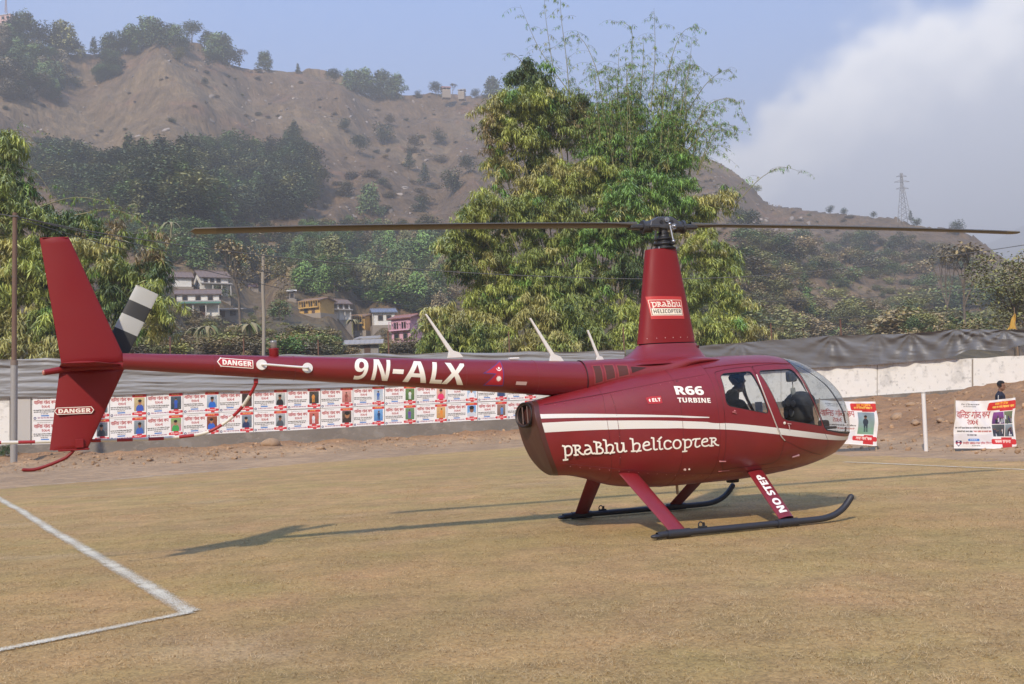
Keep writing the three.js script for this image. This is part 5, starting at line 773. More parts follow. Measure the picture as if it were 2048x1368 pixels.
{ // rusty fence stakes behind the tarp
  for (const [px, ty, w] of [[340, 676, 0.06], [487, 678, 0.055], [636, 682, 0.05], [776, 664, 0.07], [1017, 664, 0.05], [1246, 655, 0.05], [1541, 648, 0.04], [1680, 640, 0.04]]) {
    const t = onWall(px, ty, -0.5), b = V(t.x, groundY(t.x, t.z) - 0.2, t.z), s = thing('fence_stake', { 340: 'rusty fence stake nearest the tail fin', 487: 'rusty fence stake left of the pale tree trunk', 636: 'thin fence stake just right of the beacon lamp', 776: 'thick rusty fence stake below the pink house', 1017: 'fence stake between the first two boom antennas', 1246: 'fence stake just left of the mast fairing', 1541: 'thin fence stake above the cabin roof', 1680: 'thin fence stake above the nose' }[px], 'fence post', 'rusty stakes of the wire fence');
    s.position.copy(b); part(s, 'shaft', merge([box(w, t.y - b.y, 0.012, 0, (t.y - b.y) / 2, 0), box(0.012, t.y - b.y, w, w / 2, (t.y - b.y) / 2, w / 2)]), std(0.17, 0.09, 0.065, 0.95)); part(s, 'tip', box(w, 0.05, 0.03, 0.01, t.y - b.y + 0.02, 0.015), std(0.12, 0.06, 0.05, 0.95)); }
}
{ const t = at(2022, 640, 35.5), f = thing('flag', 'small yellow cloth flag drooping above the tarp at the right edge', 'flag'); f.position.set(t.x, groundY(t.x, t.z), t.z);
  part(f, 'stick', rod(V(0.18, 0, -0.03), V(0.16, t.y - f.position.y + 0.45, -0.03), 0.014, 0.012), std(0.3, 0.2, 0.12, 0.9)); const y0 = t.y - f.position.y;
  part(f, 'cloth', gridGeo(8, 14, (u, v) => V(0.16 - 0.34 * (1 - u) * lerp(1, 0.12, v), y0 - 0.36 + 0.55 * v + 0.05 * Math.sin(u * 3), 0.05 * Math.sin(u * 9 + v * 6))), std(0.55, 0.33, 0.07, 0.9, { side: THREE.DoubleSide })); }
{ // loose stones and rubble along the foot of the wall
  const geos = [1, 2, 3].map((s) => { const g = mergeVertices(new THREE.IcosahedronGeometry(1, 2).deleteAttribute('uv').deleteAttribute('normal')), p = g.attributes.position; for (let i = 0; i < p.count; i++) { const v = V(p.getX(i), p.getY(i), p.getZ(i)), k = 0.62 + 0.75 * noise2(v.x * 1.6 + s * 9, v.y * 1.6 + v.z * 1.9 + s * 5); p.setXYZ(i, v.x * k, v.y * k * 0.7, v.z * k); } g.computeVertexNormals(); const u = new Float32Array(p.count * 2); for (let i = 0; i < p.count; i++) { u[i * 2] = p.getX(i); u[i * 2 + 1] = p.getY(i) + p.getZ(i); } g.setAttribute('uv', new THREE.BufferAttribute(u, 2)); return g; });
  const mat = new THREE.MeshStandardMaterial({ color: rgb(0.46, 0.30, 0.18), map: soilMap, roughness: 1 }), r = rngOf(12), M = new THREE.Matrix4();
  const S = [[], [], []]; for (let i = 0; i < 2100; i++) { const px = i % 5 < 3 ? lerp(-100, 1150, r()) : lerp(1640, 2150, r()), a = (px - 1024) / F, ze = edgeTab[Math.round((clamp(a, -0.98, 0.98) + 1) * 120)], zw = wallDist(a), right = px > 1400, t = right ? 0.08 + 0.8 * r() : 0.42 + 0.5 * Math.sqrt(r()) * (r() < 0.9 ? 1 : 0.5), z = -lerp(ze, zw, t); S[i % 3].push([a * -z, z, (right ? 0.010 : 0.012) + 0.06 * r() ** 6]); }
  geos.forEach((g, k) => { const m = new THREE.InstancedMesh(g, mat, S[k].length); S[k].forEach(([x, z, s], i) => { M.compose(V(x, groundY(x, z) + s * 0.15, z), new THREE.Quaternion().setFromEuler(new THREE.Euler(r() * 3, r() * 6, r() * 3)), V(s * 1.2, s, s)); m.setMatrixAt(i, M); const q = 0.7 + 0.6 * r(); m.setColorAt(i, rgb(q, q * 0.97, q * 0.93)); }); m.name = numbered('rubble'); scene.add(m); tag(m, 'loose stones and clods along the dirt bank below the wall', 'rubble', null, 'stuff'); });
  for (const [px, py, w, lab, y] of [[541, 890, 26, 'large tan rock against the plinth below the striped guard tube'], [352, 926, 12, 'small grey green stone on the dirt left of the large rock'], [470, 918, 12, 'dark flat stone on the dirt under the boom'], [300, 922, 11, 'brown clod on the dirt right of the lower fin'], [640, 897, 14, 'brown clod at the wall foot under the boom lettering'], [1795, 838, 24, 'long clod of earth on the right dirt bank left of the white post'], [1700, 845, 15, 'reddish clod on the right dirt bank behind the small banner'], [1830, 852, 16, 'clod of red earth just left of the white post'], [1880, 845, 14, 'clod of red earth just right of the white post'], [1822, 812, 13, 'grey clod high on the right dirt bank under the white wall']]) {
    const a = (px - 1024) / F; let d = 20; for (; d < 60; d += 0.2) { const p = at(px, py, d); if (p.y < groundY(p.x, p.z)) break; } const p = at(px, py, d), s = w * d / F / 2; const m = single('rock', geos[Math.round(px) % 3], mat, lab, 'rock'); m.position.set(p.x, groundY(p.x, p.z) + s * 0.2, p.z); m.scale.set(s * 1.5, s, s); m.rotation.y = px; }
}

// ================================================================ houses on the slope
const tinMat = (r, g, b) => new THREE.MeshStandardMaterial({ color: rgb(r, g, b), roughness: 0.75, bumpMap: ribTex, bumpScale: 0.04 });
const ribTex = dataTex(64, (u) => { const k = 0.5 + 0.5 * Math.cos(u * Math.PI * 2 * 8); return [k, k, k]; });
const stucco = (r, g, b) => new THREE.MeshStandardMaterial({ color: rgb(r, g, b), map: washTex, roughness: 0.9 });
const frameM = std(0.09, 0.06, 0.045, 0.8), glassM = std(0.02, 0.024, 0.03, 0.25);
function house(o) {   // px, py: foot of the front wall; w, d, h in metres; yaw
  const h = thing(o.name ?? 'house', o.label, o.cat ?? 'house'), p = o.at ?? onHill(o.px, o.py, 60); h.position.set(p.x, p.y - 0.3, p.z); h.rotation.y = o.yaw ?? 0.42;
  if (o.dist < 400) { const k = -p.z / o.dist; h.scale.setScalar(k * 0.88); h.position.y = p.y + 0.3; } else if (o.dist) { const q = at(o.px, o.py, o.dist); h.position.set(q.x, q.y, q.z); }
  const { w, d, h: H } = o, wm = o.wall, st = o.storeys ?? 2, sh = H / st, foot = o.foot ?? 3;
  part(h, 'wall', merge([box(w, H, d, 0, H / 2, -d / 2)]), wm);
  part(h, 'footing', box(w + 0.5, foot, d + 0.5, 0, -foot / 2 + 0.02, -d / 2), std(0.3, 0.25, 0.2, 1));
  if (o.gable !== false) {
    const R = o.rise ?? 1.5, ov = o.over ?? 0.6, half = d / 2 + ov, len = w + 2 * ov, ang = Math.atan2(R, d / 2), sl = Math.hypot(half, half * Math.tan(ang));
    const s = new THREE.Shape(); s.moveTo(-d / 2, 0); s.lineTo(d / 2, 0); s.lineTo(0, R); s.closePath();
    part(h, 'gable', new THREE.ExtrudeGeometry(s, { depth: w - 0.02, bevelEnabled: false }).rotateY(Math.PI / 2).translate(-w / 2 + 0.01, H, -d / 2), wm);
    const rf = part(h, 'roof', merge([1, -1].map((k) => box(len, 0.12, sl, 0, 0, k * sl / 2).rotateX(k * ang).translate(0, H + R + 0.06, -d / 2))), o.roof);
    part(rf, 'ridge_cap', box(len, 0.14, 0.4, 0, H + R + 0.1, -d / 2), o.roof);
  } else { const rf = part(h, 'roof', box(w + 0.7, 0.22, d + 0.7, 0, H + 0.11, -d / 2), o.roof); if (o.tilt) { rf.geometry = box(w + 1, 0.1, d + 1).rotateX(o.tilt).translate(0, H + 0.3, -d / 2); } }
  const win = (x, y, ww, hh, side) => { const z = 0.02; const f = new THREE.Mesh(box(ww + 0.24, hh + 0.24, 0.1, 0, 0, 0), o.frame ?? frameM); f.name = 'window'; const g = new THREE.Mesh(box(ww, hh, 0.06, 0, 0, 0.04), glassM); g.name = 'pane'; f.add(g); if (side) { f.rotation.y = -Math.PI / 2; f.position.set(-w / 2 - z, y, x); } else f.position.set(x, y, z); h.add(f); };
  for (const [x, y, a, b, side] of o.windows ?? []) win(x, y, a, b, side);
  for (const [x, a, b, y] of o.doors ?? []) { const dr = part(h, 'door', box(a, b, 0.08, x, (y ?? 0) + b / 2, 0.03), std(0.1, 0.055, 0.035, 0.8)); part(dr, 'door_frame', box(a + 0.2, 0.12, 0.12, x, (y ?? 0) + b + 0.05, 0.03), frameM); }
  if (o.porch) { const [y, dep, x0, x1, m] = o.porch; part(h, 'porch_roof', box(x1 - x0, 0.09, dep + 0.3).rotateX(0.24).translate((x0 + x1) / 2, y, dep / 2), m); const n = 4; for (let i = 0; i < n; i++) part(h, 'porch_post', box(0.14, y - 0.2, 0.14, lerp(x0 + 0.3, x1 - 0.3, i / (n - 1)), (y - 0.2) / 2, dep - 0.1), o.post ?? std(0.5, 0.47, 0.42, 0.8)); if (o.fascia) part(h, 'fascia', box(x1 - x0, 0.22, 0.06, (x0 + x1) / 2, y - 0.25, dep + 0.18), o.fascia); }
  if (o.balcony) { const [y, dep, x0, x1, m] = o.balcony; part(h, 'balcony', merge([box(x1 - x0, 0.16, dep, (x0 + x1) / 2, y, dep / 2), box(x1 - x0, 0.06, 0.06, (x0 + x1) / 2, y + 0.95, dep - 0.05), ...Array.from({ length: 9 }, (_, i) => box(0.06, 0.9, 0.06, lerp(x0 + 0.05, x1 - 0.05, i / 8), y + 0.5, dep - 0.05))]), m); }
  return h;
}
const whiteW = stucco(0.78, 0.76, 0.72), yellowW = stucco(0.56, 0.35, 0.11), pinkW = stucco(0.64, 0.37, 0.46), brickW = stucco(0.34, 0.2, 0.13), greyW = stucco(0.3, 0.28, 0.26);
const brownRoof = tinMat(0.19, 0.135, 0.11), rustRoof = tinMat(0.24, 0.15, 0.10), greyRoof = tinMat(0.34, 0.31, 0.28), blueRoof = tinMat(0.17, 0.19, 0.25), redRoof = tinMat(0.30, 0.15, 0.13);
const grid = (xs, ys, a, b, side) => xs.flatMap((x) => ys.map((y) => [x, y, a, b, side]));
house({ px: 397, py: 641, dist: 112, w: 5.2, d: 4.4, h: 2.9, yaw: 0.3, rise: 0.75, over: 0.3, wall: whiteW, roof: brownRoof, storeys: 2, foot: 4, windows: [...grid([-1.6, 0, 1.5], [2.35], 0.4, 0.4), [-2.2, 2.3, 0.4, 0.5, 1], [-1.3, 0.75, 0.5, 0.7, 1]], doors: [[0.6, 0.8, 1.25]], porch: [1.95, 0.9, -2.5, 2.8, greyRoof], fascia: std(0.12, 0.26, 0.2, 0.8), label: 'white two storey house with brown roof and green porch edge, lowest left' });
house({ px: 455, py: 641, dist: 113, w: 3.1, d: 2.6, h: 0.9, yaw: 0.12, gable: false, tilt: 0.12, wall: greyW, roof: greyRoof, storeys: 1, foot: 4, name: 'shed', cat: 'shed', doors: [[-0.6, 0.6, 0.75]], windows: [[0.7, 0.5, 0.5, 0.4]], label: 'low grey roofed shed attached right of the lowest white house' });
house({ px: 430, py: 600, dist: 138, w: 4.3, d: 4.2, h: 3.1, yaw: 0.55, rise: 1.15, over: 0.4, wall: whiteW, roof: brownRoof, foot: 4, windows: [[-2.1, 2.35, 0.45, 0.5, 1], [-3.1, 1.0, 0.5, 0.7, 1], [-1.1, 1.0, 0.5, 0.7, 1], [-1.4, 2.55, 0.4, 0.4], [-0.4, 2.55, 0.4, 0.4], [0.6, 2.55, 0.4, 0.4]], porch: [2.05, 0.9, -2.2, 2.6, greyRoof], doors: [[0.9, 0.7, 1.3]], label: 'white gabled house with brown roof above the lowest white house' });
house({ px: 355, py: 578, dist: 146, w: 4.6, d: 3.6, h: 1.7, yaw: 0.5, rise: 1.0, over: 0.4, wall: whiteW, roof: brownRoof, storeys: 1, foot: 4, windows: [[-1.8, 0.9, 0.5, 0.6, 1], [-0.8, 0.9, 0.5, 0.6]], label: 'small white gabled house half hidden by bushes, upper left of the white houses' });
house({ px: 243, py: 474, dist: 162, w: 3.2, d: 3, h: 1.7, yaw: -0.2, gable: false, wall: brickW, roof: std(0.3, 0.25, 0.2, 0.9), storeys: 1, foot: 3, frame: std(0.45, 0.38, 0.32, 0.9), windows: [[-0.7, 0.9, 0.5, 0.6]], doors: [[0.7, 0.6, 1.3]], name: 'brick_house', label: 'unfinished red brick house with concrete posts high on the left slope' });
house({ px: 620, py: 634, dist: 118, w: 3.4, d: 3.2, h: 1.75, yaw: -0.45, rise: 0.4, over: 0.35, wall: yellowW, roof: rustRoof, foot: 4, windows: [...grid([-1.0, 0.2, 1.1], [1.25], 0.34, 0.4), [-0.6, 0.5, 0.4, 0.45]], balcony: [0.85, 0.4, -1.6, 1.6, yellowW], doors: [[0.6, 0.5, 0.75]], label: 'yellow house with rusty tin roof, left of the white house with brown gable' });
house({ px: 681, py: 646, dist: 116, w: 2.9, d: 2.9, h: 2.2, yaw: 0.62, rise: 0.65, over: 0.3, wall: whiteW, roof: brownRoof, foot: 4, windows: [[-2.0, 1.75, 0.3, 0.36, 1], [-0.9, 1.75, 0.3, 0.36, 1], [-0.7, 1.8, 0.3, 0.3], [0.1, 1.8, 0.3, 0.3], [0.9, 1.8, 0.3, 0.3], [-1.4, 0.8, 0.4, 0.5, 1]], porch: [1.4, 0.5, -1.5, 1.6, greyRoof], label: 'white house with brown gable roof between the two yellow houses' });
house({ px: 708, py: 668, dist: 108, w: 3.1, d: 2.8, h: 1.75, yaw: -0.35, rise: 0.3, over: 0.3, wall: yellowW, roof: rustRoof, foot: 4, windows: [[-1.1, 1.2, 0.34, 0.36], [0.1, 1.2, 0.34, 0.4], [0.95, 1.25, 0.3, 0.36]], doors: [[-0.4, 0.42, 0.85], [0.3, 0.42, 0.85], [1.0, 0.4, 0.85]], balcony: [0.95, 0.4, -1.3, 1.4, yellowW], label: 'yellow house with dark doorways in front of the white gabled house' });
house({ px: 770, py: 660, dist: 104, w: 2.5, d: 2.8, h: 1.55, yaw: 0.25, rise: 0.45, over: 0.3, wall: whiteW, roof: blueRoof, foot: 3, windows: [[-0.5, 0.9, 0.36, 0.4], [0.5, 0.9, 0.36, 0.4]], label: 'white house wing with blue roof joined to the pink house' });
house({ px: 803, py: 692, dist: 99, w: 2.6, d: 2.6, h: 2.8, yaw: -0.5, rise: 0.35, over: 0.35, wall: pinkW, roof: redRoof, foot: 3, windows: [[-0.7, 2.0, 0.4, 0.5], [0.4, 2.0, 0.4, 0.5], [-0.6, 0.75, 0.45, 0.55], [0.6, 0.75, 0.35, 0.5]], balcony: [1.45, 0.45, -1.4, 1.4, pinkW], label: 'pink two storey house with small balcony at the right of the village' });
house({ px: 727, py: 716, dist: 88, w: 3.0, d: 2.2, h: 1.0, yaw: 0.1, gable: false, tilt: 0.2, wall: greyW, roof: greyRoof, storeys: 1, foot: 3, name: 'shed', cat: 'shed', doors: [[0.4, 0.6, 0.8]], windows: [[-0.8, 0.5, 0.5, 0.3]], label: 'grey tin roofed shed just above the tail boom below the yellow house' });
house({ px: 742, py: 698, dist: 94, w: 2.6, d: 2.0, h: 0.8, yaw: -0.1, gable: false, tilt: 0.16, wall: greyW, roof: greyRoof, storeys: 1, foot: 3, name: 'shed', cat: 'shed', windows: [[-0.4, 0.4, 0.4, 0.25]], label: 'small grey shed behind the tin roofed shed, under the yellow house' });
house({ px: 506, py: 582, dist: 150, w: 1.3, d: 1.2, h: 0.35, yaw: 0.3, rise: 0.4, over: 0.2, wall: brickW, roof: redRoof, storeys: 1, foot: 2, name: 'hut', cat: 'hut', label: 'tiny red roofed hut beside the pale tree trunk' });
house({ px: 584, py: 606, dist: 135, w: 0.8, d: 0.8, h: 1.2, yaw: 0.3, gable: false, wall: greyW, roof: std(0.75, 0.75, 0.75, 0.8), storeys: 1, foot: 3, name: 'water_tank_tower', cat: 'tower', windows: [[0, 0.6, 0.3, 0.5]], label: 'small grey tower with white top between pale trunk and yellow house' });
house({ px: 6, py: 50, dist: 505, w: 9, d: 7, h: 5.2, yaw: -0.25, gable: false, wall: stucco(0.62, 0.42, 0.4), roof: std(0.6, 0.55, 0.52, 0.9), foot: 8, windows: grid([-3, 0, 3], [1.4, 3.8], 1.4, 1.2), label: 'pink flat roofed building on the ridge at the top left corner' });
house({ px: 893, py: 181, dist: 536, w: 4, d: 3, h: 1.7, yaw: 0.2, rise: 0.9, wall: stucco(0.42, 0.34, 0.28), roof: redRoof, storeys: 1, foot: 4, windows: [[-1, 1.3, 1, 1], [1, 1.3, 1, 1]], label: 'small red roofed house on the ridge left of the bamboo top' });
house({ px: 922, py: 184, dist: 536, w: 3, d: 3, h: 1.2, yaw: -0.2, rise: 0.7, wall: stucco(0.5, 0.46, 0.42), roof: greyRoof, storeys: 1, foot: 4, windows: [[0, 1, 0.9, 0.8]], label: 'small pale house on the ridge right of the red roofed one' });
function lattice(name, label, cat, base, H, wb, wt, arms, rad, mat) {
  const t = thing(name, label, cat); t.position.copy(base); const n = 9, W = (k) => lerp(wb, wt, Math.min(1, k / n * 1.25)) / 2, L = [], B = [];
  for (const [sx, sz] of [[1, 1], [1, -1], [-1, 1], [-1, -1]]) { const P = []; for (let k = 0; k <= n; k++) P.push(V(sx * W(k), k / n * H, sz * W(k))); for (let k = 0; k < n; k++) L.push(rod(P[k], P[k + 1], rad, rad, 4)); }
  for (let k = 0; k < n; k++) for (const z of [1, -1]) { B.push(rod(V(-W(k), k / n * H, z * W(k)), V(W(k + 1), (k + 1) / n * H, z * W(k + 1)), rad * 0.6, rad * 0.6, 4), rod(V(W(k), k / n * H, z * W(k)), V(-W(k + 1), (k + 1) / n * H, z * W(k + 1)), rad * 0.6, rad * 0.6, 4)); }
  part(t, 'leg_frame', merge(L), mat); part(t, 'bracing', merge(B), mat); for (const [y, l] of arms) part(t, 'cross_arm', merge([rod(V(-l, y, 0), V(l, y, 0), rad, rad, 4), rod(V(-l, y, 0), V(0, y + 0.9, 0), rad * 0.6, rad * 0.6, 4), rod(V(l, y, 0), V(0, y + 0.9, 0), rad * 0.6, rad * 0.6, 4)]), mat); return t; }
{ const b = onHill(1809, 438, 200); b.copy(at(1809, 444, Math.min(-b.z, 440))); const top = at(1806, 346, -b.z); lattice('transmission_tower', 'steel lattice power pylon on the right hand ridge', 'pylon', b, top.y - b.y, 4.2, 0.7, [[0.68 * (top.y - b.y), 2.6], [0.82 * (top.y - b.y), 3.2], [0.93 * (top.y - b.y), 2.2]], 0.13, std(0.3, 0.3, 0.31, 0.7)); }
{ const b = at(12, 26, 505); lattice('telecom_mast', 'thin telecom mast on the pink building at the top left', 'mast', b, 7.5, 1.0, 0.4, [], 0.09, std(0.4, 0.3, 0.3, 0.7)); }

// ================================================================ people
function skin(bones, cell, k, extra) {   // one continuous surface round tapered bones: smooth union, meshed by surface nets
  const lo = [1e9, 1e9, 1e9], hi = [-1e9, -1e9, -1e9];
  for (const [a, ra, b, rb] of bones) for (const [p, r] of [[a, ra], [b, rb]]) for (let i = 0; i < 3; i++) { lo[i] = Math.min(lo[i], p[i] - r - 0.03); hi[i] = Math.max(hi[i], p[i] + r + 0.03); }
  const n = lo.map((l, i) => Math.ceil((hi[i] - l) / cell) + 2), F_ = new Float32Array(n[0] * n[1] * n[2]), id = (x, y, z) => x + n[0] * (y + n[1] * z);
  for (let z = 0; z < n[2]; z++) for (let y = 0; y < n[1]; y++) for (let x = 0; x < n[0]; x++) {
    const p = [lo[0] + x * cell, lo[1] + y * cell, lo[2] + z * cell]; let d = 1e3;
    for (const [a, ra, b, rb] of bones) { const e = [b[0] - a[0], b[1] - a[1], b[2] - a[2]], w = [p[0] - a[0], p[1] - a[1], p[2] - a[2]], t = clamp((w[0] * e[0] + w[1] * e[1] + w[2] * e[2]) / (e[0] * e[0] + e[1] * e[1] + e[2] * e[2] + 1e-9), 0, 1); const q = Math.hypot(w[0] - e[0] * t, w[1] - e[1] * t, w[2] - e[2] * t) - lerp(ra, rb, t); const h = clamp(0.5 + 0.5 * (d - q) / k, 0, 1); d = lerp(d, q, h) - k * h * (1 - h); }
    F_[id(x, y, z)] = extra ? extra(d, p) : d;
  }
  const vi = new Int32Array(F_.length).fill(-1), pos = [], ix = [];
  for (let z = 0; z < n[2] - 1; z++) for (let y = 0; y < n[1] - 1; y++) for (let x = 0; x < n[0] - 1; x++) {
    let c = 0, s = [0, 0, 0]; const val = (i) => F_[id(x + (i & 1), y + ((i >> 1) & 1), z + (i >> 2))];
    for (let i = 0; i < 8; i++) for (const b of [1, 2, 4]) { if (i & b) continue; const u = val(i), v = val(i | b); if ((u < 0) !== (v < 0)) { const t = u / (u - v); c++; s[0] += (i & 1) + (b === 1 ? t : 0); s[1] += ((i >> 1) & 1) + (b === 2 ? t : 0); s[2] += (i >> 2) + (b === 4 ? t : 0); } }
    if (c) { vi[id(x, y, z)] = pos.length / 3; pos.push(lo[0] + (x + s[0] / c) * cell, lo[1] + (y + s[1] / c) * cell, lo[2] + (z + s[2] / c) * cell); }
  }
  for (let z = 1; z < n[2] - 1; z++) for (let y = 1; y < n[1] - 1; y++) for (let x = 1; x < n[0] - 1; x++) { const u = F_[id(x, y, z)] < 0;
    const q = (A, B, C, D, f) => { if (A < 0 || B < 0 || C < 0 || D < 0) return; if (f) ix.push(A, B, C, A, C, D); else ix.push(A, C, B, A, D, C); };
    if (u !== F_[id(x + 1, y, z)] < 0) q(vi[id(x, y - 1, z - 1)], vi[id(x, y, z - 1)], vi[id(x, y, z)], vi[id(x, y - 1, z)], u);
    if (u !== F_[id(x, y + 1, z)] < 0) q(vi[id(x - 1, y, z - 1)], vi[id(x, y, z - 1)], vi[id(x, y, z)], vi[id(x - 1, y, z)], !u);
    if (u !== F_[id(x, y, z + 1)] < 0) q(vi[id(x - 1, y - 1, z)], vi[id(x, y - 1, z)], vi[id(x, y, z)], vi[id(x - 1, y, z)], u); }
  const g = new THREE.BufferGeometry(); g.setAttribute('position', new THREE.Float32BufferAttribute(pos, 3)); g.setIndex(ix); g.computeVertexNormals(); return g;
}
const skinMat = (c) => new THREE.MeshPhysicalMaterial({ color: rgb(...c), roughness: 0.6 });
// local frame: x = the way the person faces, y up, z = their right
function headBones(o, s, down = 0) { const c = Math.cos(down), n = Math.sin(down), P = (x, y, z) => [o[0] + s * (x * c + y * n), o[1] + s * (y * c - x * n), o[2] + s * z]; return [
  [P(-0.012, 0.155, 0), 0.078 * s, P(0.018, 0.150, 0), 0.070 * s], [P(0.04, 0.09, 0), 0.055 * s, P(0.052, 0.045, 0), 0.036 * s], [P(0.03, 0.07, 0.03), 0.034 * s, P(0.05, 0.045, 0.012), 0.022 * s], [P(0.03, 0.07, -0.03), 0.034 * s, P(0.05, 0.045, -0.012), 0.022 * s],
  [P(0.088, 0.125, 0), 0.008 * s, P(0.103, 0.092, 0), 0.012 * s], [P(0.086, 0.062, -0.018), 0.008 * s, P(0.086, 0.062, 0.018), 0.008 * s], [P(0.08, 0.146, -0.04), 0.011 * s, P(0.08, 0.146, 0.04), 0.011 * s], [P(0, 0.125, 0.074), 0.016 * s, P(-0.008, 0.092, 0.074), 0.010 * s], [P(0, 0.125, -0.074), 0.016 * s, P(-0.008, 0.092, -0.074), 0.010 * s]]; }
function handBones(w, dir, upv, s) {   // wrist, pointing direction, back-of-hand direction, side
  const d = V(...dir).normalize(), u = V(...upv).addScaledVector(d, -V(...upv).dot(d)).normalize(), r = d.clone().cross(u).multiplyScalar(s), o = V(...w), B = [], A = (v) => [v.x, v.y, v.z], at_ = (x, y, z) => A(o.clone().addScaledVector(d, x).addScaledVector(r, y).addScaledVector(u, z));
  for (const y of [-0.026, -0.009, 0.009, 0.025]) B.push([at_(0.005, y * 0.7, 0), 0.014, at_(0.075, y, 0.002), 0.011]);
  [[-0.027, 0.058], [-0.009, 0.072], [0.009, 0.077], [0.026, 0.068]].forEach(([y, l]) => { B.push([at_(0.085, y, 0.002), 0.0088, at_(0.085 + l * 0.45, y * 1.08, -0.008), 0.008], [at_(0.085 + l * 0.45, y * 1.08, -0.008), 0.008, at_(0.085 + l * 0.78, y * 1.08, -0.03), 0.0065]); });
  B.push([at_(0.02, 0.03, -0.004), 0.013, at_(0.055, 0.055, -0.014), 0.010], [at_(0.055, 0.055, -0.014), 0.010, at_(0.085, 0.06, -0.026), 0.008]); return B;
}
function hairMesh(o, s, down, tuft) { const c = Math.cos(down), n = Math.sin(down), ctr = [o[0] + s * (0.0 * c + 0.16 * n), o[1] + s * (0.16 * c), o[2]]; return skin([[ctr, 0.097 * s, [ctr[0] - 0.018 * s, ctr[1] - 0.02 * s, ctr[2]], 0.092 * s], ...(tuft ? [[[ctr[0] + 0.02, ctr[1] + 0.07 * s, ctr[2]], 0.05 * s, [ctr[0] + 0.10 * s, ctr[1] + 0.055 * s, ctr[2]], 0.02 * s]] : [])], 0.006, 0.02, (d, p) => { const x = (p[0] - o[0]) / s, y = (p[1] - o[1]) / s; const face = (x * c - y * n * 0.3 - 0.042) * 1.0, line_ = 0.155 - y + Math.max(0, -x) * 1.1; return Math.max(d + 0.008 * (noise2(p[0] * 90, p[1] * 90 + p[2] * 70) - 0.5), Math.min(face, 1) > 0 ? (0.190 - y) * 0.8 : line_ * 0.7 - 0.035); }); }
{ // the occupant seen through the rear side window
  const p = thing('person', 'person in dark clothes with tousled black hair sitting inside the helicopter cabin', 'person'); const o = HL(1.0, 0.9, -0.37); p.position.copy(o); p.rotation.set(0, 0.382, 0, 'YXZ');
  const hd = [0.08, 0.535, 0], sh = 0.40;
  const body_ = [...headBones(hd, 1.04, 0.18), [[0.045, 0.42, 0], 0.052, [0.07, 0.56, 0], 0.05], [[0, 0.0, -0.08], 0.13, [0, 0.0, 0.08], 0.13], [[-0.02, 0.12, 0], 0.125, [0.0, 0.34, 0], 0.12], [[0.0, 0.36, -0.13], 0.07, [0.0, 0.36, 0.13], 0.07]];
  const arms = []; for (const s of [1, -1]) { const S = [0.0, 0.37, 0.185 * s], E = [0.13, 0.13, 0.22 * s], W_ = [0.33, 0.235 + 0.02 * s, 0.12 * s]; arms.push([S, 0.056, E, 0.043], [E, 0.043, W_, 0.03]); body_.push([S, 0.05, E, 0.038], [E, 0.038, W_, 0.026]); body_.push([[0, -0.02, 0.1 * s], 0.088, [0.44, 0.02, 0.11 * s], 0.062], [[0.44, 0.02, 0.11 * s], 0.058, [0.56, -0.2, 0.11 * s], 0.042], [[0.55, -0.18, 0.11 * s], 0.04, [0.64, -0.2, 0.11 * s], 0.03]); }
  const hands = [1, -1].flatMap((s) => handBones([0.335, 0.24 + 0.02 * s, 0.12 * s], [0.95, 0.05, -0.25 * s], [0.1, 0.9, 0.3 * s], s));
  const bg = mergeGeometries([skin(body_, 0.011, 0.02), skin(hands, 0.005, 0.006)]); part(p, 'body', bg, skinMat([0.115, 0.058, 0.036]));
  part(p, 'jacket', skin([[[0, 0.0, -0.09], 0.15, [0, 0.0, 0.09], 0.15], [[-0.05, 0.12, 0], 0.165, [-0.03, 0.35, 0], 0.155], [[0.0, 0.365, -0.14], 0.085, [0.0, 0.365, 0.14], 0.085], [[-0.03, 0.42, 0], 0.10, [0.02, 0.50, 0], 0.078], ...arms.filter((_, i) => i % 2 === 0).map(([a, ra, b, rb]) => [a, ra + 0.018, b, rb + 0.018])], 0.011, 0.03), std(0.012, 0.011, 0.013, 0.9));
  part(p, 'hair', hairMesh(hd, 1.08, 0.18, true), std(0.006, 0.005, 0.005, 0.8));
}
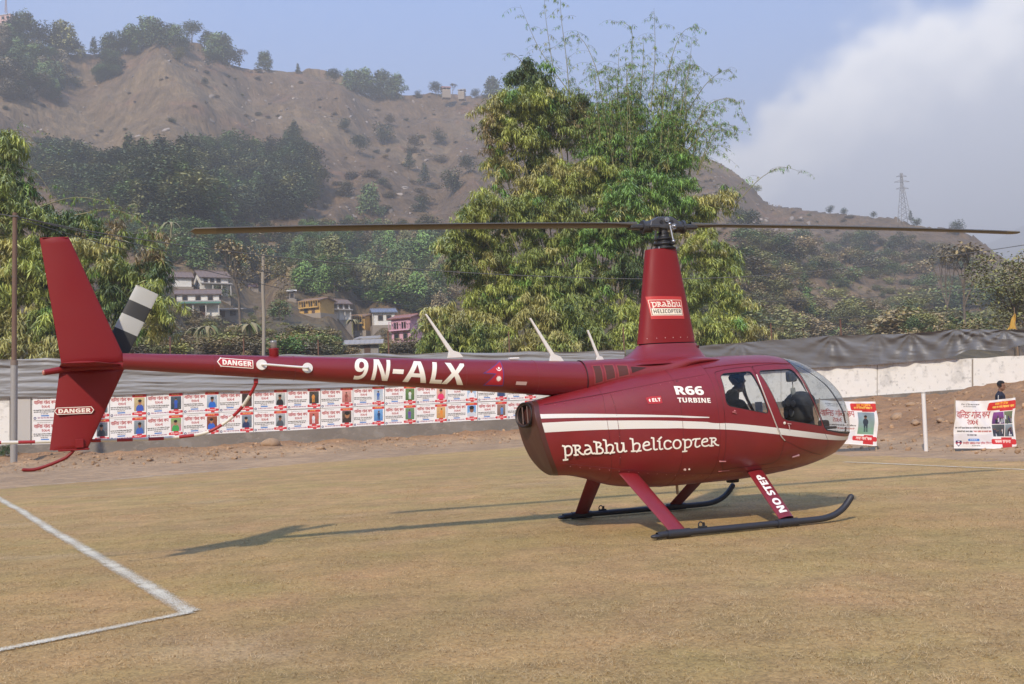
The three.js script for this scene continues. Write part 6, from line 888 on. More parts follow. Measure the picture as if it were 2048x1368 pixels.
{ // the boy behind the banner
  const b = at(2008, 897, 23.6); b.y = groundY(b.x, b.z); const p = thing('person', 'boy with short black hair in a navy jacket standing behind the four photo banner', 'person'); p.position.copy(b); p.rotation.y = -0.65; const topY = at(2008, 762, 23.6).y - b.y, s = topY / 1.42;
  p.scale.setScalar(s); const hd = [0.02, 1.18, 0];
  const B = [...headBones(hd, 1, 0.1), [[0, 1.10, 0], 0.047, [0.015, 1.22, 0], 0.046], [[0, 0.72, -0.06], 0.105, [0, 0.72, 0.06], 0.105], [[0, 0.82, 0], 0.095, [0, 1.04, 0], 0.095], [[0, 1.06, -0.1], 0.05, [0, 1.06, 0.1], 0.05]], A = [];
  for (const q of [1, -1]) { const S = [0, 1.06, 0.145 * q], E = [-0.01, 0.84, 0.18 * q], W_ = [0.06, 0.64, 0.17 * q]; A.push([S, 0.05, E, 0.04], [E, 0.04, W_, 0.033]); B.push([S, 0.04, E, 0.032], [E, 0.032, W_, 0.022], [[0, 0.70, 0.07 * q], 0.075, [0.015, 0.37, 0.08 * q], 0.05], [[0.015, 0.37, 0.08 * q], 0.05, [0, 0.06, 0.085 * q], 0.032], [[0, 0.04, 0.085 * q], 0.032, [0.12, 0.03, 0.095 * q], 0.026]); }
  const H_ = [1, -1].flatMap((q) => handBones([0.065, 0.635, 0.17 * q], [0.25, -0.95, 0], [0, 0.1, q], 1));
  part(p, 'body', mergeGeometries([skin(B, 0.011, 0.02), skin(H_, 0.005, 0.006)]), skinMat([0.23, 0.115, 0.07]));
  part(p, 'jacket', skin([[[0, 0.68, -0.06], 0.13, [0, 0.68, 0.06], 0.13], [[0, 0.8, 0], 0.125, [0, 1.04, 0], 0.115], [[0, 1.065, -0.11], 0.062, [0, 1.065, 0.11], 0.062], [[-0.01, 1.11, 0], 0.062, [0, 1.135, 0], 0.06], ...A], 0.011, 0.025), std(0.016, 0.018, 0.035, 0.85));
  part(p, 'sleeve_stripe', merge([1, -1].map((q) => tube([V(0.0, 1.115, 0.12 * q), V(0, 1.06, 0.198 * q), V(-0.006, 0.95, 0.208 * q), V(-0.01, 0.84, 0.224 * q)], 0.008, 16, 5))), std(0.65, 0.62, 0.58, 0.8));
  part(p, 'trousers', skin([[[0, 0.68, -0.05], 0.115, [0, 0.68, 0.05], 0.115], ...[1, -1].flatMap((q) => [[[0, 0.70, 0.07 * q], 0.09, [0.015, 0.37, 0.08 * q], 0.065], [[0.015, 0.37, 0.08 * q], 0.065, [0, 0.09, 0.085 * q], 0.05]])], 0.012, 0.02), std(0.03, 0.03, 0.04, 0.9));
  part(p, 'hair', hairMesh(hd, 1, 0.1, false), std(0.008, 0.006, 0.006, 0.8));
}

// ================================================================ plants
function leafShape(P, N, C, o, dir, up, L, Wd, col, fold = 0.25) {   // a pointed leaf of four faces
  const side = dir.clone().cross(up).normalize(), nn = side.clone().cross(dir).normalize(), b = [o, o.clone().addScaledVector(dir, L * 0.42).addScaledVector(side, Wd).addScaledVector(nn, -Wd * fold), o.clone().addScaledVector(dir, L).addScaledVector(nn, -L * 0.12), o.clone().addScaledVector(dir, L * 0.42).addScaledVector(side, -Wd).addScaledVector(nn, -Wd * fold)];
  for (const t of [[0, 1, 2], [0, 2, 3]]) for (const k of t) { P.push(b[k].x, b[k].y, b[k].z); N.push(nn.x + side.x * (k === 1 ? 0.4 : k === 3 ? -0.4 : 0), nn.y + 0.15, nn.z + side.z * (k === 1 ? 0.4 : k === 3 ? -0.4 : 0)); C.push(col[0], col[1], col[2]); }
}
function geoOf(P, N, C) { const g = new THREE.BufferGeometry(); g.setAttribute('position', new THREE.Float32BufferAttribute(P, 3)); g.setAttribute('normal', new THREE.Float32BufferAttribute(N, 3)); g.setAttribute('color', new THREE.Float32BufferAttribute(C, 3)); return g; }
const leafMat = new THREE.MeshPhysicalMaterial({ vertexColors: true, roughness: 0.62, side: THREE.DoubleSide, transmission: 0.34, thickness: 0, ior: 1.3 });
const farLeafMat = new THREE.MeshStandardMaterial({ vertexColors: true, roughness: 0.9, side: THREE.DoubleSide });
const tuftGeo = [0, 1, 2, 3].map((k) => { const r = rngOf(500 + k), P = [], N = [], C = []; for (let i = 0; i < 11; i++) { const a = r() * 6.283, el = -0.15 - 1.15 * r(), d = V(Math.cos(a) * Math.cos(el), Math.sin(el), Math.sin(a) * Math.cos(el)), v = 0.75 + 0.5 * r(); leafShape(P, N, C, V((r() - 0.5) * 0.22, (r() - 0.5) * 0.16, (r() - 0.5) * 0.22), d, V(0, 1, 0.01), 0.27 + 0.2 * r(), 0.022 + 0.012 * r(), [v, v, v * (0.9 + 0.2 * r())]); } return geoOf(P, N, C); });
const sprigGeo = [0, 1, 2, 3].map((k) => { const r = rngOf(540 + k), P = [], N = [], C = []; for (let i = 0; i < 3; i++) { const a = r() * 6.283, el = -0.3 - 0.9 * r(); leafShape(P, N, C, V(0, 0, 0), V(Math.cos(a) * Math.cos(el), Math.sin(el), Math.sin(a) * Math.cos(el)), V(0, 1, 0.01), 0.2 + 0.12 * r(), 0.018, [1, 1, 1]); } return geoOf(P, N, C); });
const TONES = { g: [0.25, 0.41, 0.09], y: [0.48, 0.52, 0.13], s: [0.57, 0.53, 0.19], d: [0.15, 0.215, 0.065], o: [0.37, 0.43, 0.115], b: [0.40, 0.31, 0.15] };
const culmMat = std(0.22, 0.2, 0.09, 0.6), culmPale = std(0.34, 0.36, 0.2, 0.6), twigMat = std(0.16, 0.13, 0.07, 0.85), barkMat = new THREE.MeshStandardMaterial({ color: rgb(0.16, 0.125, 0.095), roughness: 0.95, bumpMap: soilBump, bumpScale: 0.05 });
function tufts(parent, name, list, geos = tuftGeo) {   // list of [position, yaw, tilt, size, colour]
  const M = new THREE.Matrix4(), E_ = new THREE.Euler(), Q = new THREE.Quaternion();
  geos.forEach((g, k) => { const S = list.filter((_, i) => i % 4 === k); if (!S.length) return; const m = new THREE.InstancedMesh(g, leafMat, S.length); S.forEach(([p, a, t, s, c], i) => { E_.set(t * Math.sin(a), a * 3.7, t * Math.cos(a)); M.compose(p, Q.setFromEuler(E_), V(s, s, s)); m.setMatrixAt(i, M); m.setColorAt(i, rgb(...c)); }); m.name = name; m.userData.kind = 'stuff'; parent.add(m); });
}
function bamboo(name, label, base, blobs, seed, dens = 1, wisps = []) {
  const t = thing(name, label, 'bamboo'); const b0 = at(...base); b0.y = groundY(b0.x, b0.z); t.position.copy(b0); const r = rngOf(seed), L = [], sprigs = [], culms = [], twigs = [];
  for (const [px, py, rx, ry, dist, tone, k = 1] of blobs) {
    const c = at(px, py, dist), A = rx * dist / F, B = ry * dist / F, Cz = (A + B) * 0.42, n = Math.round(dens * k * 185 * Math.pow(A * B * Cz, 2 / 3) + 40);
    // every blob is a few boughs, each hung with drooping sprays
    const boughs = Math.max(7, Math.round(A * B * 17));
    for (let j = 0; j < boughs; j++) {
      const th = r() * 6.283, ph = Math.acos(2 * r() - 1), R = Math.pow(r(), 0.45), q = V(A * R * Math.sin(ph) * Math.cos(th), B * R * Math.cos(ph), Cz * R * Math.sin(ph) * Math.sin(th)).add(c);
      const out = V(q.x - c.x, 0.0, q.z - c.z).normalize(), len = 0.5 + 0.7 * r(), m = Math.max(3, Math.round(n / boughs)), tv = 0.75 + 0.5 * r(), mixed = r() < 0.22 ? TONES[['y', 'o', 's', 'g', 'd'][Math.floor(r() * 5)]] : TONES[tone];
      for (let i = 0; i < m; i++) { const f = i / m, p = q.clone().addScaledVector(out, (f - 0.4) * len).add(V((r() - 0.5) * 0.35, -0.55 * f * f * len + (r() - 0.5) * 0.3, (r() - 0.5) * 0.35)), w = tv * (0.8 + 0.4 * r()); L.push([p.sub(b0), r() * 6.283, 0.35 * r(), 0.75 + 0.48 * r(), mixed.map((v) => v * w)]); }
      if (j % 3 === 0) twigs.push(rod(c.clone().lerp(q, 0.25).sub(b0), q.clone().addScaledVector(out, 0.25).sub(b0), 0.014, 0.005, 4));
    }
    const foot = V(b0.x + (c.x - b0.x) * 0.45 + (r() - 0.5), b0.y, b0.z + (c.z - b0.z) * 0.5 + (r() - 0.5)), top = c.clone().add(V(0, B * 0.5, 0)), mid = foot.clone().lerp(top, 0.6).add(V((foot.x - top.x) * 0.16, 0.6, 0));
    culms.push(tube([foot, mid, top].map((v) => v.clone().sub(b0)), 0.04, 12, 6));
  }
  for (const [path, pale, every] of wisps) {   // long bare culms with thin arching side twigs
    const P = path.map(([x, y, d]) => at(x, y, d)), cv = new THREE.CatmullRomCurve3(P, false, 'centripetal'), len = cv.getLength(); const seg = 14;
    for (let i = 0; i < seg; i++) culms.push(rod(cv.getPointAt(i / seg).sub(b0), cv.getPointAt((i + 1) / seg).sub(b0), lerp(0.034, 0.006, i / seg), lerp(0.034, 0.006, (i + 1) / seg), 5));
    for (let s = len * 0.12; s < len; s += every * (0.6 + 0.8 * r())) {
      const o = cv.getPointAt(s / len), a = r() * 6.283, l = (0.5 + 1.3 * r()) * lerp(1.1, 0.6, s / len), d = V(Math.cos(a), 0.35 + 0.5 * r(), Math.sin(a) * 0.7), pts = []; for (let i = 0; i <= 5; i++) { const f = i / 5; pts.push(o.clone().addScaledVector(d, l * f).add(V(0, -0.75 * l * f * f, 0)).sub(b0)); }
      twigs.push(tube(pts, 0.0055, 6, 3)); for (let i = 1; i <= 5; i++) for (let q = 0; q < 2; q++) if (r() < 0.62) sprigs.push([pts[i].clone().add(V((r() - 0.5) * 0.12, -0.03, (r() - 0.5) * 0.12)), r() * 6.283, 0.3, 0.6 + 0.45 * r(), TONES[r() < 0.5 ? 'g' : 'o'].map((v) => v * (0.8 + 0.4 * r()))]);
    }
  }
  part(t, 'culms', merge(culms), culmMat); part(t, 'twigs', merge(twigs), twigMat); tufts(t, 'foliage', L); if (sprigs.length) tufts(t, 'sprigs', sprigs, sprigGeo); return t;
}
bamboo('bamboo_clump', 'tall yellow green bamboo clump behind the rotor mast, dark top left and feathery top right', [1190, 730, 56], [
  [1056, 145, 46, 34, 56, 'd', 1.3], [1080, 180, 55, 40, 56, 'o'], [1045, 205, 58, 40, 55, 'y'], [1105, 215, 60, 45, 56, 'o'], [1000, 215, 46, 30, 55, 's', 0.7], [1030, 262, 58, 44, 55, 'y'], [1090, 275, 70, 48, 56, 'o'], [985, 265, 34, 44, 55, 'b', 0.6], [1000, 330, 36, 46, 55, 's', 0.7], [1060, 325, 46, 30, 57, 'd', 0.6], [1130, 235, 50, 50, 57, 'b', 0.7],
  [1165, 215, 40, 50, 57, 'd', 0.8], [1200, 255, 60, 55, 57, 'g', 0.32], [1265, 230, 60, 60, 57, 'g', 0.32], [1320, 245, 58, 60, 57, 'g', 0.32], [1225, 310, 85, 60, 56, 'g'], [1310, 320, 80, 65, 56, 'g'], [1350, 370, 45, 65, 55, 'g'], [1270, 385, 85, 55, 54, 'g'], [1180, 350, 70, 50, 55, 'y'], [1120, 345, 60, 40, 55, 's'], [1340, 280, 50, 55, 56, 'g', 0.32],
  [1060, 370, 60, 30, 55, 's', 0.8], [980, 400, 55, 36, 53, 'y'], [935, 440, 55, 36, 53, 'y'], [905, 480, 38, 34, 53, 'o'], [960, 490, 70, 44, 54, 'o'], [1040, 430, 70, 46, 54, 'o'], [1100, 400, 60, 50, 54, 'y'], [1160, 430, 70, 50, 54, 'o'], [1240, 450, 75, 50, 54, 'g'], [1310, 440, 60, 48, 55, 'o'], [1180, 490, 60, 46, 54, 'g'], [1060, 500, 70, 48, 54, 'o'],
  [930, 525, 48, 30, 53, 'd', 0.9], [1000, 550, 70, 40, 54, 'y'], [1090, 560, 70, 44, 54, 'o'], [1180, 560, 75, 46, 54, 'o'], [1255, 540, 55, 50, 54, 'd'], [975, 600, 62, 34, 53, 'y'], [1060, 620, 80, 40, 53, 's'], [1160, 625, 80, 44, 53, 'o'], [1250, 620, 60, 50, 53, 'y'], [900, 625, 60, 30, 52, 's'], [880, 662, 60, 30, 52, 'o'], [960, 660, 70, 34, 52, 'y'], [1060, 675, 80, 34, 52, 's'], [1160, 680, 80, 34, 52, 'o'], [1250, 680, 60, 36, 52, 'y'], [930, 695, 90, 24, 52, 'o'],
  [1400, 430, 46, 44, 56, 'y', 0.7], [1440, 395, 44, 30, 56, 's', 0.5], [1400, 500, 58, 50, 55, 'y', 0.8], [1450, 520, 40, 40, 55, 'o', 0.6], [1410, 575, 62, 44, 54, 'o', 0.9], [1470, 590, 36, 32, 54, 'y', 0.6], [1430, 640, 66, 36, 53, 'y', 0.9], [1500, 650, 44, 24, 53, 's', 0.7], [1380, 670, 60, 24, 53, 'o']], 21, 1.0, [
  [[[1122, 250, 56], [1105, 130, 56], [1092, 40, 56], [1086, -40, 56]], 1, 0.42], [[[1142, 240, 56], [1133, 120, 56], [1122, 30, 56], [1120, -50, 56]], 1, 0.4], [[[1235, 230, 56], [1236, 150, 56], [1238, 100, 56]], 1, 0.34], [[[1262, 210, 56], [1264, 120, 56], [1258, 50, 56], [1220, 45, 56]], 1, 0.34], [[[1302, 220, 56], [1310, 110, 56], [1308, 16, 56]], 1, 0.26], [[[1325, 220, 56], [1345, 110, 56], [1370, 60, 57], [1398, 55, 58]], 1, 0.34], [[[1360, 230, 55], [1378, 140, 55], [1384, 75, 55]], 1, 0.3],
  [[[1370, 230, 56], [1420, 160, 57], [1462, 140, 58], [1468, 158, 58]], 1, 0.34], [[[1370, 280, 55], [1425, 205, 55], [1470, 200, 55], [1492, 245, 55]], 1, 0.24], [[[1375, 300, 55], [1430, 250, 55], [1462, 280, 55]], 1, 0.2], [[[1280, 200, 56], [1287, 110, 56], [1286, 70, 56]], 1, 0.3], [[[1210, 240, 56], [1190, 130, 56], [1150, 70, 57], [1100, 100, 58]], 1, 0.36], [[[1165, 220, 56], [1080, 100, 57], [1040, 10, 57]], 1, 0.5], [[[1460, 420, 56], [1530, 350, 57], [1575, 335, 58], [1604, 346, 58]], 1, 0.5], [[[1340, 220, 56], [1352, 150, 56], [1330, 105, 56]], 1, 0.28], [[[1060, 150, 56], [1030, 110, 56], [1003, 108, 56]], 1, 0.5],
  ...(() => { const r = rngOf(808); return Array.from({ length: 40 }, () => { const x = 1185 + 215 * r(), d = 54.5 + 3 * r(), ty = 120 + 150 * r(), dx = (x - 1280) * (0.15 + 0.35 * r()) + 26 * (r() - 0.5); return [[[x, 350, d], [x + dx * 0.4, (350 + ty) / 2, d], [x + dx, ty, d], [x + dx * 1.5 + 14, ty + 8, d]], 1, 0.13 + 0.08 * r()]; }); })()]);
bamboo('bamboo_clump', 'broad drooping bamboo clump behind the tail fin at the left edge', [70, 740, 47], [
  [-30, 300, 70, 60, 47, 'o'], [12, 290, 40, 40, 47, 'y', 0.8], [-20, 380, 70, 60, 46, 'o'], [30, 370, 44, 44, 47, 'd', 0.8], [40, 430, 60, 40, 46, 'o'], [-20, 470, 60, 60, 45, 's'], [95, 430, 55, 30, 47, 'd', 0.8], [150, 445, 60, 34, 47, 'd', 0.8], [80, 490, 70, 50, 46, 'y'], [40, 560, 70, 55, 45, 'y'], [110, 560, 70, 55, 46, 'o'], [180, 500, 62, 40, 46, 's', 0.8], [205, 460, 50, 26, 47, 'b', 0.7], [250, 470, 50, 22, 47, 'o', 0.6], [240, 535, 70, 36, 46, 'o'], [290, 545, 50, 34, 46, 'd', 0.9], [310, 500, 26, 44, 46, 'b', 0.6], [315, 595, 42, 40, 45, 'y', 0.9], [250, 590, 60, 36, 46, 'd'], [180, 590, 70, 44, 46, 'd'], [20, 640, 70, 50, 45, 's'], [90, 640, 60, 44, 45, 'o'], [60, 690, 110, 28, 44, 's'], [200, 660, 60, 34, 46, 'b', 0.6], [310, 650, 36, 30, 46, 's', 0.5], [-40, 580, 60, 70, 45, 'o'], [-30, 680, 60, 40, 45, 'd']], 22, 1.0, [[[[60, 420, 46], [150, 395, 47], [230, 410, 47], [300, 455, 47]], 0, 0.25], [[[20, 330, 47], [70, 345, 47], [110, 400, 47]], 0, 0.25], [[[150, 430, 46], [230, 420, 46], [290, 450, 46], [325, 510, 46]], 0, 0.2], [[[10, 270, 47], [40, 260, 47], [75, 290, 47]], 0, 0.25]]);

// ---- far and middle trees: a few prototypes, copied
function crown(seed, lobes, n, leaf, droop = 0) {   // lobes [x, y, z, rx, ry, rz]; unit height
  const r = rngOf(seed), P = [], N = [], C = [];
  const vol = lobes.map((l) => Math.cbrt(l[3] * l[4] * l[5]) ** 2), sum = vol.reduce((a, b) => a + b, 0);
  lobes.forEach(([x, y, z, a, b, c], k) => { const m = Math.round(n * vol[k] / sum), tone = 0.78 + 0.44 * r(); for (let i = 0; i < m; i++) { const th = r() * 6.283, u = 2 * r() - 1, q = Math.sqrt(1 - u * u), R = Math.pow(r(), 0.33) * (0.85 + 0.3 * r()), o = V(x + a * R * q * Math.cos(th), y + b * R * u, z + c * R * q * Math.sin(th)), d = V(q * Math.cos(th) + (r() - 0.5), (r() - 0.5) * 0.9 - droop, q * Math.sin(th) + (r() - 0.5)).normalize(), up = V(r() - 0.5, 1, r() - 0.5).normalize(), w = tone * (0.7 + 0.6 * r()); leafShape(P, N, C, o, d, up, leaf * (0.7 + 0.7 * r()), leaf * 0.34, [w, w, w * (0.85 + 0.3 * r())]); } });
  return geoOf(P, N, C);
}
const lobesOf = (seed, n, f) => { const r = rngOf(seed); return Array.from({ length: n }, (_, i) => f(i, r)); };
const trunkGeo = (h, r0, lean, seed, limbs = 4) => { const r = rngOf(seed), g = []; const P = [0, 0.35, 0.7, 1].map((t) => V(lean * t * t, h * t, lean * 0.4 * Math.sin(t * 4))); for (let i = 0; i < 3; i++) g.push(rod(P[i], P[i + 1], r0 * (1 - 0.27 * i), r0 * (1 - 0.27 * (i + 1)), 6)); for (let i = 0; i < limbs; i++) { const a = r() * 6.283, o = P[2].clone().lerp(P[1], r() * 0.7); g.push(rod(o, o.clone().add(V(Math.cos(a) * 0.2, 0.12 + 0.14 * r(), Math.sin(a) * 0.2)), r0 * 0.4, r0 * 0.14, 4)); } return merge(g); };
const PROTO = {
  round: [1, 2, 3].map((s) => ({ c: crown(s, lobesOf(s + 70, 10, (i, r) => { const a = i * 2.4, q = 0.22 * Math.sqrt(i / 9); return [q * Math.cos(a), 0.30 + 0.50 * r() * (1 - q), q * Math.sin(a), 0.15 + 0.09 * r(), 0.15 + 0.08 * r(), 0.15 + 0.09 * r()]; }), 1250, 0.058), t: trunkGeo(0.6, 0.024, 0.03, s) })),
  near: [21, 22].map((s) => ({ c: crown(s, lobesOf(s + 70, 26, (i, r) => { const a = i * 2.4, q = 0.30 * Math.sqrt(i / 25); return [q * Math.cos(a), 0.22 + 0.66 * r() * (1 - q), q * Math.sin(a), 0.08 + 0.07 * r(), 0.07 + 0.06 * r(), 0.08 + 0.07 * r()]; }), 5200, 0.024), t: trunkGeo(0.6, 0.022, 0.03, s, 6) })),
  tall: [4, 5, 6].map((s) => ({ c: crown(s, lobesOf(s + 70, 11, (i, r) => { const t = i / 10, q = 0.15 * (1 - t); return [q * (r() * 2 - 1), 0.28 + 0.64 * t, q * (r() * 2 - 1), 0.17 * (1 - 0.62 * t) * (0.8 + 0.4 * r()), 0.10, 0.17 * (1 - 0.62 * t) * (0.8 + 0.4 * r())]; }), 1000, 0.055, 0.3), t: trunkGeo(0.85, 0.018, 0.02, s, 2) })),
  feather: [7, 8, 9].map((s) => ({ c: crown(s, lobesOf(s + 70, 30, (i, r) => { const a = i * 2.4, lev = i / 30, q = (0.34 - 0.22 * lev) * (0.4 + 0.8 * r()), y = 0.16 + 0.76 * lev - 0.5 * q * q; return [q * Math.cos(a), y, q * Math.sin(a), 0.12, 0.10 + 0.06 * r(), 0.12]; }), 1500, 0.066, 0.7), t: merge(lobesOf(s, 6, (i, r) => { const a = i; return tube([V(0.04 * Math.cos(a), 0, 0.04 * Math.sin(a)), V(0.07 * Math.cos(a), 0.5, 0.07 * Math.sin(a)), V(0.2 * Math.cos(a), 0.85, 0.2 * Math.sin(a))], 0.007, 6, 4); })) })),
  shrub: [10, 11, 12].map((s) => ({ c: crown(s, lobesOf(s + 70, 8, (i, r) => { const a = i * 2.4, q = 0.55 * Math.sqrt(i / 8); return [q * Math.cos(a), 0.38 + 0.3 * r() * (1 - q), q * Math.sin(a), 0.34, 0.34 + 0.1 * r(), 0.34]; }), 800, 0.13), t: trunkGeo(0.5, 0.03, 0.1, s, 4) })),
  bare: [13, 14].map((s) => { const r = rngOf(s), g = [], tips = []; const grow = (o, d, l, w, k) => { const e = o.clone().addScaledVector(d, l); g.push(rod(o, e, w, w * 0.62, 4)); if (k === 0) { tips.push(e); return; } for (let i = 0; i < 3; i++) grow(e, d.clone().add(V((r() - 0.5) * 1.5, 0.25 + 0.3 * r(), (r() - 0.5) * 1.5)).normalize(), l * (0.6 + 0.2 * r()), w * 0.58, k - 1); }; grow(V(0, 0, 0), V(0.04, 1, 0), 0.36, 0.022, 4); return { c: crown(s, tips.map((p) => [p.x, p.y, p.z, 0.06, 0.05, 0.06]), 420, 0.045, 0.2), t: merge(g) }; }),
};
const matCache = new Map();
const leafTone = (c) => { const k = c.join(); if (!matCache.has(k)) matCache.set(k, new THREE.MeshStandardMaterial({ vertexColors: true, color: rgb(...c), roughness: 0.9, side: THREE.DoubleSide })); return matCache.get(k); };
const FAR = { dk: [0.088, 0.118, 0.050], gd: [0.135, 0.195, 0.06], gr: [0.19, 0.30, 0.075], yl: [0.33, 0.32, 0.10], br: [0.34, 0.26, 0.125], ol: [0.25, 0.245, 0.09], pu: [0.20, 0.165, 0.10] };
function tree(kind, tone, base, h, wide, seed, label, cat, group, name) {
  const t = thing(name, label, cat, group), P = PROTO[kind][seed % PROTO[kind].length]; t.position.copy(base); t.position.y -= 0.02 * h; t.rotation.y = seed * 2.399; t.scale.set(h * wide, h, h * wide);
  part(t, kind === 'feather' ? 'culms' : 'trunk', P.t, barkMat); part(t, 'crown', P.c, leafTone(FAR[tone])); return t;
}
// trees standing along the ridge line, left to right
[[28, 52, 60, 'round', 'dk', 'dark round tree right of the pink ridge building'], [75, 70, 62, 'round', 'dk', 'second dark tree from the pink building on the ridge'], [125, 95, 82, 'feather', 'ol', 'tall feathery bamboo on the ridge right of the dark corner trees'], [188, 100, 46, 'tall', 'dk', 'narrow tree standing in the ridge dip at the left'], [232, 100, 60, 'round', 'gd', 'leftmost tree of the big ridge clump'], [262, 92, 62, 'feather', 'gd', 'bamboo left in the big ridge clump'], [296, 88, 66, 'feather', 'gd', 'highest bamboo of the big ridge clump'], [334, 80, 46, 'round', 'dk', 'dark tree right of the highest ridge bamboo'], [384, 92, 50, 'round', 'gd', 'rounded tree in the middle right of the ridge clump'], [416, 106, 40, 'feather', 'dk', 'low bamboo on the ridge slope'], [446, 122, 66, 'feather', 'dk', 'arching bamboo at the right end of the ridge clump'], [478, 130, 40, 'bare', 'pu', 'thin leafless tree beside the arching ridge bamboo'], [530, 140, 44, 'feather', 'dk', 'separate small bamboo on the bare ridge'], [596, 146, 22, 'tall', 'dk', 'tiny lone tree on the ridge'], [668, 168, 36, 'round', 'dk', 'leftmost tree of the saddle grove'], [700, 176, 42, 'feather', 'gd', 'left bamboo of the saddle grove'], [730, 186, 58, 'feather', 'gd', 'tall bamboo in the middle of the saddle grove'], [764, 188, 58, 'feather', 'dk', 'right bamboo of the saddle grove'], [795, 186, 42, 'feather', 'gd', 'rightmost bamboo of the saddle grove'], [836, 184, 16, 'round', 'dk', 'small round bush on the ridge left of the little houses'], [872, 182, 32, 'round', 'dk', 'round tree just left of the red roofed ridge house'], [905, 184, 20, 'bare', 'pu', 'leafless tree between the ridge houses'], [950, 194, 20, 'round', 'dk', 'low bush on the ridge right of the little houses'], [985, 196, 50, 'feather', 'dk', 'dark bamboo on the ridge just left of the tall clump'], [1512, 356, 14, 'shrub', 'yl', 'grassy tuft on the right hand ridge shoulder'], [1660, 418, 17, 'round', 'dk', 'small round tree on the right ridge'], [1688, 420, 10, 'shrub', 'dk', 'low shrub on the right ridge'], [1747, 428, 13, 'round', 'dk', 'tiny tree on the ridge left of the pylon'], [1822, 444, 24, 'tall', 'dk', 'narrow tree on the ridge just right of the pylon'], [1834, 446, 14, 'shrub', 'dk', 'low dark shrub right of the pylon'], [1915, 468, 36, 'round', 'dk', 'round dark tree on the ridge near the right edge'], [218, 104, 52, 'feather', 'dk', 'dark bamboo low at the left end of the ridge clump'], [248, 108, 40, 'round', 'dk', 'dark bush under the left bamboo of the ridge clump'], [280, 100, 52, 'round', 'gd', 'green tree below the highest ridge bamboo'], [314, 92, 62, 'feather', 'dk', 'second highest bamboo of the ridge clump'], [352, 92, 50, 'feather', 'gd', 'bamboo at the top of the pale rocks'], [368, 108, 44, 'round', 'dk', 'dark bush just right of the pale rocks'], [432, 118, 60, 'feather', 'gd', 'arching bamboo left of the end of the ridge clump'], [460, 132, 46, 'round', 'dk', 'dark bush at the foot of the arching ridge bamboo'], [50, 78, 66, 'feather', 'dk', 'dark bamboo between the corner trees on the ridge'], [104, 92, 60, 'round', 'dk', 'dark tree under the tall feathery ridge bamboo'], [150, 100, 40, 'round', 'pu', 'dry tree left of the ridge dip'], [748, 200, 44, 'round', 'dk', 'dark bush at the foot of the saddle grove'], [715, 184, 50, 'feather', 'dk', 'dark bamboo left in the saddle grove'], [782, 196, 46, 'feather', 'dk', 'dark bamboo low in the saddle grove']]
  .forEach(([px, py, hp, kind, tone, label], i) => { const b = onHill(px, py + 3, 150), d = Math.hypot(b.x, b.z) * Math.cos(Math.atan2(b.x, -b.z)); tree(kind, tone, b, Math.max(1, (hp * 0.9 + 5) * d / F), kind === 'shrub' ? 0.8 : kind === 'tall' ? 1.0 : 1.25, i, label, kind === 'feather' ? 'bamboo' : 'tree', null, kind === 'feather' ? 'ridge_bamboo' : 'ridge_tree'); });
function inPoly(P, x, y) { let s = false; for (let i = 0, j = P.length - 1; i < P.length; j = i++) if ((P[i][1] > y) !== (P[j][1] > y) && x < (P[j][0] - P[i][0]) * (y - P[i][1]) / (P[j][1] - P[i][1]) + P[i][0]) s = !s; return s; }
function scatter(P, n, seed) { const r = rngOf(seed), xs = P.map((p) => p[0]), ys = P.map((p) => p[1]), x0 = Math.min(...xs), x1 = Math.max(...xs), y0 = Math.min(...ys), y1 = Math.max(...ys), o = []; let g = 0; while (o.length < n && g++ < n * 40) { const x = lerp(x0, x1, r()), y = lerp(y0, y1, r()); if (inPoly(P, x, y)) o.push([x, y, r]); } return o; }
const ORD = ['first', 'second', 'third', 'fourth', 'fifth', 'sixth', 'seventh', 'eighth', 'ninth', 'tenth', 'eleventh', 'twelfth', 'thirteenth', 'fourteenth', 'fifteenth', 'sixteenth'];
const TONE_WORD = { dk: 'dark', gd: 'mid green', gr: 'bright green', yl: 'yellowish', br: 'brown', ol: 'olive', pu: 'dry grey' };
function grove(P, n, seed, kinds, tones, hpx, place, cat, group, name) {   // trees one can pick out, each its own object, counted in rows from the left
  const L = scatter(P, n, seed).map(([x, y, r]) => ({ x, y, h: lerp(hpx[0], hpx[1], r()), kind: kinds[Math.floor(r() * kinds.length)], tone: tones[Math.floor(r() * tones.length)], w: 0.85 + 0.5 * r(), s: Math.floor(r() * 999) }));
  const ys = L.map((q) => q.y).sort((a, b) => a - b), rows = n > 12 ? 3 : 1, rowOf = (y) => rows === 1 ? 0 : Math.min(2, Math.floor(ys.indexOf(y) / L.length * 3));
  for (let k = 0; k < rows; k++) L.filter((q) => rowOf(q.y) === k).sort((a, b) => a.x - b.x).forEach((q, i) => { const b = onHill(q.x, q.y, 62), what = q.kind === 'feather' ? 'bamboo' : q.kind === 'shrub' ? 'bush' : 'tree'; tree(q.kind, q.tone, b, q.h * -b.z / F, q.w, q.s, `${TONE_WORD[q.tone]} ${what}, ${ORD[i]} from the left in the ${rows === 1 ? '' : ['back ', 'middle ', 'front '][k]}row ${place}`, what, group, name); });
}
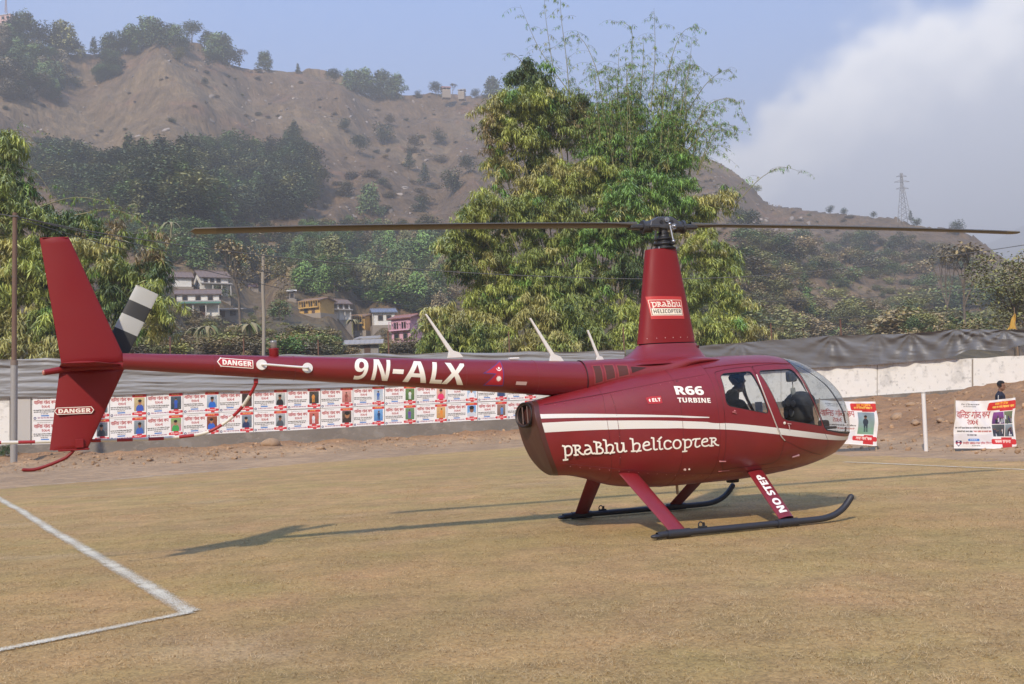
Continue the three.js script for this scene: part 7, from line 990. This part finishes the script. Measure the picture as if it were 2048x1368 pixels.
function woodland(P, n, seed, kinds, tones, hm, label, name) {   // growth that reads as one mass
  const S = {}; for (const [x, y, r] of scatter(P, n, seed)) { const b = onHill(x, y, 62), k = kinds[Math.floor(r() * kinds.length)], v = Math.floor(r() * PROTO[k].length); (S[k + v] ??= { g: PROTO[k][v].c, L: [] }).L.push([b, lerp(hm[0], hm[1], r()), r() * 6.283, ((k) => FAR[tones[Math.floor(r() * tones.length)]].map((c) => c * k))(0.6 + 0.8 * r())]); }
  for (const { g, L } of Object.values(S)) { const m = new THREE.InstancedMesh(g, farLeafMat, L.length), M = new THREE.Matrix4(), Q = new THREE.Quaternion(); L.forEach(([b, h, a, c], i) => { M.compose(V(b.x, b.y - 0.15 * h, b.z), Q.setFromAxisAngle(V(0, 1, 0), a), V(h * 1.25, h, h * 1.25)); m.setMatrixAt(i, M); m.setColorAt(i, rgb(...c)); }); m.name = numbered(name); scene.add(m); tag(m, label, 'forest', null, 'stuff'); }
}
woodland([[60, 350], [110, 318], [200, 340], [300, 330], [420, 305], [470, 300], [540, 315], [590, 275], [622, 315], [630, 385], [600, 445], [300, 470], [220, 440], [100, 400]], 430, 31, ['round', 'tall', 'round'], ['dk', 'gd', 'dk', 'ol'], [7, 14], 'dark forest covering the lower left flank of the hill', 'forest');
woodland([[0, 80], [60, 100], [130, 120], [120, 205], [60, 215], [0, 200]], 60, 32, ['round', 'feather'], ['dk', 'pu', 'gd'], [7, 12], 'dark grove below the ridge at the top left corner', 'forest');
woodland([[180, 130], [230, 110], [240, 150], [200, 175]], 14, 33, ['round'], ['dk', 'gd'], [6, 10], 'dark thicket under the ridge clump', 'forest');
woodland([[220, 455], [330, 450], [620, 452], [870, 455], [900, 520], [900, 640], [860, 640], [740, 600], [560, 560], [480, 540], [330, 530], [250, 500]], 420, 34, ['round', 'feather', 'shrub', 'round'], ['gd', 'gr', 'ol', 'br', 'dk'], [2.6, 5.2], 'green woodland on the slope behind the houses', 'woodland');
woodland([[250, 640], [330, 620], [480, 650], [700, 690], [880, 640], [900, 715], [250, 715]], 300, 35, ['shrub', 'bare', 'bare', 'shrub'], ['br', 'br', 'br', 'yl', 'ol', 'pu'], [0.6, 1.8], 'dry brown scrub on the bank behind the wall', 'scrub');
woodland([[1380, 590], [1480, 540], [1600, 540], [1750, 560], [1900, 560], [2060, 540], [2120, 700], [1380, 700]], 520, 36, ['shrub', 'round', 'shrub', 'bare'], ['br', 'ol', 'gd', 'br', 'yl'], [1.4, 3.6], 'mixed brown and green scrub behind the right hand wall', 'scrub');
woodland([[1480, 480], [1560, 470], [1640, 470], [1760, 480], [1880, 490], [1960, 540], [1700, 560], [1480, 560]], 150, 37, ['round', 'shrub'], ['gd', 'br', 'ol', 'pu'], [2.6, 5], 'hazy bushes on the middle of the right hand slope', 'scrub');
woodland([[600, 300], [900, 300], [930, 440], [640, 445]], 70, 38, ['shrub', 'bare'], ['pu', 'br', 'dk'], [1.5, 4], 'thin dry scrub on the slope right of the dark forest', 'scrub');
woodland([[0, 150], [540, 140], [900, 190], [960, 330], [560, 240], [0, 300]], 64, 39, ['shrub'], ['pu', 'ol', 'pu', 'dk'], [0.7, 2.4], 'scattered low bushes on the bare upper slope', 'scrub');
woodland([[1400, 320], [1540, 420], [1800, 450], [1560, 500], [1400, 470]], 50, 40, ['shrub'], ['pu', 'ol', 'br'], [0.7, 2], 'scattered low bushes on the right shoulder of the hill', 'scrub');
[[213, 140, 34, 'round', 'dk', 'dark bush group left on the upper slope'], [80, 175, 30, 'shrub', 'pu', 'brownish bush at the far left of the upper slope'], [145, 172, 20, 'shrub', 'dk', 'wide dark bush left on the bare upper slope'], [410, 172, 18, 'round', 'dk', 'small round bush alone on the bare slope below the ridge clump'], [358, 122, 34, 'round', 'ol', 'olive tree in the rocks below the ridge clump'], [424, 138, 38, 'round', 'dk', 'dark tree at the right of the rocks below the ridge'], [270, 112, 26, 'round', 'gd', 'green bush left of the pale rocks'], [690, 260, 30, 'round', 'dk', 'dark bush on the slope below the saddle'], [590, 292, 50, 'tall', 'dk', 'tall dark tree at the top right of the forest'], [780, 250, 26, 'round', 'pu', 'upper tree of the dark group on the spur'], [770, 290, 48, 'round', 'dk', 'largest tree of the dark group on the spur'], [720, 310, 44, 'round', 'dk', 'left tree of the dark group on the spur'], [830, 300, 36, 'round', 'pu', 'brownish tree right of the dark group on the spur'], [880, 288, 34, 'round', 'dk', 'right dark tree on the spur'], [820, 340, 40, 'tall', 'dk', 'narrow tree below the spur group'], [850, 372, 44, 'tall', 'dk', 'second narrow tree below the spur group'], [905, 390, 56, 'round', 'dk', 'dark tree just left of the tall bamboo clump'], [935, 350, 40, 'round', 'dk', 'dark tree half hidden by the tall bamboo clump'], [740, 430, 60, 'feather', 'gd', 'green bamboo above the rotor blade right of the forest'], [690, 395, 36, 'round', 'pu', 'dry tree on the eroded slope'], [1500, 470, 52, 'round', 'dk', 'dark grove tree right of the rotor hub'], [1480, 455, 46, 'round', 'dk', 'dark tree close right of the bamboo edge'], [1690, 500, 40, 'round', 'dk', 'left dark tree below the right ridge'], [1740, 505, 46, 'round', 'dk', 'middle dark tree below the right ridge'], [1800, 505, 44, 'round', 'dk', 'right dark tree below the right ridge'], [1720, 490, 36, 'round', 'gd', 'back dark tree below the right ridge'], [1565, 520, 50, 'round', 'gd', 'green tree under the right rotor blade'], [1610, 590, 46, 'tall', 'gd', 'bright green conical tree above the nose tarp'], [1618, 645, 66, 'tall', 'gr', 'taller bright green tree above the nose tarp'], [1790, 560, 40, 'round', 'gd', 'green tree in the middle of the right scrub']]
  .forEach(([px, py, hp, kind, tone, label], i) => { const b = onHill(px, py + 2, 80), d = -b.z; tree(kind, tone, b, hp * 1.15 * d / F, 1.15, i + 3, label, 'tree', null, 'hillside_tree'); });
grove([[330, 480], [470, 480], [480, 560], [400, 550], [330, 530]], 16, 51, ['feather', 'round'], ['gd', 'dk', 'gr'], [40, 70], 'above the white houses', 'tree', 'trees above the white houses', 'slope_tree');
grove([[560, 500], [860, 500], [880, 640], [840, 640], [720, 600], [600, 590]], 46, 52, ['feather', 'round', 'feather'], ['gr', 'gd', 'ol'], [40, 74], 'behind the yellow houses', 'tree', 'trees behind the yellow houses', 'slope_tree');
grove([[400, 560], [560, 550], [600, 640], [480, 660]], 18, 53, ['round', 'bare', 'shrub'], ['br', 'ol', 'gd'], [24, 44], 'among the village houses', 'tree', 'small trees among the houses', 'village_tree');
grove([[560, 690], [700, 690], [690, 716], [560, 716]], 9, 54, ['shrub'], ['gr', 'gr', 'ol'], [30, 52], 'above the boom beacon lamp', 'bush', 'green bushes above the boom', 'bush');
grove([[1400, 640], [2040, 600], [2060, 680], [1400, 700]], 34, 55, ['shrub', 'round'], ['ol', 'yl', 'br', 'gd'], [34, 60], 'behind the right tarp', 'bush', 'bushes behind the right tarp', 'bush');
grove([[260, 690], [480, 690], [480, 716], [260, 716]], 12, 56, ['shrub', 'bare'], ['br', 'ol', 'yl'], [22, 44], 'between tail fin and beacon lamp', 'bush', 'dry bushes behind the left tarp', 'bush');
[[2030, 665, 222, 'near', 'ol', 58, 1.0, 'tall olive green tree at the right edge behind the tarp'], [2080, 650, 190, 'near', 'br', 62, 1.0, 'brownish tree partly cut by the right edge'], [1925, 590, 110, 'bare', 'br', 105, 1.5, 'spreading bare brown tree on the right slope'], [1890, 560, 70, 'bare', 'pu', 130, 1.4, 'smaller bare tree left of the spreading bare tree'], [480, 590, 120, 'bare', 'br', 110, 1.2, 'brown thin tree left of the pale trunk'], [1005, 600, 60, 'round', 'gd', 90, 1, 'green tree behind the lower bamboo sprays']]
  .forEach(([px, py, hp, kind, tone, d, w, label], i) => { const b = at(px, py, d); const top = at(px, py - hp, d).y; b.y = Math.min(b.y, terrain(b.x, b.z) + 0.4); tree(kind, tone, b, top - b.y, w * Math.min(1, hp * d / F / (top - b.y)) * 1.15, i, label, 'tree', null, 'tree'); });
{ // pale straight trunk of the tall tree
  const b = at(526, 712, 73), t = at(527, 508, 73); const o = thing('pale_tree', 'tree with long pale straight trunk and sparse brown crown above the tail boom', 'tree'); o.position.copy(b); const q = t.sub(b); part(o, 'trunk', tube([V(0, -1, 0), q.clone().multiplyScalar(0.35).add(V(0.05, 0, 0)), q.clone().multiplyScalar(0.7).add(V(-0.04, 0, 0)), q], 0.13, 24, 8), std(0.34, 0.29, 0.23, 0.9)); part(o, 'crown', crown(77, [[-1.6, q.y - 1.2, 0, 1.2, 0.9, 1.0], [-0.4, q.y - 0.3, 0.3, 1.3, 0.8, 1.1], [1.2, q.y - 0.9, -0.2, 1.2, 0.8, 1.0], [0.3, q.y + 0.4, 0, 1.1, 0.6, 1.0], [-1.0, q.y - 2.1, 0, 0.9, 0.6, 0.8], [1.6, q.y - 2.0, 0, 0.9, 0.6, 0.8]], 620, 0.16, 0.3), leafTone(FAR.br)); part(o, 'branch', merge([rod(q.clone().multiplyScalar(0.75), q.clone().multiplyScalar(0.75).add(V(1.3, 1.0, 0)), 0.04, 0.012), rod(q.clone().multiplyScalar(0.6), q.clone().multiplyScalar(0.6).add(V(-1.0, 0.7, 0.2)), 0.03, 0.01), rod(q.clone().multiplyScalar(0.9), q.clone().multiplyScalar(0.9).add(V(-0.8, 1.2, 0)), 0.03, 0.01)]), std(0.3, 0.25, 0.2, 0.9)); }
function banana(px, py, hp, d, label, seed) { const b = at(px, py, d), h = hp * d / F, t = thing('banana_plant', label, 'plant'), r = rngOf(seed); t.position.copy(b); part(t, 'stem', rod(V(0, -0.5, 0), V(0, h * 0.55, 0), h * 0.05, h * 0.035, 8), std(0.22, 0.2, 0.1, 0.8)); for (let i = 0; i < 9; i++) { const a = i * 2.4 + r(), l = h * (0.5 + 0.25 * r()), w = h * 0.075; const g = gridGeo(2, 8, (u, v) => { const f = v, o = V(Math.cos(a), 0, Math.sin(a)), s = V(-Math.sin(a), 0, Math.cos(a)); return V(0, h * 0.52, 0).addScaledVector(o, l * f * 0.8).add(V(0, l * (0.9 * f - 1.25 * f * f), 0)).addScaledVector(s, (u - 0.5) * 2 * w * Math.sin(Math.PI * Math.min(1, f * 0.93 + 0.07))).add(V(0, -Math.abs(u - 0.5) * w * 0.7, 0)); }); part(t, 'leaf', g, leafTone(i % 3 ? [0.17, 0.2, 0.08] : [0.28, 0.24, 0.13])); } }
banana(418, 690, 62, 84, 'banana plant with broad pale leaves in front of the lowest white house', 3); banana(395, 684, 46, 86, 'smaller banana plant left of the broad leaved one', 4); banana(500, 690, 70, 82, 'dry banana plant left of the pale trunk', 6); banana(342, 470, 40, 150, 'banana plant beside the red brick house', 9); banana(705, 660, 34, 104, 'small banana plant in front of the yellow house doorways', 11);
{ // weeds at the foot of the left pole
  const L = [], r = rngOf(77), b0 = onWall(6, 905, 0.6), t = thing('weeds', 'low green weeds at the wall foot beside the left pole', 'weeds'); t.position.copy(b0); t.position.y = groundY(b0.x, b0.z); for (let i = 0; i < 60; i++) L.push([V((r() - 0.5) * 0.9, 0.1 + 0.35 * r(), (r() - 0.5) * 0.6), r() * 6, 0.4, 0.35, [0.05 + 0.03 * r(), 0.11 + 0.04 * r(), 0.035]]); tufts(t, 'foliage', L); part(t, 'stems', merge([rod(V(0, -0.1, 0), V(0.1, 0.4, 0), 0.01), rod(V(0.1, -0.1, 0.1), V(-0.2, 0.4, 0), 0.01)]), twigMat); }
{ // scraps of litter on the dirt edge
  for (const [x, y, s, l] of [[56, 943, 0.28, 'crumpled white scrap on the dirt under the tail skid'], [250, 1060 + 0, 0.05, ''], [22, 930, 0.2, 'pale scrap of litter on the dirt near the left pole']]) { if (!l) continue; const p = onGround(x, y); p.y = groundY(p.x, p.z) + 0.02; const m = single('litter', gridGeo(6, 5, (u, v) => V((u - 0.5) * s * 1.6, 0.05 * noise2(u * 4 + x, v * 4), (v - 0.5) * s)), std(0.6, 0.57, 0.53, 0.9, { side: THREE.DoubleSide }), l, 'litter'); m.position.copy(p); } }

scene.traverse((o) => { if (o.isMesh) { o.castShadow = true; o.receiveShadow = true; } });
renderer.render(scene, camera);
